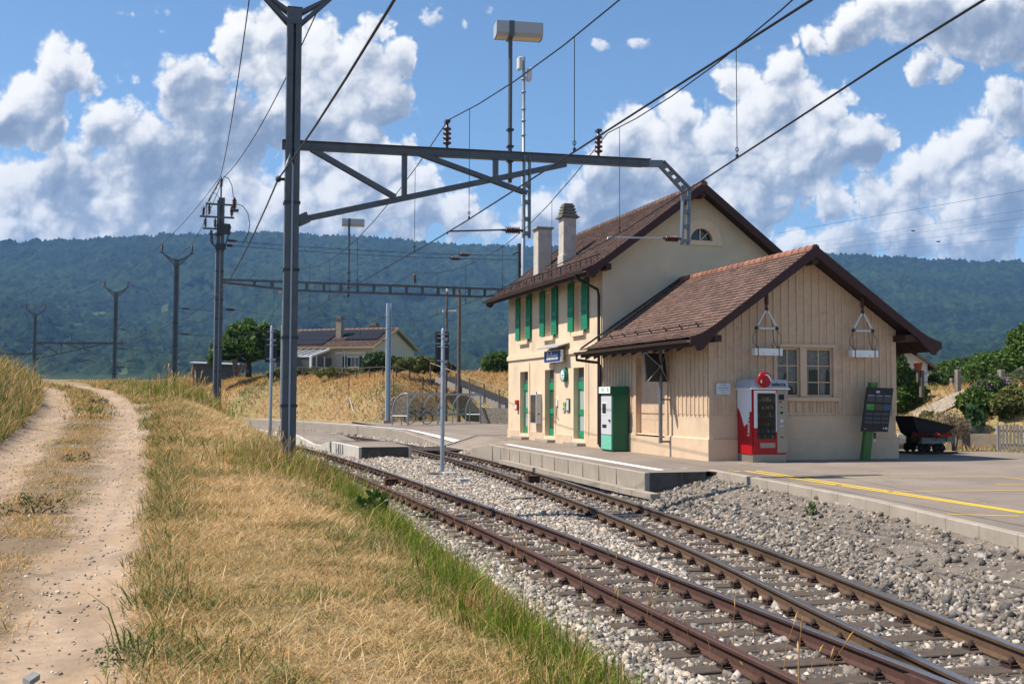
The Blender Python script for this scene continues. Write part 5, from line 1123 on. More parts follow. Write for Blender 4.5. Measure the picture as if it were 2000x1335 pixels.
b = MB(); b.box((tx0-.006, ty0+.42, 1.22), (tx0, ty1-.16, 1.32)); b.box((tx0-.03, ty0+.1, 1.42), (tx0, ty0+.2, 1.48)); b.build('slot', BLACKP, fp); b = MB(); b.box((tx0, ty0+.03, .56), (tx0+.03, ty1-.05, 1.0)); b.build('base_panel', TL, T)
b = MB(); b.box((tx0+.06, ty0+.03, .495), (tx1-.02, ty1-.03, .53)); b.build('foot', BLACKP, T)
# mirror on its pole under the shed eave
T = thing('platform_mirror', 'square traffic mirror seen from behind on a grey pole under the shed eave', 'mirror', (-.32, 2.3, .9)); b = MB(); b.tube([(-.32, 2.30, .88), (-.32, 2.30, 3.55)], .055, 10); b.build('pole', mat('pole_grey', (.16, .18, .20), .45, .3, var=.25, vscale=14), T)
c = Vector((-.46, 2.30, 3.0)); fw = Vector((-.42, .90, -.12)).normalized(); up = Vector((0, 0, 1)); rt = fw.cross(up).normalized(); up = rt.cross(fw); rot = Matrix((rt, fw, up)).transposed()
b = MB(); q = [c+rt*x*.44+up*z*.40 for x, z in ((-1,-1),(1,-1),(1,1),(-1,1))]; k = [c-fw*.12+rt*x*.10+up*z*.10 for x, z in ((-1,-1),(1,-1),(1,1),(-1,1))]; f_ = [p+fw*.05 for p in q]
b.add(q+k+f_, [(0,1,5,4),(1,2,6,5),(2,3,7,6),(3,0,4,7),(4,5,6,7),(8,9,1,0),(9,10,2,1),(10,11,3,2),(11,8,0,3)]); mr = b.build('mirror_shell', mat('mirror_back', (.05, .042, .036), .6, var=.1), T)
b = MB(); b.add([p+fw*.002 for p in f_], [(0,1,2,3)]); b.build('mirror_glass', mat('mirror_silver', (.6, .6, .6), .05, 1.), mr)
b = MB()
for i in range(4): b.tube([q[i]-fw*.03, c-fw*.17], .013, 5)
b.tube([c-fw*.14, (-.32, 2.30, 3.0)], .03, 6); b.lathe([(.075, -.08), (.075, .08)], (-.32, 2.30, 3.0), 8); b.build('bracket', GALV, T)
b = MB(); b.bar((-.32, 2.3, .92), (0, 2.3, .92), .05); b.bar((-.32, 2.3, 2.1), (0, 2.3, 2.1), .04); b.build('wall_bracket', STEEL, T)
# white notice on the corner
T = thing('wall_notice', 'white printed notice on the shed boards beside the vending machine', 'notice', (.4, -.05, 2.24)); b = MB(); b.box((.19, -.055, 2.24), (.60, -.037, 2.53)); b.build('board', mat('notice_white', (.62, .64, .68), .4), T)
text('lettering', 'CFF SBB', .05, (.395, -.0555, 2.475), FY, mat('notice_teal', (.05, .16, .22), .6), T, extr=.0005); text('lettering', 'ARRET DES TRAINS', .034, (.395, -.0555, 2.41), FY, INK, T, extr=.0005, bold=.0006)
b = MB()
for z, w in ((2.365, .13), (2.35, .10), (2.315, .07), (2.29, .05), (2.265, .06)): b.box((.395-w, -.0557, z), (.395+w, -.0552, z+.006))
b.build('small_print', mat('print_grey', (.3, .3, .32), .7), T)
# vending machine
vx0, vx1, vy0, vy1 = .79, 1.80, -.84, -.07
T = thing('vending_machine', 'red and white snack vending machine with a round red sign on top', 'vending machine', ((vx0+vx1)/2, (vy0+vy1)/2, .5)); VW = mat('vending_white', (.70, .71, .74), .35); VD = mat('vending_grey', (.25, .25, .26), .45); CHAMP = mat('vending_panel', (.30, .26, .215), .35, .4, var=.1)
b = MB(); b.box((vx0, vy0+.03, .70), (vx1, vy1, 2.37)); b.build('body', RED, T, bevel=.01)
b = MB(); b.box((vx0+.02, vy0+.02, .5), (vx1-.02, vy1, .70)); b.build('base', CHAMP, T); b = MB(); b.box((vx0+.05, vy0+.12, .492), (vx1-.05, vy1, .5)); b.build('foot', BLACKP, T)
b = MB(); pts = [(vy0+.02, 1.95), (vy0+.02, 2.365), (vy1-.01, 2.365), (vy1-.01, 1.88), (-.16, 1.84), (-.28, 1.70), (-.40, 1.45), (-.46, 1.38), (-.52, 1.42), (-.62, 1.50), (-.72, 1.66), (vy0+.10, 1.95)]
b.prism([(vx0-.004, y, z) for y, z in [(vy0+.03, 2.365), (vy1-.0, 2.365), (vy1-.0, 1.90), (-.14, 1.87), (-.25, 1.74), (-.35, 1.55), (-.43, 1.40), (-.50, 1.45), (-.58, 1.48), (-.64, 1.50), (-.68, 1.78), (vy0+.03, 1.80)]], (.003, 0, 0)); b.build('side_panel', VW, T)
text('lettering', 'TAKE ME!', .15, (vx0-.006, vy0+.17, 1.47), (math.pi/2, -math.pi/2, -math.pi/2), WHITE, T, extr=.001, bold=.003)
b = MB(); b.box((vx0+.04, vy0, .74), (vx1-.30, vy0+.03, 2.35)); fr = b.build('front', RED, T); b = MB(); b.box((vx0+.05, vy0-.004, 1.38), (vx0+.15, vy0-.001, 2.34)); b.box((vx0+.15, vy0-.004, 2.27), (vx1-.32, vy0-.001, 2.34)); b.box((vx1-.33, vy0-.004, 1.28), (vx1-.30, vy0-.001, 2.27)); b.build('front_trim', VW, fr)
b = MB(); b.box((vx0+.15, vy0-.004, 1.10), (vx1-.335, vy0-.001, 2.27)); b.build('back_panel', BLACKP, fr)
b = MB(); rr = random.Random(4); cols = [(.22,.19,.04),(.06,.15,.08),(.14,.03,.03),(.06,.10,.16),(.30,.30,.29),(.03,.03,.035),(.16,.20,.20),(.02,.02,.025),(.02,.02,.025),(.02,.025,.03)]
for r, z in enumerate((2.12, 1.93, 1.72, 1.52, 1.33, 1.17)):
    b.box((vx0+.16, vy0-.014, z-.075), (vx1-.34, vy0-.005, z-.065), col=(.05, .05, .055))
    for k in range(9): x = vx0+.17+k*.056; b.box((x, vy0-.013, z-.064), (x+rr.uniform(.025, .042), vy0-.0055, z+rr.uniform(-.01, .06)), col=rr.choice(cols))
b.build('snacks', mat('packaging', (1, 1, 1), .4, attr=True), fr)
b = MB(); b.box((vx0+.15, vy0-.021, 1.10), (vx1-.335, vy0-.018, 2.27)); b.build('pane', glassmat('vending_glass', (.004, .006, .007), .06, .22), fr)
b = MB(); b.box((vx0+.22, vy0-.012, .98-.11), (vx1-.36, vy0-.001, .98+.02)); b.build('hatch', CHAMP, fr)
b = MB(); b.box((vx1-.29, vy0, .74), (vx1, vy0+.03, 2.35)); cp = b.build('control_panel', CHAMP, T); b = MB(); b.box((vx1-.24, vy0-.006, 2.10), (vx1-.08, vy0-.001, 2.24)); b.box((vx1-.19, vy0-.006, 1.90), (vx1-.12, vy0-.001, 1.92)); b.box((vx1-.19, vy0-.006, 1.74), (vx1-.12, vy0-.001, 1.80)); b.box((vx1-.19, vy0-.006, 1.13), (vx1-.12, vy0-.001, 1.16)); b.build('keypad', BLACKP, cp); b = MB(); b.box((vx1-.24, vy0-.005, 2.03), (vx1-.15, vy0-.001, 2.07)); b.build('red_label', RED, cp); b = MB(); b.box((vx1-.20, vy0-.006, 1.52), (vx1-.11, vy0-.001, 1.60)); b.box((vx1-.21, vy0-.006, 1.41), (vx1-.11, vy0-.001, 1.45)); b.build('coin_slot', LGREY, cp)
b = MB(); z0, z1 = 2.40, 2.62; P_ = lambda i, z: [(vx0-.05+i, vy0-.05+i, z), (vx1+.04-i, vy0-.05+i, z), (vx1+.04-i, vy1+.02, z), (vx0-.05+i, vy1+.02, z)]
b.add(P_(0, z0)+P_(.06, z1), [(0,1,5,4),(1,2,6,5),(2,3,7,6),(3,0,4,7),(4,5,6,7),(3,2,1,0)]); b.build('roof_box', mat('roof_box_grey', (.40, .41, .45), .35), T); b = MB(); b.box((vx0-.07, vy0-.07, 2.365), (vx1+.06, vy1+.02, 2.40)); b.build('roof_rim', WHITE, T)
text('lettering', 'selecta', .15, (1.545, vy0-.033, 2.50), (math.pi/2-.25, 0, 0), BLACKP, T, extr=.001, bold=.002)
b = MB(); sc = Vector((1.09, vy0-.10, 2.62)); R90 = Matrix.Rotation(math.pi/2, 3, 'X'); b.lathe([(0, -.035), (.17, -.035), (.20, -.01), (.20, .02), (.17, .045), (0, .055)], sc, 28, R90); ds = b.build('round_sign', RED, T)
b = MB(); W_ = [Vector((sc.x+.01+.16*math.cos(a)*.9+.02, sc.y-.062, sc.z+.03+.13*math.sin(a))) for a in np.linspace(2.5, .6, 8)]
pts = [(-.0, .12), (.05, .145), (.10, .12), (.15, .06), (.18, -.01), (.175, -.05)]; wd = [.006, .016, .024, .024, .016, .004]
vs = []
for i, (x, z) in enumerate(pts):
    a, c_ = pts[max(0, i-1)], pts[min(len(pts)-1, i+1)]; tx, tz = c_[0]-a[0], c_[1]-a[1]; l = math.hypot(tx, tz); nx, nz = -tz/l*wd[i], tx/l*wd[i]; vs += [(sc.x+x-.02+nx, sc.y-.0575, sc.z+z-.02+nz), (sc.x+x-.02-nx, sc.y-.0575, sc.z+z-.02-nz)]
b.add(vs, [(2*i, 2*i+1, 2*i+3, 2*i+2) for i in range(5)]); b.box((sc.x-.135, sc.y-.058, sc.z-.09), (sc.x-.10, sc.y-.055, sc.z-.01)); b.build('emblem', WHITE, ds)
# hanging tensioning rigs in front of the gable
def rig(label, x):
    y = -.36; T = thing('hanging_insulator', label, 'insulator rig', (x, y, 3.3), 0, 'wire rigs hanging from the shed gable'); ZT = 4.96
    b = MB(); insulator(b, (x, y, 4.55), (x, y, ZT), .07, 6, .04); b.build('insulator', PORC, T)
    b = MB(); b.tube([(x, y, ZT), (x, y, sg(x)+.0)], .02, 6); b.lathe([(.0, .06), (.06, .04), (.07, 0), (.02, -.04)], (x, y, ZT+.03), 8); b.build('hook', STEEL_D, T)
    b = MB()
    for p, q in (((x, 4.5), (x-.31, 3.99)), ((x, 4.5), (x+.31, 3.99)), ((x-.31, 3.98), (x+.31, 3.98))):
        a, c = Vector((p[0], y, p[1])), Vector((q[0], y, q[1])); b.tube([a.lerp(c, .12), a.lerp(c, .88)], .032, 8)
    b.build('strut', mat('rig_white', (.62, .63, .64), .4, .2), T)
    b = MB()
    for p in ((x, 4.5), (x-.31, 3.98), (x+.31, 3.98)): b.lathe([(0, -.05), (.045, -.03), (.045, .03), (0, .05)], (p[0], y, p[1]), 8); 
    for p, q in (((x, 4.5), (x-.31, 3.99)), ((x, 4.5), (x+.31, 3.99)), ((x-.31, 3.98), (x+.31, 3.98))): b.tube([(p[0], y, p[1]), (q[0], y, q[1])], .014, 5)
    for s in (-1, 1): b.tube([(x+s*.31, y, 3.95), (x+s*.31, y, 3.4)], .009, 5); b.tube([(x+s*.3, y, 3.95), (x+s*.42, y-.02, 3.75), (x+s*.42, y-.02, 3.6), (x+s*.28, y-.06, 3.44), (x+s*.14, y-.09, 3.3)], .008, 5); b.bar((x+s*.31, y-.09, 3.24), (x+s*.31, y-.09, 3.5), .02)
    b.tube([(x+.1, y, 4.4), (x+.16, y, 4.1), (x+.2, y, 3.7), (x+.3, y, 3.45)], .008, 5); b.build('tether', STEEL_D, T)
    b = MB(); b.box((x-.40, y-.09, 3.26), (x+.42, y+.09, 3.45)); tr = b.build('trough', WHITE, T, bevel=.006)
    b = MB(); rr = random.Random(int(x*10))
    for k in range(9): a = x-.3+k*.075; b.tube([(a, y, 3.44), (a+rr.uniform(-.06, .06), y, 3.44+rr.uniform(.06, .16))], .004, 4, False)
    b.build('twig', mat('dry_twig', (.22, .17, .11), .9), tr)
rig('hanging wire rig with a white trough above the vending machine', 1.51); rig('hanging wire rig with a white trough above the information board', 4.45)
# information board on a slanting green post
T = thing('information_board', 'black information panel with pictures on a slanting green post', 'information board', (4.4, -.5, .5)); PG = mat('post_green', (.06, .155, .035), .45, var=.12)
b = MB(); b.prism([(4.28, -.52, .5), (4.52, -.52, .5), (4.80, -.52, 2.58), (4.58, -.52, 2.58)], (0, .14, 0)); b.build('post', PG, T)
A0, A1, A2, A3 = Vector((4.22, -.56, 1.27)), Vector((5.05, -.56, 1.25)), Vector((5.25, -.56, 2.43)), Vector((4.42, -.56, 2.45))
def bq(u, v, off=0.): return A0.lerp(A1, u).lerp(A3.lerp(A2, u), v)+Vector((0, off, 0))
b = MB(); b.prism([A0, A1, A2, A3], (0, .035, 0)); pn = b.build('panel', mat('panel_black', (.010, .012, .017), .35), T)
def patch(b, u0, u1, v0, v1): b.add([bq(u0, v0, -.003), bq(u1, v0, -.003), bq(u1, v1, -.003), bq(u0, v1, -.003)], [(0, 1, 2, 3)])
tg = mat('panel_text', (.10, .105, .115), .6); b = MB(); rr = random.Random(8)
for c in range(3):
    u0 = .07+c*.31
    for v0, v1 in ((.66, .80), (.36, .43), (.26, .33), (.17, .24)):
        n = int((v1-v0)/.018)
        for k in range(n): patch(b, u0, u0+rr.uniform(.22, .28) if k == 0 else u0+.28-rr.uniform(0, .015), v1-(k+.8)*.018, v1-k*.018-.004)
b.build('text_block', tg, pn); b = MB()
for c in range(3): patch(b, .07+c*.31, .07+c*.31+.25, .812, .824)
patch(b, .36, .50, .88, .925); patch(b, .79, .84, .065, .10); patch(b, .88, .96, .055, .105); b.build('heading', mat('panel_white', (.5, .5, .52), .6), pn)
for c, (n_, cl) in enumerate((('green', (.07, .30, .06)), ('brown', (.08, .055, .03)), ('blue', (.05, .10, .20)))): b = MB(); patch(b, .07+c*.31, .07+c*.31+.285, .49, .62); b.build('picture', mat('picture_'+n_, cl, .5, var=.5, vscale=14, stain=(.01, .02, .01) if c == 0 else (.13, .10, .05) if c == 1 else (.02, .03, .03), stain_scale=9, stain_amt=.9), pn)
b = MB(); patch(b, .08, .2, .05, .07); b.build('logo', mat('orange_print', (.4, .16, .05), .6), pn)
b = MB(); b.box((4.62, -.526, 1.08), (4.70, -.522, 1.24)); b.build('sticker', DKGREY, T); b = MB(); b.box((4.63, -.526, .98), (4.69, -.522, 1.05)); b.build('badge', LGREY, T)
# tipper wagon with flowers
wx, wy = 8.45, 2.35
T = thing('tipper_wagon', 'tipping mine wagon with a flower box, coloured dark for the shade beside the shed', 'wagon', (wx, wy, .5)); WB = mat('wagon_shade', (.014, .013, .013), .7, var=.3, vscale=8)  # near-black tone puts the shade of the shed into the wagon colour
b = MB(); sec = [(-.72, 1.62), (-.50, 1.12), (-.28, .98), (.20, .98), (.48, 1.10), (.80, 1.30)]
for y in (-.42, .42): b.prism([(wx+x, wy+y, z) for x, z in sec], (0, .02, 0))
b.add([(wx+x, wy+y, z) for y in (-.42, .44) for x, z in sec], [(i, i+1, 7+i, 6+i) for i in range(5)]); b.add([(wx+x*.97, wy+y, z+.02) for y in (-.42, .44) for x, z in sec], [(6+i, 7+i, i+1, i) for i in range(5)]); b.bar((wx-.72, wy-.43, 1.62), (wx+.80, wy-.43, 1.30), .04, .04); b.build('tub', WB, T)
b = MB(); b.box((wx-.45, wy-.35, .72), (wx+.45, wy-.25, .80)); b.box((wx-.45, wy+.25, .72), (wx+.45, wy+.35, .80)); 
for x in (-.3, .3): b.box((wx+x-.05, wy-.38, .80), (wx+x+.05, wy+.38, .98)); b.box((wx+x-.12, wy-.36, .64), (wx+x+.12, wy-.28, .76))
b.build('chassis', WB, T)
for x in (-.26, .26):
    for y in (-.33, .33):
        for dx in (-.11, .11): b = MB(); b.lathe([(.02, -.03), (.105, -.03), (.105, .02), (.12, .02), (.12, .035), (.02, .035)], (wx+x+dx, wy+y, .67), 14, Matrix.Rotation(math.pi/2, 3, 'X')); b.build('wheel', WB, T)
b = MB(); b.box((wx-.55, wy-.62, .82), (wx+.30, wy-.44, 1.00)); b.box((wx+.36, wy-.60, .86), (wx+.62, wy-.44, 1.02)); bx = b.build('flower_box', mat('old_board', (.20, .195, .185), .9, var=.35, vscale=9), T)
b = MB()
for y in (-.33, .33): b.bar((wx-.75, wy+y, .53), (wx+.95, wy+y, .53), .05, .05)
for x in (-.5, .0, .55): b.bar((wx+x, wy-.6, .50), (wx+x, wy+.6, .50), .14, .05)
b.build('track_piece', RUST, T)
# signals between the tracks
def signal(label, x, y, z0, ztop, p1, p2, base):
    T = thing('track_signal', label, 'signal', (x, y, z0), 0, 'track signals seen from behind'); b = MB(); b.tube([(x, y, z0-.3), (x, y, ztop-.04), (x, y, ztop)], [.06, .06, .035], 10); b.build('pole', GALV, T)
    for (za, zb, w) in (p1, p2):
        b = MB(); b.box((x-w/2, y+.06, za), (x+w/2, y+.12, zb)); b.box((x-w/2-.015, y+.12, za-.015), (x+w/2+.015, y+.14, zb+.015)); a = b.build('panel', DKGREY, T)
        b = MB(); b.box((x+w*.16, y+.05, za+.03), (x+w*.36, y+.059, za+.11)); b.build('label_plate', LGREY, a); b = MB()
        for z in (za+.06, zb-.10): b.box((x-w*.42, y+.03, z+.03), (x+w*.42, y+.06, z+.06)); b.lathe([(.065, 0), (.07, .02), (.07, .05), (.065, .07)], (x, y, z), 8)
        b.build('clamp', GALV, a)
    if base: b = MB(); b.box((x-.36, y-.18, z0-.3), (x+.02, y+.25, z0+.02)); b.build('base', CONC_D, T); b = MB(); b.box((x-.02, y-.26, z0-.16), (x+.36, y+.05, z0+.05)); b.build('junction_box', LGREY, T, bevel=.02)
x, y = (float(v) for v in AZ(863.5, 922, -.02)[:2]); dd = (x-CAM[0])*sy_+(y-CAM[1])*cy_; zz = lambda py: float(AD(863, py, dd)[2])
signal('signal panels on a slim pole in the stones between the tracks', x, y, -.05, zz(641), (zz(667), zz(648), .38), (zz(711), zz(673), .38), True)
x, y = -10.0, 15.4; x, y = (float(v) for v in AD(530, 700, 39)[:2]); zz = lambda py: float(AD(530, py, 39)[2])
signal('signal panels on a slim pole left of the tracks behind the dry grass', x, y, .1, zz(636), (zz(668), zz(644), .40), (zz(706), zz(670), .42), False)
# boxes and stubs in the track
def lump(name, label, cat, px, py, z, sx, sy, sz, m, grp=None, stub=False):
    x, y = (float(v) for v in AZ(px, py, z)[:2]); T = thing(name, label, cat, (x, y, z), 0, grp); b = MB()
    if stub: b.lathe([(sx, -.1), (sx, sz*.7), (sx*.9, sz*.92), (sx*.4, sz), (0, sz)], (x, y, z), 12); b.build('body', m, T)
    else:
        b.box((x-sx/2, y-sy/2, z-.1), (x+sx/2, y+sy/2, z+sz)); b.build('body', m, T, bevel=.015); b = MB(); b.box((x-sx/2-.01, y-sy/2-.01, z+sz), (x+sx/2+.01, y+sy/2+.01, z+sz+.02)); b.build('lid', m, T)
lump('cable_box', 'pale grey cable box in the stones between the two tracks', 'cable box', 907, 943, -.1, .28, .22, .10, LGREY)
lump('track_box', 'dark rusty box between the rails of the nearer track', 'track box', 763, 946, -.15, .34, .3, .14, RUST)
lump('track_box', 'dark rusty box between the rails of the platform track', 'track box', 1040, 941, -.15, .34, .3, .16, RUST)
lump('marker_stub', 'short red brown stub beside the left rail of the platform track', 'marker', 1015, 947, -.15, .07, 0, .20, RAILRED, stub=True)
o = MB().bar(AZ(989, 975, -.1), AZ(1043, 972, -.1), .16, .06).build('loose_plank', WOODG); tag(o, 'loose wooden plank lying on the stones between the tracks', 'plank')
# ============================================================ foliage helpers
LEAF = mat('leaf', (1, 1, 1), .6, attr=True, spec=.25, transl=.35)
BARK = mat('bark', (.075, .055, .042), .95, var=.3, vscale=12, bump=.3)
def leaf_cloud(lobes, n, size, pal, seed=0, shell=.55, flatz=1., jit=.25):
    r_ = np.random.default_rng(seed); lobes = np.array(lobes, float); vol = lobes[:, 3]**2.2; k = r_.choice(len(lobes), n, p=vol/vol.sum()); L = lobes[k]
    d = r_.normal(size=(n, 3)); d /= np.linalg.norm(d, axis=1, keepdims=True); rad = (shell+(1-shell)*r_.random(n)**.6)*(1+jit*(n2(d[:, 0]*2.2+L[:, 0], d[:, 1]*2.2+d[:, 2]*1.7+L[:, 1], 1.5, 3, seed)-.5)*2)
    C = L[:, :3]+d*(rad*L[:, 3])[:, None]*np.array([1, 1, flatz]); s = size*np.exp(r_.normal(0, .3, n))
    a = r_.normal(size=(n, 3)); a /= np.linalg.norm(a, axis=1, keepdims=True); nn = d*.6+r_.normal(size=(n, 3))*.6; b = np.cross(nn, a); b /= np.linalg.norm(b, axis=1, keepdims=True)+1e-9
    a *= s[:, None]; b *= (s*.62)[:, None]; V = np.stack([C-a, C+b, C+a, C-b], 1).reshape(-1, 3); F = np.arange(4*n).reshape(n, 4)
    pal = np.array(pal); lt = np.clip(n2(C[:, 0], C[:, 2]+C[:, 1]*.5, 1.2/max(size*6, .2), 2, seed+3), 0, 1)
    col = pal[np.clip((lt*len(pal)+r_.normal(0, .8, n)).astype(int), 0, len(pal)-1)]*r_.uniform(.75, 1.25, (n, 1)); return V, F, np.repeat(col, 4, 0)
GREENS = [(.048,.09,.018),(.07,.125,.024),(.10,.165,.03),(.13,.21,.045)]; DARKG = [(.028,.055,.015),(.042,.078,.02),(.06,.105,.026)]; OLIVE = [(.10,.12,.03),(.15,.17,.045),(.20,.19,.06),(.08,.10,.03)]
def bush(name, label, cat, x, y, z, lobes, n, size, pal, seed, group=None, extra=None, stems=3):
    T = thing(name, label, cat, (x, y, z), 0, group); b = MB(); rr = random.Random(seed)
    for i in range(stems):
        l = lobes[i % len(lobes)]; b.tube([(rr.uniform(-.08, .08), rr.uniform(-.08, .08), -.2), (l[0]*.4+rr.uniform(-.05, .05), l[1]*.4, l[2]*.5), (l[0]*.8, l[1]*.8, l[2])], [.04*l[3]+.012, .025*l[3]+.008, .006], 5)
    b.build('stem', BARK, T, local=True)
    V, F, C = leaf_cloud(lobes, n, size, pal, seed); npmesh('foliage', V, F, LEAF, col=C, parent=T)
    if extra:
        ln, sz, pl = extra; V, F, C = leaf_cloud(lobes, ln, sz, pl, seed+9, .9); npmesh('blossom', V, F, mat('petal', (1, 1, 1), .6, attr=True), col=C, parent=T)
    return T
def tree(name, label, x, y, z, h_trunk, lobes, n, size, pal, seed, r=.2, cat='tree'):
    T = thing(name, label, cat, (x, y, z)); b = MB(); b.tube([(0, 0, -.3), (.02, 0, h_trunk*.5), (.0, .03, h_trunk)], [r*1.25, r, r*.8], 10)
    rr = random.Random(seed)
    for l in lobes:
        m = Vector((l[0]*.45+rr.uniform(-.1, .1), l[1]*.45, (h_trunk+l[2])*.5)); b.tube([(0, 0, h_trunk-.08), m, (l[0], l[1], l[2])], [r*.5, r*.3, r*.08], 6)
        for _ in range(2): b.tube([m, (l[0]+rr.uniform(-.6, .6)*l[3], l[1]+rr.uniform(-.6, .6)*l[3], l[2]+rr.uniform(-.3, .7)*l[3])], [r*.2, r*.05], 5)
    b.build('trunk', BARK, T, local=True); V, F, C = leaf_cloud(lobes, n, size, pal, seed, .35); npmesh('crown', V, F, LEAF, col=C, parent=T); return T
def at(px, d): p = AD(px, 700, d); return float(p[0]), float(p[1])
# ---- house with the conservatory
HW = mat('house_wall', (.52, .46, .37), .9, var=.06); HT = mat('house_tile', (1, 1, 1), .85, attr=True, var=.2, vscale=8); SOLAR = mat('solar_glass', (.016, .016, .022), .5, spec=.12); HS = mat('shutter_dark_green', (.012, .05, .03), .5)
d0 = 97.; hx, hy = at(732, d0); hz0 = 4.3; k = d0/FPX
T = thing('bungalow', 'low house with solar panels and a white conservatory on the far slope', 'house', (hx, hy, hz0), -YAW-R(20)); LX_ = 11.3; DY = 9.7; wz = 6.82-hz0; rz_ = 8.72-hz0
b = MB(); b.box((-LX_+.5, .5, -.6), (-.45, DY-.5, wz-.05)); b.add([(-.45, .5, wz-.05), (-.45, DY-.5, wz-.05), (-.45, DY/2, rz_-.25)], [(0, 1, 2)]); b.add([(-LX_+.5, .5, wz-.05), (-LX_+.5, DY-.5, wz-.05), (-LX_+.5, DY/2, rz_-.25)], [(2, 1, 0)]); b.build('wall', HW, T, local=True)
b = MB(); rr = random.Random(3); nC, nR = 42, 15
for sgn in (0, 1):
    for i in range(nR):
        for j in range(nC):
            x0, x1 = -LX_+LX_*j/nC, -LX_+LX_*(j+1)/nC; f0, f1 = i/nR, (i+1)/nR; ya, yb = (f0*DY/2, f1*DY/2) if not sgn else (DY-f0*DY/2, DY-f1*DY/2); za, zb = wz+(rz_-wz)*f0+.04, wz+(rz_-wz)*f1; xm = (x0+x1)/2; c = tuple(q*rr.uniform(.8, 1.2) for q in rr.choice([(.15,.085,.065),(.12,.072,.057),(.175,.10,.078)]))
            b.add([(x0, ya, za-.03), (xm, ya, za+.03), (x1, ya, za-.03), (x0, yb, zb-.03), (xm, yb, zb+.03), (x1, yb, zb-.03)], [(0,1,4,3),(1,2,5,4)] if not sgn else [(3,4,1,0),(4,5,2,1)], col=c)
ridge_b = MB()
for j in range(22): x0 = -LX_+LX_*j/22; b.tube([(x0, DY/2, rz_), (x0+.43, DY/2, rz_+.015)], .11, 6, True, col=(.30, .17, .12))
rf = b.build('roof', HT, T, local=True)
b = MB()
for x in (-.04, -LX_+.0): b.prism([(x, -.05, wz+.02), (x, DY/2, rz_+.05), (x, DY+.05, wz+.02), (x, DY+.05, wz-.2), (x, DY/2, rz_-.18), (x, -.05, wz-.2)], (.045, 0, 0))
b.add([(-.04, 0, wz-.03), (-.04, DY/2, rz_-.03), (-.5, DY/2, rz_-.03), (-.5, 0, wz-.03)], [(0,1,2,3)]); b.add([(-.04, DY, wz-.03), (-.04, DY/2, rz_-.03), (-.5, DY/2, rz_-.03), (-.5, DY, wz-.03)], [(3,2,1,0)]); b.box((-LX_, -.06, wz-.15), (0, .0, wz+.0)); b.build('eaves', mat('eaves_ochre', (.36, .28, .17), .8), T, local=True)
def sol(x0, x1, f0, f1):
    b = MB(); P_ = lambda x, f: (x, f*DY/2-.06, wz+(rz_-wz)*f+.11); b.add([P_(x0, f0), P_(x1, f0), P_(x1+(f1-f0)*.0, f1), P_(x0, f1)], [(0,1,2,3)]); b.add([(p[0], p[1]+.02, p[2]-.05) for p in (P_(x0, f0), P_(x1, f0), P_(x1, f1), P_(x0, f1))], [(3,2,1,0)]); s_ = b.build('solar_panel', SOLAR, T, local=True)
    b = MB(); 
    n = max(1, round((f1-f0)/.26))
    for i in range(n+1): f = f0+(f1-f0)*i/n; b.bar(P_(x0, f), P_(x1, f), .03, .03)
    m = max(1, round((x1-x0)/1.0))
    for i in range(m+1): x = x0+(x1-x0)*i/m; b.bar(P_(x, f0), P_(x, f1), .03, .03)
    b.build('solar_frame', mat('solar_line', (.05, .055, .07), .4), s_, local=True)
sol(-10.4, -5.7, .10, .60); sol(-10.1, -.9, .61, .87); sol(-4.0, -.7, .35, .60)
for x, y, w, zt in ((-5.1, 2.7, .55, 9.85-hz0), (-3.15, 5.9, .75, 9.4-hz0)):
    b = MB(); b.box((x-w/2, y-w/2, wz), (x+w/2, y+w/2, zt-.3)); c_ = b.build('chimney', mat('house_chimney', (.28, .24, .19), .9, var=.2), T, local=True); b = MB(); b.box((x-w/2-.08, y-w/2-.08, zt-.3), (x+w/2+.08, y+w/2+.08, zt-.2)); b.box((x-w/2+.02, y-w/2+.02, zt-.2), (x+w/2-.02, y+w/2-.02, zt)); b.build('chimney_cap', mat('cap_grey', (.15, .14, .13), .9), c_, local=True)
wx_ = -2.45; b = MB(); b.box((wx_-.62, .44, .62), (wx_+.62, .52, 1.62)); wd = b.build('window', WHITE, T, local=True); b = MB()
for x in (-.56, -.16, .24): b.box((wx_+x, .42, .70), (wx_+x+.34, .44, 1.55))
b.build('pane', GLASS, wd, local=True)
for s in (-1, 1): b = MB(); b.box((wx_+s*.86-.2, .43, .60), (wx_+s*.86+.2, .48, 1.64)); b.build('shutter', HS, T, local=True)
b = MB(); b.lathe([(0, .0), (.22, .02), (.46, .13)], (-.8, .15, 1.5), 18, Matrix.Rotation(R(75), 3, 'X')); b.bar((-.72, .5, 1.2), (-.72, .2, 1.32), .06); b.build('satellite_dish', mat('dish_grey', (.42, .43, .44), .5), T, local=True)
b = MB(); x0, x1, ya = -8.3, -4.7, -3.2
for x in np.linspace(x0, x1, 6): b.bar((x, .5, wz-.15), (x, ya, 1.55), .09, .12)
b.bar((x0-.1, ya, 1.55), (x1+.1, ya, 1.55), .14, .16); b.bar((x1, .5, wz-.15), (x1, ya, 1.55), .14, .2)
for x in (x0, x1): b.box((x-.09, ya-.09, -.9), (x+.09, ya+.09, 1.55)); b.box((x-.06, -.9, -.8), (x+.06, -.8, 1.6))
b.box((x1-.04, ya+.9, -.8), (x1+.04, ya+1.0, 1.6)); cv = b.build('conservatory', WHITE, T, local=True)
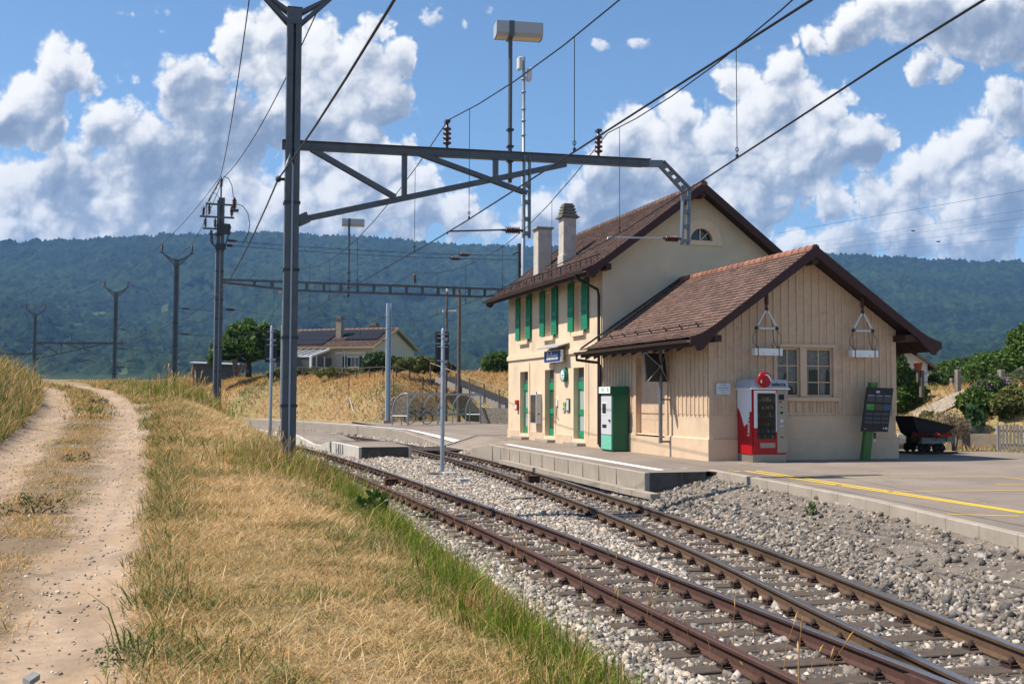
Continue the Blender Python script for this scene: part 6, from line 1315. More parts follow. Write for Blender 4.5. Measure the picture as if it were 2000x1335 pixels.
b = MB(); b.add([(x0, .5, wz-.12), (x0, ya, 1.60), (x1, ya, 1.60), (x1, .5, wz-.12)], [(0,1,2,3)]); b.build('glass_roof', glassmat('dark_roof_glass', (.04, .045, .05), .4, .9), cv, local=True); b = MB(); b.add([(x0, ya, -.9), (x1, ya, -.9), (x1, ya, 1.5), (x0, ya, 1.5)], [(0,1,2,3)]); b.add([(x1, ya, -.9), (x1, .5, -.9), (x1, .5, 1.5), (x1, ya, 1.5)], [(0,1,2,3)]); b.build('pane', glassmat('green_glass', (.075, .085, .07), .5, .9), cv, local=True)
b = MB(); b.tube([(-3.5, .35, wz-.2), (-3.3, .45, wz-.45), (-3.3, .45, -.3)], .05, 6); b.build('downpipe', WHITE, T, local=True)
# ---- tree, bushes and small things on the far slope
x, y = at(486, 95); z = 4.35; tree('cherry_tree', 'broad green tree on the far slope between the grey hut and the house', x, y, z-.1, 1.05, [(v[0]*1.2, v[1]*1.2, v[2]*1.17, v[3]*1.2) for v in [(-1.2,0,2.0,1.05),(.9,.2,2.1,1.1),(-.2,.3,2.7,1.25),(1.6,0,2.6,.95),(-2.1,.1,1.7,.75),(.2,-.5,1.9,.9),(2.0,.3,1.8,.6),(-1.0,.2,3.0,.75),(1.1,.1,3.3,.6),(-2.5,0,1.1,.5),(-.1,.1,3.7,.45)]], 11000, .16, [(.035,.07,.010),(.06,.115,.016),(.09,.16,.024),(.12,.20,.035)], 5, .24)
x, y = at(742, 86); bush('hedge_bush', 'dark clipped bush in front of the far house', 'bush', x, y, 4.2, [(-.6,0,.75,.85),(.0,.1,.85,.85),(.6,0,.7,.75),(1.3,.2,.65,.65),(1.9,.2,.6,.6),(-.3,-.2,.5,.7)], 6500, .085, DARKG+[(.05,.10,.02)], 21)
x, y = at(828, 80); bush('wild_shrub', 'loose yellow green shrubs along the fence, left of the steps', 'shrub', x, y, 4.1, [(-1.7,0,.5,.45),(-1.0,.1,.6,.5),(-.2,0,.7,.55),(.5,.1,.55,.45),(-.6,-.2,.3,.4),(.2,-.1,.35,.4),(-2.0,-.1,.3,.35)], 3600, .09, OLIVE, 22)
x, y = at(857, 81); bush('round_bush', 'dark green bush behind the signal panels at the head of the steps', 'bush', x, y, 4.1, [(0,0,.7,.6),(.1,0,1.1,.4),(-.2,0,.4,.45)], 2200, .09, DARKG, 23)
x, y = at(876, 79.5); bush('flower_bush', 'small bush with pink blossoms at the head of the steps', 'flowers', x, y, 4.1, [(0,0,.35,.35),(.35,0,.25,.25)], 900, .07, DARKG, 24, extra=(160, .07, [(.55,.22,.22),(.6,.4,.38)]))
x, y = at(968, 86); bush('tall_bush', 'bright green bush beside the left corner of the station house', 'bush', x, y, 4.1, [(-.4,0,.8,.85),(.2,0,.9,.85),(.5,.1,1.3,.55),(-.1,0,1.3,.5),(.9,0,.6,.7)], 4500, .10, GREENS, 25)
for px, n_, lab in ((590, 1400, 'low green plants under the conservatory'), (690, 900, 'thin yellow plants under the green shuttered window')): x, y = at(px, 91 if px < 640 else 86); bush('garden_plant', lab, 'plants', x, y, zg_(x, y), [(-2.6,0,.2,.4),(-1.8,.1,.3,.45),(-1.2,0,.2,.4),(-.5,0,.35,.42),(.2,.1,.25,.4),(.8,0,.3,.45),(1.5,0,.25,.38)], n_*2, .08, OLIVE, px, group='plants below the far house')
HUT = mat('grey_board', (.12, .12, .125), .9, var=.25, vscale=3)
x, y = at(408, 100); T = thing('garden_hut', 'grey boarded hut with a flat roof behind the tree', 'hut', (x, y, 3.6), -YAW+.15); b = MB(); b.box((-1.4, 0, -.4), (2.4, 2.6, 1.65))
for z in np.arange(-.2, 1.6, .24): b.box((-1.42, -.03, z), (2.42, -.0, z+.03))
b.build('wall', HUT, T, local=True); b = MB(); b.prism([(-1.75, -.5, 1.70), (-1.75, 2.8, 1.9), (2.6, 2.8, 1.75), (2.6, -.5, 1.55)], (0, 0, .06)); b.build('roof', mat('tin_grey', (.40, .40, .40), .5, .3), T, local=True)
x, y = at(466, 93); T = thing('timber_heap', 'brown heap of timber with one leaning slab beside the tree', 'timber', (x, y, 4.0)); b = MB(); b.cbox((x-.25, y, 4.8), (.42, .3, 1.3), Matrix.Rotation(-.18, 3, 'Y')); 
for i in range(7): b.tube([(x-.1+i*.13, y-.6, 4.4+.25*(i % 3)), (x+.0+i*.13, y+.6, 4.42+.25*(i % 3))], .15, 7)
b.build('log', mat('old_timber', (.16, .10, .07), .95, var=.35, vscale=6), T)
# timber fence on top of the bank
FW = mat('fence_wood', (.085, .07, .058), .95, var=.3)
T = thing('rail_fence', 'dark wooden rail fence along the top of the far bank', 'fence', (*at(700, 82), 4.2)); prev = None; b = MB(); bl = MB()
for i, (px, d) in enumerate(zip(np.linspace(540, 852, 13), np.interp(np.linspace(540, 852, 13), [540, 600, 700, 760, 852], [94, 90, 82.5, 79, 78]))):
    x, y = at(px, d); z = zg_(x, y); p_ = MB(); p_.tube([(x, y, z-.3), (x+.02, y, z+.85+(i % 3)*.03)], .06, 6); p_.build('post', FW, T)
    q = Vector((x, y, z+.80)); q2 = Vector((x, y, z+.42))
    if prev: b.tube([prev[0], q], .035, 5); bl.tube([prev[1], q2], .03, 5)
    prev = (q, q2)
b.build('rail', FW, T); bl.build('rail', FW, T)
# survey stakes in the dry grass
for px, py_, pt_, d, lab in ((682, 812, 735, 77, 'red tipped stake with two braces in the dry grass of the far bank'), (769, 814, 733, 72, 'red tipped stake with one brace beside the galvanised post')):
    p0 = Vector(AD(px, py_, d)); p1 = Vector(AD(px-.5, pt_, d)); T = thing('braced_stake', lab, 'stake', tuple(p0), 0, 'braced stakes on the bank'); b = MB(); b.tube([p0-Vector((0, 0, .3)), p1], .035, 6); b.build('pole', mat('stake_rust', (.20, .10, .06), .85), T)
    b = MB(); b.tube([p1, p1+Vector((0, 0, .10))], .05, 6); b.build('tip', mat('red_tip', (.5, .05, .03), .6), T); hi = p0.lerp(p1, .48)
    b = MB(); q = Vector(AD(px-33 if px < 700 else px-35, py_+(6 if px < 700 else 10), d-1.5)); b.tube([hi, q], .035, 6); b.build('brace', mat('brace_grey', (.36, .30, .25), .8), T)
    if px < 700: b = MB(); q = Vector(AD(px+11, py_+1, d-1)); b.tube([hi, q], .035, 6); b.build('brace', mat('brace_pale', (.62, .58, .52), .7), T)
# ---- steps with a handrail, stone wall
T = thing('concrete_steps', 'concrete steps with a rusty handrail climbing the far bank', 'steps', (*at(930, 64), .5)); CO = mat('step_concrete', (.27, .24, .205), .9, var=.15, bump=.1)
s0, s1 = Vector(AD(868, 735, 79)), Vector(AD(1006, 793, 70.)); n = 22; dr = Vector((s1.x-s0.x, s1.y-s0.y, 0)).normalized(); sd_ = Vector((-dr.y, dr.x, 0)); b = MB()
for i in range(n):
    q = s0.lerp(s1, (i+.5)/n); q2 = s0.lerp(s1, i/n); L = ((s1-s0).length/n)*.5; o = []
    for a_, c_ in ((-1, -1), (1, -1), (1, 1), (-1, 1)): v_ = Vector((q.x, q.y, 0))+dr*L*a_+sd_*.75*c_; o.append((v_.x, v_.y, q2.z-.45))
    b.prism(o, (0, 0, .45))
b.build('step', CO, T)
b = MB(); RW = mat('rail_brown', (.16, .10, .07), .8); up = Vector((0, 0, 1))
t0, t1_ = s0-sd_*.85+dr*(-.6), s1-sd_*.85
b.tube([t0+up*1.0, t1_+up*1.0], .035, 6); b.build('handrail', mat('handrail_pale', (.28, .22, .16), .8), T)
for i in range(6): q = t0.lerp(t1_, i/5.3); pb_ = MB(); pb_.tube([q-up*.3, q+up*1.02], .05, 6); pb_.build('rail_post', RW, T)
p0, p1 = Vector(AD(944, 826, 71.)), Vector(AD(1006, 829, 68.5)); b = MB(); hgt = 1.0; 
o = b.bar(p0+up*.45, p1+up*.45, .4, 1.15).build('stone_wall', mat('rough_stone', (.17, .15, .125), .95, var=.6, vscale=7, bump=.8, bscale=14)); tag(o, 'rough dark stone wall at the foot of the steps', 'wall')
# ---- bicycle shelter with a bicycle
a0 = Vector(AZ(796, 832, .47)); a1 = Vector(AZ(938, 827, .47)); bk = Vector(AZ(777, 829, .47))-a0; ax_ = (a1-a0); Ls = ax_.length; ax_.normalize(); bd = Vector((bk.x, bk.y, 0)); dp_ = 2.0; dk = .72; bdn = Vector((-ax_.y, ax_.x, 0)); 
if bdn.dot(Vector((sy_, cy_, 0))) < 0: bdn = -bdn
T = thing('bicycle_shelter', 'glazed bicycle shelter with curved hoops at the foot of the far bank', 'shelter', tuple(a0)); Hs = 1.92
def sp(u, v, z): q = a0+ax_*u+bdn*v*dk; return Vector((q.x, q.y, a0.z+z))
arcp = [(0, Hs), (.15, Hs+.02)]+[(.25+1.3*math.sin(t), .75+(Hs-.73)*math.cos(t)) for t in np.linspace(0, math.pi/2, 9)]
for i in range(6):
    u = Ls*i/5; b = MB(); b.tube([sp(u, v, z) for v, z in arcp], .04, 6); b.tube([sp(u, 1.55, .75), sp(u, 1.55, -.1)], .04, 6)
    if i in (0, 5): b.tube([sp(u, 0, -.1), sp(u, 0, Hs)], .05, 6); b.tube([sp(u, 0, .6), sp(u, 1.55, .6)], .04, 6)
    b.build('hoop', GALV, T)
b = MB(); b.bar(sp(-.05, 0, Hs), sp(Ls+.05, 0, Hs), .09, .14); b.bar(sp(0, 1.55, .62), sp(Ls, 1.55, .62), .07, .12); b.bar(sp(0, .25, Hs+.03), sp(Ls, .25, Hs+.03), .05, .05); b.build('beam', GALV, T)
b = MB(); vs = [sp(u, v, z) for u in (0, Ls) for v, z in arcp]; m = len(arcp); b.add(vs, [(i, i+1, m+i+1, m+i) for i in range(m-1)], True)
for u in (0, Ls): b.add([sp(u, 0, .62)]+[sp(u, v, z) for v, z in arcp], [tuple(range(m+1))])
b.build('glazing', glassmat('acrylic', (.35, .33, .30), .15, .22), T)
b = MB(); b.tube([sp(.3, .9, .95), sp(Ls-.3, .9, .95)], .025, 6)
for u in (.3, Ls*.5, Ls-.3): b.tube([sp(u, .9, -.1), sp(u, .9, .95)], .03, 6)
b.build('rack', GALV, T)
b = MB()
for u in np.linspace(.8, Ls-.6, 9): b.cbox(sp(u, .85, .93), (.1, .12, .16))
b.build('hook', GREEN, T)
def bicycle(label, o, fwd):
    f = Vector(fwd).normalized(); s = Vector((-f.y, f.x, 0)); T = thing('bicycle', label, 'bicycle', tuple(o)); P_ = lambda x, z, y=0.: o+f*x+s*y+Vector((0, 0, z))
    for x in (-.52, .52):
        b = MB(); A = np.linspace(0, 2*math.pi, 25); b.tube([P_(x+.34*math.cos(a), .34+.34*math.sin(a)) for a in A], .022, 6, False); wh = b.build('wheel', BLACKP, T); b = MB()
        for a in np.linspace(0, math.pi, 9)[:-1]: b.tube([P_(x+.32*math.cos(a), .34+.32*math.sin(a)), P_(x-.32*math.cos(a), .34-.32*math.sin(a))], .003, 3, False)
        b.tube([P_(x, .34, -.05), P_(x, .34, .05)], .025, 6); b.build('spoke', GALV, wh)
    b = MB(); bb, st, hd, rw, fw_ = P_(-.08, .30), P_(-.2, .82), P_(.38, .86), P_(-.52, .34), P_(.52, .34)
    for p, q in ((bb, st), (bb, hd+Vector((0, 0, -.1))), (st+Vector((0, 0, -.08)), hd), (bb, rw), (st+Vector((0, 0, -.1)), rw), (hd, fw_)): b.tube([p, q], .02, 6)
    b.build('frame', STEEL_D, T); b = MB(); b.tube([P_(.38, .86), P_(.36, 1.0)], .016, 6); b.tube([P_(.42, 1.02, -.28), P_(.36, 1.0, 0), P_(.42, 1.02, .28)], .016, 6); b.build('handlebar', BLACKP, T)
    b = MB(); b.tube([st, P_(-.22, .93)], .015, 6); b.cbox(P_(-.24, .95), (.26, .14, .06), Matrix.Rotation(math.atan2(f.y, f.x), 3, 'Z')); b.build('saddle', BLACKP, T)
    b = MB(); b.lathe([(.0, -.02), (.1, -.02), (.1, .0)], bb, 12, Matrix((s.cross(Vector((0,0,1))), Vector((0,0,1)), s)).transposed()); b.tube([P_(-.08, .3, .08), P_(-.02, .15, .1)], .012, 5); b.tube([P_(-.08, .3, -.08), P_(-.14, .45, -.1)], .012, 5); b.build('crank', STEEL, T)
bicycle('dark bicycle hanging in the hoop shelter', sp(1.75, .55, .10), bdn*.9-ax_*.75)
# ---- right hand garden
PW = mat('post_wood', (.24, .21, .18), .9, var=.3, vscale=8, bump=.2)
x, y = at(1774, 60); T = thing('white_house', 'small white gabled house behind the shed, half hidden by bushes', 'house', (x, y, 2.45), -YAW-.22); b = MB(); gw, gl = 2.0, 5.; hw, hr = 1.78, 2.62; b.box((-gw/2+.0, 0, -.9), (gw/2, gl, hw)); b.add([(-gw/2, 0, hw), (gw/2, 0, hw), (0, 0, hr-.15)], [(0,1,2)]); b.build('wall', mat('white_wall', (.66, .66, .66), .85, var=.05), T, local=True)
b = MB()
for s in (-1, 1): b.prism([(0, -.5, hr), (s*(gw/2+.42), -.5, hw-.26), (s*(gw/2+.42), -.5, hw-.40), (0, -.5, hr-.17)], (0, gl+1, 0))
b.build('roof', mat('brown_roof', (.13, .075, .055), .85, var=.25, vscale=6), T, local=True); b = MB(); b.box((.28, -.03, -.3), (.72, .0, 1.0)); wd = b.build('window', WHITE, T, local=True); b = MB(); b.box((.33, -.04, -.25), (.67, -.031, .95)); b.build('pane', GLASS, wd, local=True)
x, y = at(1838, 72); T = thing('low_barn', 'low brown roofed barn to the right of the small white house', 'barn', (x, y, 2.4), -YAW-.3); b = MB(); b.box((-1.2, 0, -.5), (1.3, 3, 1.0)); b.add([(-1.2, 0, 1.0), (1.3, 0, 1.0), (.05, 0, 1.55)], [(0,1,2)]); b.build('wall', mat('barn_grey', (.24, .22, .20), .9, var=.2), T, local=True); b = MB()
for s in (-1, 1): b.prism([(.05, -.4, 1.75), (.05+s*1.75, -.4, .95), (.05+s*1.75, -.4, .84), (.05, -.4, 1.6)], (0, 4, 0))
b.build('roof', mat('barn_roof', (.16, .085, .06), .85, var=.2), T, local=True)
fp_ = []
for px, ytop, ybot, w, lab in ((1800, 723, 756, .15, 'dark weathered fence post under the flower pot'), (1870.5, 722, 765, .19, 'tall grey fence post, middle of the three big ones on the right'), (1955.5, 722, 769, .22, 'tallest grey fence post near the right edge')):
    d = 42; p0, p1 = AD(px, ybot, d), AD(px, ytop, d); T = thing('fence_post', lab, 'post', tuple(map(float, p0)), 0, 'fence posts on the right slope'); b = MB(); x, y = float(p0[0]), float(p0[1]); b.prism([(x-w/2, y-w/2, float(p0[2])-.4), (x+w/2, y-w/2, float(p0[2])-.4), (x+w/2, y+w/2, float(p0[2])-.4), (x-w/2, y+w/2, float(p0[2])-.4)], (.02, 0, float(p1[2]-p0[2])+.4)); b.build('post', PW if px > 1850 else WP, T, bevel=.02); fp_.append((x, y, float(p1[2])))
for px, ytop, ybot in ((1859, 738, 751), (1978, 743, 756)):
    d = 50; p0, p1 = AD(px, ybot, d), AD(px, ytop, d); T = thing('short_post', 'short grey post between the two big fence posts' if px < 1900 else 'short grey post at the right edge beyond the tallest post', 'post', tuple(map(float, p0)), 0, 'short posts on the right slope'); b = MB(); x, y = float(p0[0]), float(p0[1]); b.box((x-.07, y-.07, float(p0[2])-.4), (x+.07, y+.07, float(p1[2]))); b.build('post', PW, T, bevel=.01)
q = fp_[-1]; fp_.append((q[0]+5, q[1]-1.6, q[2]))
for dz, lab in ((-.12, 'upper fence wire between the big posts'), (-.45, 'lower fence wire between the big posts')): wire('fence_wire', lab, [(x, y, z+dz) for x, y, z in fp_], .1, .012, 'fence wire', 'fence wires on the right slope')
p = AD(1793, 715, 42); x, y, z = map(float, p); T = thing('flower_pot', 'terracotta flower pot set on the dark weathered post', 'pot', (x, y, z-.17)); b = MB(); b.lathe([(0, -.16), (.12, -.16), (.165, .10), (.175, .10), (.175, .16), (.15, .16), (.14, .08), (0, .08)], (x, y, z), 16); b.build('pot', mat('terracotta', (.30, .085, .05), .8, var=.15), T); b = MB(); b.box((x-.05, y-.05, z-.62), (x+.05, y+.05, z-.16)); b.build('stand', WP, T)
# picket fence, wire mesh fence, raised bed
f0, f1 = Vector((9.6, 5.0, .5)), Vector((11.42, 2.62, .5)); f2 = Vector((15.4, -2.4, .5))
T = thing('picket_fence', 'grey wooden picket fence at the right edge', 'fence', tuple(f1)); b = MB(); dr = (f2-f1).normalized(); n = 46
for i in range(n): q = f1+dr*(.06+i*.105); b.bar(q+up*.05, q+up*(.83+.02*((i*7) % 3)), .02, .078, dr)
pk = b.build('picket', mat('picket_wood', (.20, .175, .155), .9, var=.4, vscale=14), T); sdn = Vector((-dr.y, dr.x, 0)); b = MB()
for z in (.22, .66): b.bar(f1+up*z+sdn*.03, f2+up*z+sdn*.03, .03, .07)
b.build('rail', WOODG, T)
for q in (f1, f1+dr*2.4, f1+dr*4.8): b = MB(); b.tube([q-up*.1, q+up*.9], .03, 6); b.build('post', GALV, T)
T = thing('mesh_fence', 'low wire mesh fence in front of the garden beds', 'fence', tuple(f0)); dr = (f1-f0).normalized(); Lf = (f1-f0).length; b = MB(); hh = .80; n = int(Lf/.075)
e0 = f0-dr*3.2
Lf = (f1-e0).length; n = int(Lf/.09)
for i in range(n):
    for s in (-1, 1):
        u = i*.09; w_ = hh*.9
        a_, c_ = (u, u+w_) if s > 0 else (u+w_, u)
        if max(a_, c_) > Lf: continue
        b.tube([e0+dr*a_+up*.04, e0+dr*c_+up*hh], .0035, 3, False)
b.build('mesh', GALV, T)
for u in (.2, 2.2, 3.3, 4.9, Lf): b = MB(); q = e0+dr*min(u, Lf); b.tube([q-up*.2, q+up*.92], .022, 6); b.build('post', GALV, T)
q0, q1 = Vector(AD(1850, 872, 36.5)), Vector(AD(1948, 868, 36)); q1.z = q0.z
T = thing('raised_bed', 'long weathered raised bed behind the wire mesh fence', 'raised bed', tuple(q0)); b = MB(); b.bar(q0+up*.2, q1+up*.2, .1, .46); b.bar(q0+up*.2+sdn*.9, q1+up*.2+sdn*.9, .1, .46); b.build('side_board', mat('bed_board', (.36, .29, .21), .9, var=.2, vscale=5), T); b = MB(); q = q0.lerp(q1, .42); b.cbox((q.x, q.y, q.z+.21), (.42, .14, .44), Matrix.Rotation(-YAW, 3, 'Z')); b.build('dark_board', mat('dark_board', (.08, .07, .065), .9), T)
p = AD(1757, 862, 35.5); x, y = float(p[0]), float(p[1]); T = thing('stone_edging', 'pale broken stones stacked behind the wire mesh fence beside the shed', 'stones', (x, y, .5)); b = MB(); rr = random.Random(2)
for i in range(9): b.cbox((x+rr.uniform(-.25, .5), y+rr.uniform(-.1, .3), .6+.16*(i//3)), (.26, .2, .15), Matrix.Rotation(rr.uniform(-.4, .4), 3, 'Z'))
b.build('stone', CONC_L, T)
# garden plants and trees on the right
def gz(px, d): x, y = at(px, d); return x, y, zg_(x, y)
GARDEN = [('leafy_bush', 'bright green leafy bush beside the right wall of the shed', 1768, 43, [(0,0,.5,.6),(.1,0,1.1,.55),(.45,0,.6,.5),(-.4,0,1.7,.5),(-.5,.1,2.2,.4),(.35,0,1.3,.35),(-.3,0,.4,.6)], 4200, .075, GREENS),
 ('bean_plant', 'big leaved pale green plant behind the tipper wagon', 1893, 37.5, [(0,0,.5,.42),(.25,0,.85,.38),(-.25,0,.35,.35),(.1,0,1.15,.25)], 700, .13, [(.10,.17,.08),(.07,.13,.05),(.05,.10,.03)]),
 ('garden_shrub', 'dense green garden shrubs left of the purple blossoms', 1905, 38.5, [(0,0,.5,.5),(.5,0,.7,.5),(-.4,.1,.8,.4),(.1,.2,1.15,.4)], 2600, .07, GREENS),
 ('olive_shrub', 'yellow olive shrubs behind the picket fence', 1985, 38, [(-.6,0,.45,.5),(0,0,.6,.55),(.6,0,.5,.5),(1.2,0,.6,.5),(-.2,.2,1.0,.35),(.6,.2,1.0,.35)], 3600, .075, OLIVE+[(.04,.07,.02)]),
 ('weed_bush', 'straw coloured weeds on the slope behind the wagon', 1822, 39, [(-.6,0,.4,.4),(-.1,0,.5,.45),(.4,0,.4,.42),(.0,.4,.8,.35),(.6,.4,.8,.3)], 2400, .06, [(.30,.24,.10),(.24,.20,.08),(.14,.16,.05),(.34,.28,.14)]),
 ('tall_weed', 'dry brown weeds between the wagon and the bean plant', 1852, 38, [(-.3,0,.4,.35),(.2,0,.55,.4),(0,.3,.9,.3)], 1500, .055, [(.30,.22,.10),(.22,.17,.07),(.12,.12,.04)])]
for i, (nm, lab, px, d, lobes, n_, sz, pal_) in enumerate(GARDEN): x, y, z = gz(px, d); k_ = 1. if i == 0 else .74; z -= .08; bush(nm, lab, 'plant', x, y, z, [(a_, b_, c_*k_, r_*(k_+.1 if i else 1)) for a_, b_, c_, r_ in lobes], n_, sz, pal_, 60+i)
x, y, z = gz(1938, 39.5); z -= .1; bush('purple_flowers', 'shrub with purple blossoms below the tallest fence post', 'flowers', x, y, z, [(-.5,0,.35,.4),(0,0,.5,.42),(.5,0,.4,.4),(.9,0,.3,.3)], 2000, .06, GREENS, 71, extra=(420, .045, [(.30,.10,.28),(.38,.16,.36),(.25,.08,.22)]))
x, y, z = gz(1862, 34.6); bush('hay_bundle', 'bundle of feathery dry grass sticking out behind the tipper wagon', 'dry grass', x, y, .6, [(-.45,0,.85,.3),(-.1,0,.75,.4),(.25,0,.6,.34)], 2600, .035, [(.40,.31,.20),(.34,.26,.16),(.46,.37,.25)], 72)
V, F, C = leaf_cloud([(x_, -.53, .48, .10) for x_ in np.linspace(-.75, .30, 9)]+[(x_, -.5, .50, .09) for x_ in (.42, .55)], 700, .045, DARKG, 73); T = thing('geraniums', 'red geraniums in the wooden box of the tipper wagon', 'flowers', (wx, wy, .5)); npmesh('foliage', V, F, LEAF, col=C, parent=T); V, F, C = leaf_cloud([(x_, -.56, .54, .09) for x_ in np.linspace(-.75, .30, 9)]+[(.5, -.5, .55, .09)], 170, .04, [(.35,.01,.012),(.25,.008,.01)], 74, .8); npmesh('blossom', V, F, mat('petal', (1, 1, 1), .6, attr=True), col=C, parent=T)
for i, (px, d, s, lab) in enumerate(((1868, 62, 1., 'low round tree, left of the row behind the big posts'), (1905, 60, 1.05, 'low round tree, middle of the row behind the big posts'), (1942, 58, 1.15, 'low round tree, right of the row behind the big posts'))):
    x, y, z = gz(px, d); tree('garden_tree', lab, x, y, 2.5, .5, [(-1.0*s,0,.8*s,.8*s),(.0,.1,1.1*s,.9*s),(1.0*s,0,.8*s,.75*s),(.2*s,0,1.6*s,.5*s),(-.5*s,.3,1.4*s,.55*s)], 5200, .085, GREENS if i % 2 == 0 else DARKG+[(.06,.11,.02)], 80+i, .10)
x, y, z = gz(1990, 56); tree('big_tree', 'big green tree cut by the right edge of the photo', x, y, 2.2, 1.2, [(-.7,0,1.6,.95),(.3,0,2.3,1.1),(1.2,0,1.6,1.1),(.9,.2,3.2,.85),(.1,.1,3.1,.65),(1.8,0,2.6,1.0),(-.9,0,.7,.6)], 9500, .095, GREENS+[(.11,.18,.035)], 90, .2)
x, y, z = gz(1990, 47); bush('grey_bush', 'grey green arching bush in front of the big tree at the right edge', 'bush', x, y, z, [(-.2,0,.4,.45),(.4,0,.55,.55),(.9,0,.4,.5)], 2400, .05, [(.13,.16,.08),(.18,.20,.11),(.09,.12,.05)], 91)
# pale gravel lane on the right slope
b = MB(); vs = []
for px in np.linspace(1782, 1885, 12):
    for d, zc in ((40.4, 2.0), (41.9, 2.2)): x, y = at(px, d); vs.append((x, y, zg_(x, y)+.07))
b.add(vs, [(2*i, 2*i+2, 2*i+3, 2*i+1) for i in range(11)]); tag(b.build('lane', mat('gravel_lane', (.30, .25, .20), .95, var=.2)), kind='structure')
# far village: small houses at the foot of the hills
rr = random.Random(12); VT = [mat('village_roof_a', (.34, .16, .11), .9), mat('village_roof_b', (.27, .17, .14), .9), mat('village_roof_c', (.40, .28, .24), .9)]; VWm = mat('village_wall', (.62, .56, .50), .9)
X_, Y_, Z_, PX_, PY_ = HILL
vl = [88, 96, 131, 140, 152, 165, 190, 203, 212, 251, 262, 300, 309, 317, 326, 333, 352, 360, 368, 375, 384, 395]; first = None
for i, px in enumerate(vl):
    d = rr.uniform(1560, 1640); p = AD(px, 739.5+rr.uniform(-1.5, 2.5), d); x, y, z = map(float, p); w, l, h_ = rr.uniform(8, 13), rr.uniform(9, 15), rr.uniform(3, 4.5); b = MB(); b.box((-w/2, -l/2, -9), (w/2, l/2, h_)); b.add([(-w/2, -l/2, h_), (w/2, -l/2, h_), (0, -l/2, h_+w*.32), (-w/2, l/2, h_), (w/2, l/2, h_), (0, l/2, h_+w*.32)], [(0,1,2),(4,3,5)])
    b.cur = 1; b.add([(-w/2-.7, -l/2-.6, h_-.3), (0, -l/2-.6, h_+w*.34), (0, l/2+.6, h_+w*.34), (-w/2-.7, l/2+.6, h_-.3), (w/2+.7, -l/2-.6, h_-.3), (w/2+.7, l/2+.6, h_-.3)], [(0,1,2,3),(1,4,5,2)])
    o = b.build('village_house', [VWm, VT[i % 3]]); o.location = (x, y, z); o.rotation_euler = (0, 0, rr.uniform(0, 3.1)); tag(o, 'tiny red roofed house of the distant village under the hills', 'house', 'houses of the distant village')
# birds
for px, py_, lab in ((1784, 451, 'upper of two small dark birds above the right hill'), (1833, 472, 'lower of two small dark birds above the right hill')):
    p = AD(px, py_, 80); x, y, z = map(float, p); b = MB(); b.lathe([(0, -.16), (.03, -.1), (.045, 0), (.03, .1), (.0, .15)], (x, y, z), 8, Matrix.Rotation(math.pi/2, 3, 'Y') @ Matrix.Rotation(.5, 3, 'X')); 
    for s in (-1, 1): b.add([(x-.06, y, z), (x+.06, y, z), (x+.02, y+s*.14, z+.10), (x-.10, y+s*.26, z+.02)], [(0,1,2,3)])
    o = b.build('bird', BLACKP); tag(o, lab, 'bird', 'birds in the sky')
# ============================================================ grasses
GRASS = mat('grass_blade', (1, 1, 1), .7, attr=True, spec=.15, transl=.3)
STRAW = [(.68,.44,.19),(.58,.37,.15),(.74,.52,.27),(.50,.31,.12),(.62,.395,.155)]; GRN = [(.085,.135,.022),(.12,.18,.035),(.065,.105,.018),(.16,.21,.05)]; OLV = [(.20,.185,.065),(.26,.225,.09),(.16,.16,.05)]; LUSH = [(.13,.20,.012),(.18,.26,.02),(.10,.155,.010),(.25,.30,.045)]
def pick(pal, n): return np.array(pal)[rng.integers(0, len(pal), n)]*rng.uniform(.75, 1.2, (n, 1))
def blades(name, X, Y, L, w, lean, C, curve=.6, zoff=-.01, lie=0.):
    n = len(X); Z = hz(X, Y)+zoff; th = rng.uniform(0, 2*math.pi, n); ln = np.clip(np.abs(rng.normal(lean, .28, n)), 0, 1.45); ld = rng.uniform(0, 2*math.pi, n)
    up = np.cos(ln); out = np.sin(ln); dx, dy = np.cos(ld)*out, np.sin(ld)*out; B = np.stack([X, Y, Z], -1); side = np.stack([np.cos(th), np.sin(th), np.zeros(n)], -1)*w[:, None]*.5
    M = B+np.stack([dx*L*.45, dy*L*.45, up*L*.55], -1); Tp = B+np.stack([dx*L*(1+curve*.3), dy*L*(1+curve*.3), up*L*(1-curve*.15)], -1)
    V = np.stack([B-side, B+side, M-side*.8, M+side*.8, Tp], 1).reshape(-1, 3); i = 5*np.arange(n)[:, None]; F = np.concatenate([i+np.array([[0, 1, 3]]), i+np.array([[0, 3, 2]]), i+np.array([[2, 3, 4]])], 1).reshape(-1, 3)
    o = npmesh(name, V, F, GRASS, col=np.repeat(C, 5, 0)); tag(o, kind='stuff'); return o
def region(n, y0, y1, d0, d1):
    Y = rng.uniform(y0, y1, n); d = rng.uniform(d0, d1, n); return t1(Y)-d, Y, d
def in_path(X, Y, d): return 1-sst(np.abs(d-path_mid(Y)), 1.25, 1.62+.25*(n2(X, Y, 4., 4, 2)-.5)*2)
def col_mix(X, Y, n, pg, lush=False):
    g_ = rng.random(n) < pg; o = rng.random(n) < .16; C = pick(STRAW, n); C[o] = pick(OLV, o.sum()); C[g_] = pick(LUSH if lush else GRN, g_.sum()); return C
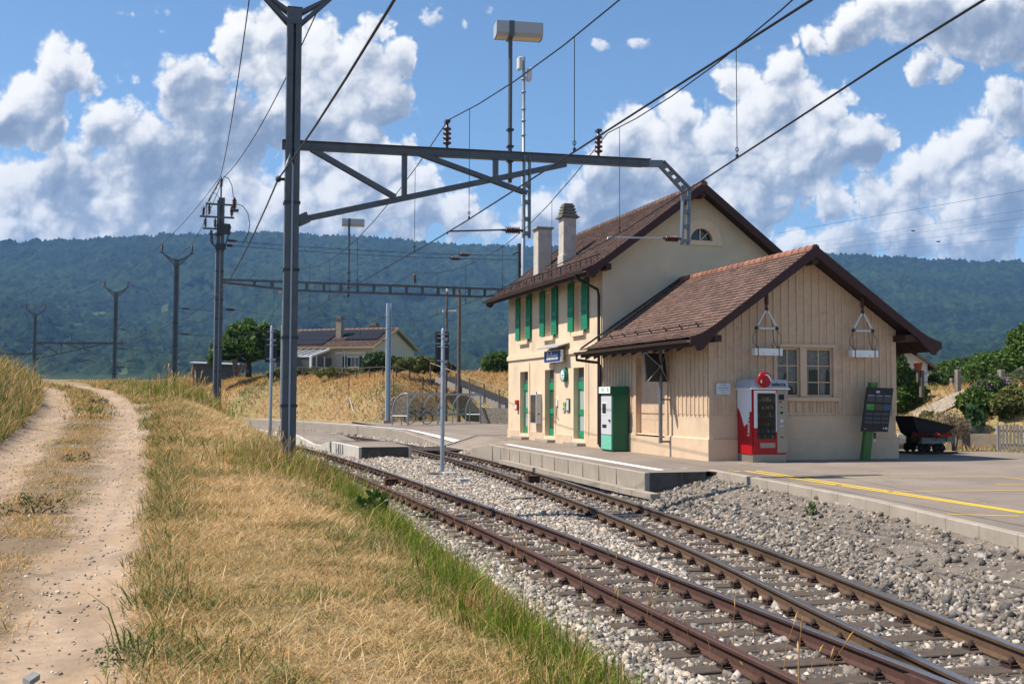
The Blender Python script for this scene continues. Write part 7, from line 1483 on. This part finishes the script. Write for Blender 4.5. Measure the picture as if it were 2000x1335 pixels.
def mown(name, n, y0, y1, w, Lm, d0=1.75, d1=5.9):
    X, Y, d = region(n, y0, y1, d0, d1); dens = n2(X, Y, 1.6, 3, 51); k = (rng.random(n) > in_path(X, Y, d)) & (rng.random(n) < .45+.8*dens); X, Y, d = X[k], Y[k], d[k]; n = len(X)
    green = sst(n2(X, Y, .55, 4, 52), .50, .64)*.75+sst(n2(X, Y, 2.4, 3, 53), .58, .7)*.4; green = np.clip(green+.35*np.exp(-((d-3.0)/.5)**2)+.30*np.exp(-((d-5.3)/.5)**2), 0, .9)
    L = Lm*np.exp(rng.normal(0, .35, n))*(.7+.9*green)*(1+.5*np.exp(-((d-5.2)/.4)**2)); blades(name, X, Y, L, w*np.exp(rng.normal(0, .2, n)), .95, col_mix(X, Y, n, green*.62))
mown('mown_grass', 210000, -24, -14, .0056, .07); mown('mown_grass_middle', 140000, -14, -4, .0085, .085); mown('mown_grass_far', 90000, -4, 12, .014, .10); mown('mown_grass_distant', 70000, 12, 48, .026, .14, 1.75, 8)
def thatch(name, n, y0, y1, w, L0):
    X, Y, d = region(n, y0, y1, 2.6, 5.5); f = n2(X, Y, 2.1, 3, 54); k = (rng.random(n) > in_path(X, Y, d)) & (rng.random(n) < 1.6*sst(f, .36, .66)); X, Y = X[k], Y[k]; n = len(X)
    blades(name, X, Y, L0*np.exp(rng.normal(0, .4, n)), w*np.exp(rng.normal(0, .2, n)), 1.28, pick([(.74,.53,.28),(.66,.46,.22),(.60,.40,.18),(.78,.58,.34)], n), .3, .012)
thatch('dead_grass', 52000, -24, -13, .0045, .13); thatch('dead_grass_middle', 42000, -13, -3, .007, .15); thatch('dead_grass_far', 36000, -3, 14, .012, .18)
def verge(name, n, y0, y1, w, Lm):
    X, Y, d = region(n, y0, y1, 1.85, 3.2); f = n2(X, Y, 1.5, 3, 55); k = (rng.random(n) < np.exp(-((d-2.42-.25*(f-.5))/.33)**2)*(.1+.9*f)); X, Y, d = X[k], Y[k], d[k]; n = len(X)
    dry = sst(n2(X, Y, .8, 3, 56), .5, .66)*.4+np.interp(Y, [-6, 0, 6], [0, .35, .6]); L = Lm*np.exp(rng.normal(0, .35, n))*(.45+1.0*n2(X, Y, 2.2, 2, 57)); C = col_mix(X, Y, n, np.clip(.80-dry, .1, 1), True); blades(name, X, Y, L, w*np.exp(rng.normal(0, .2, n)), .38, C, 1.0)
verge('long_grass', 80000, -24, -13, .0068, .215); verge('long_grass_middle', 60000, -13, -3, .0095, .24); verge('long_grass_far', 30000, -3, 16, .016, .24)
def rough(name, n, y0, y1, d0f, d1f, w, Lm, pg, lean=.45, dens=None):
    Y = rng.uniform(y0, y1, n); pm = path_mid(Y); d = pm+rng.uniform(d0f, d1f, n); X = t1(Y)-d; f = n2(X, Y, 1.1, 3, 58); k = rng.random(n) < (f*1.5 if dens is None else dens(X, Y, d-pm)); X, Y = X[k], Y[k]; n = len(X)
    g_ = np.clip(pg+(n2(X, Y, .7, 3, 59)-.5)*1.3, 0, 1); blades(name, X, Y, Lm*np.exp(rng.normal(0, .4, n))*(.6+.8*n2(X, Y, 1.5, 2, 60)), w*np.exp(rng.normal(0, .2, n)), lean, col_mix(X, Y, n, g_), 1.)
rough('field_grass', 90000, -16, 12, 1.42, 6.5, .014, .36, .42); rough('field_grass_far', 70000, 10, 50, 1.42, 10, .03, .44, .34)
ctr = lambda X, Y, u: np.exp(-((u+.12*np.sin(Y*1.3))/.40)**2)*sst(n2(X, Y, 1.5, 3, 64), .26, .5)
rough('track_grass', 80000, -22, 5, -.9, .9, .007, .075, .18, .9, ctr); rough('track_grass_far', 30000, 5, 45, -.9, .9, .022, .13, .3, .7, ctr)
edg = lambda X, Y, u: np.exp(-((u+1.55)/.28)**2)*sst(n2(X, Y, 1.3, 3, 68), .40, .6)
rough('track_edge_grass', 42000, -23, 10, -2.6, -1.2, .008, .17, .62, .6, edg)
n_ = 9000; X = GX0+rng.normal(.0, .55, n_); Y = GY+rng.normal(-.3, 1.1, n_); blades('mast_grass', X, Y, .26*np.exp(rng.normal(0, .45, n_)), .011*np.exp(rng.normal(0, .2, n_)), .4, col_mix(X, Y, n_, np.full(n_, .42), True), 1.)
n_ = 7000; X = LX+rng.normal(-1.1, .8, n_); Y = LY+rng.normal(-2.6, 1.6, n_); blades('crest_grass', X, Y, .45*np.exp(rng.normal(0, .4, n_)), .02*np.exp(rng.normal(0, .2, n_)), .4, col_mix(X, Y, n_, np.full(n_, .5), True), 1.)
# far bank and right slope
def bank(name, n, box, w, Lm, keep, pg):
    X = rng.uniform(box[0], box[1], n); Y = rng.uniform(box[2], box[3], n); k = keep(X, Y); X, Y = X[k], Y[k]; n = len(X); g_ = np.clip(pg+(n2(X, Y, .3, 4, 63)-.52)*3.2, 0, .9); OR = [(.60,.36,.14),(.52,.30,.11),(.68,.45,.21),(.42,.25,.09)]; C = np.where((rng.random(n) < g_)[:, None], pick(OLV+GRN, n), pick(OR, n)); blades(name, X, Y, Lm*np.exp(rng.normal(0, .4, n)), w*np.exp(rng.normal(0, .2, n)), .7, C, 1.)
def fk(X, Y): q = dist_right(X, Y); return (q > .1) & (q < 11) & (Y > 38)
bank('slope_grass', 230000, (-22, 14, 38, 95), .036, .26, fk, .26)
def rk(X, Y): q = dist_right(X, Y); return (q > .15) & (q < 16) & (Y < 30) & (depth(X, Y) > 30) & (depth(X, Y) < 66)
bank('garden_grass', 110000, (9, 40, -6, 40), .024, .22, rk, .34)
# tall dry stalks with seed heads: in the stones and round the big mast
def stalks(name, X, Y, L, r=.004):
    b = MB(); rr = random.Random(len(X)); Z = hz(np.array(X), np.array(Y))
    for x, y, z, l in zip(X, Y, Z, L):
        a = rr.uniform(0, 6.28); k_ = rr.uniform(.05, .4)*l; p0 = Vector((x, y, z-.03)); p1 = p0+Vector((math.cos(a)*k_*.35, math.sin(a)*k_*.35, l*.6)); p2 = p0+Vector((math.cos(a)*k_, math.sin(a)*k_, l*.97)); c = rr.choice(STRAW); c = tuple(v*rr.uniform(.8, 1.15) for v in c); b.tube([p0, p1, p2], [r, r*.8, r*.5], 3, False, col=c); b.tube([p1.lerp(p2, .72), p2, p2+(p2-p1).normalized()*l*.08], [r*.8, r*2.6, r*.4], 4, False, col=c)
    o = b.build(name, GRASS); tag(o, kind='stuff')
n = 150; Y = rng.uniform(-20, 8, n); X = t1(Y)-rng.uniform(.2, 1.5, n)*rng.choice([1, 1, 1, .3], n); stalks('dry_stalks', X, Y, rng.uniform(.25, .6, n))
n = 120; X = GX0+rng.normal(-.1, .45, n); Y = GY+rng.normal(-.1, .7, n); stalks('mast_stalks', X, Y, rng.uniform(.3, .8, n), .0035)
n = 80; X = LX+rng.normal(-.9, .6, n); Y = LY+rng.normal(-2, 1.2, n); stalks('pale_stalks', X, Y, rng.uniform(.5, 1.3, n), .009)
# weeds one can point to
def weed(name, label, cat, px, py_, z, lobes, n_, sz, pal_, seed):
    p = AZ(px, py_, z); x, y = float(p[0]), float(p[1]); return bush(name, label, cat, x, y, zg_(x, y), lobes, n_, sz, pal_, seed)
GG = [(.11,.13,.055),(.14,.155,.07),(.08,.10,.04),(.20,.18,.09),(.17,.12,.06)]
weed('bramble', 'broad leaved dark green bramble at the edge of the stones', 'bramble', 717, 1020, .3, [(-.14,0,.18,.15),(.14,0,.25,.16),(0,.1,.14,.14),(.2,-.05,.12,.12)], 150, .055, [(.04,.085,.012),(.06,.12,.02),(.09,.16,.03)], 31)
weed('track_weed', 'dark straggly weed on the strip between the ruts of the farm track', 'weed', 62, 972, .85, [(-.32,0,.06,.12),(.0,0,.10,.15),(.30,.1,.07,.12),(-.1,.1,.18,.09),(.18,.0,.17,.08)], 620, .014, GG, 32)
weed('track_weed', 'small far weed on the strip between the ruts of the farm track', 'weed', 193, 800, 1.7, [(-.2,0,.06,.16),(.15,0,.09,.16)], 350, .026, GG, 33)
weed('track_weed', 'brown weed on the strip, between the dark one and the small far one', 'weed', 150, 890, 1.05, [(-.15,0,.04,.12),(.12,.1,.06,.12)], 320, .015, [(.14,.11,.05),(.10,.09,.04),(.07,.08,.03)], 34)
weed('verge_weed', 'grey green weed clump at the lower left of the dry grass', 'weed', 255, 1290, .5, [(-.14,0,.02,.10),(.06,.02,.04,.10),(.2,0,.02,.08)], 420, .010, GG, 35)
weed('kerb_weed', 'small green weed on the gravel strip below the kerb', 'weed', 1585, 1000, .25, [(0,0,.06,.1),(.08,.1,.16,.05)], 160, .022, GREENS, 36)
o = MB().prism([AZ(44, 1333, .53), AZ(66, 1320, .53), AZ(78, 1326, .53), AZ(58, 1340, .53)], (0, 0, .03)).build('flat_stone', mat('slate_stone', (.22, .22, .21), .9, var=.2)); tag(o, 'flat grey stone at the lower left edge of the farm track', 'stone')
# pebbles of the farm track
n = 5200; Y = rng.uniform(-23, 12, n); u = rng.uniform(-1.7, 1.7, n); X = t1(Y)-path_mid(Y)+u
stones('track_pebbles', X, Y, .026, STONE, [(.42,.35,.28),(.3,.235,.18),(.5,.44,.37),(.22,.18,.15),(.38,.28,.2)], 0., .45)
n = 2600; Y = rng.uniform(-24, -3.8, n); X = edge(Y)-rng.uniform(.05, 1.4, n); stones('strip_pebbles', X, Y, .028, STONE, PAL, 0., .5)
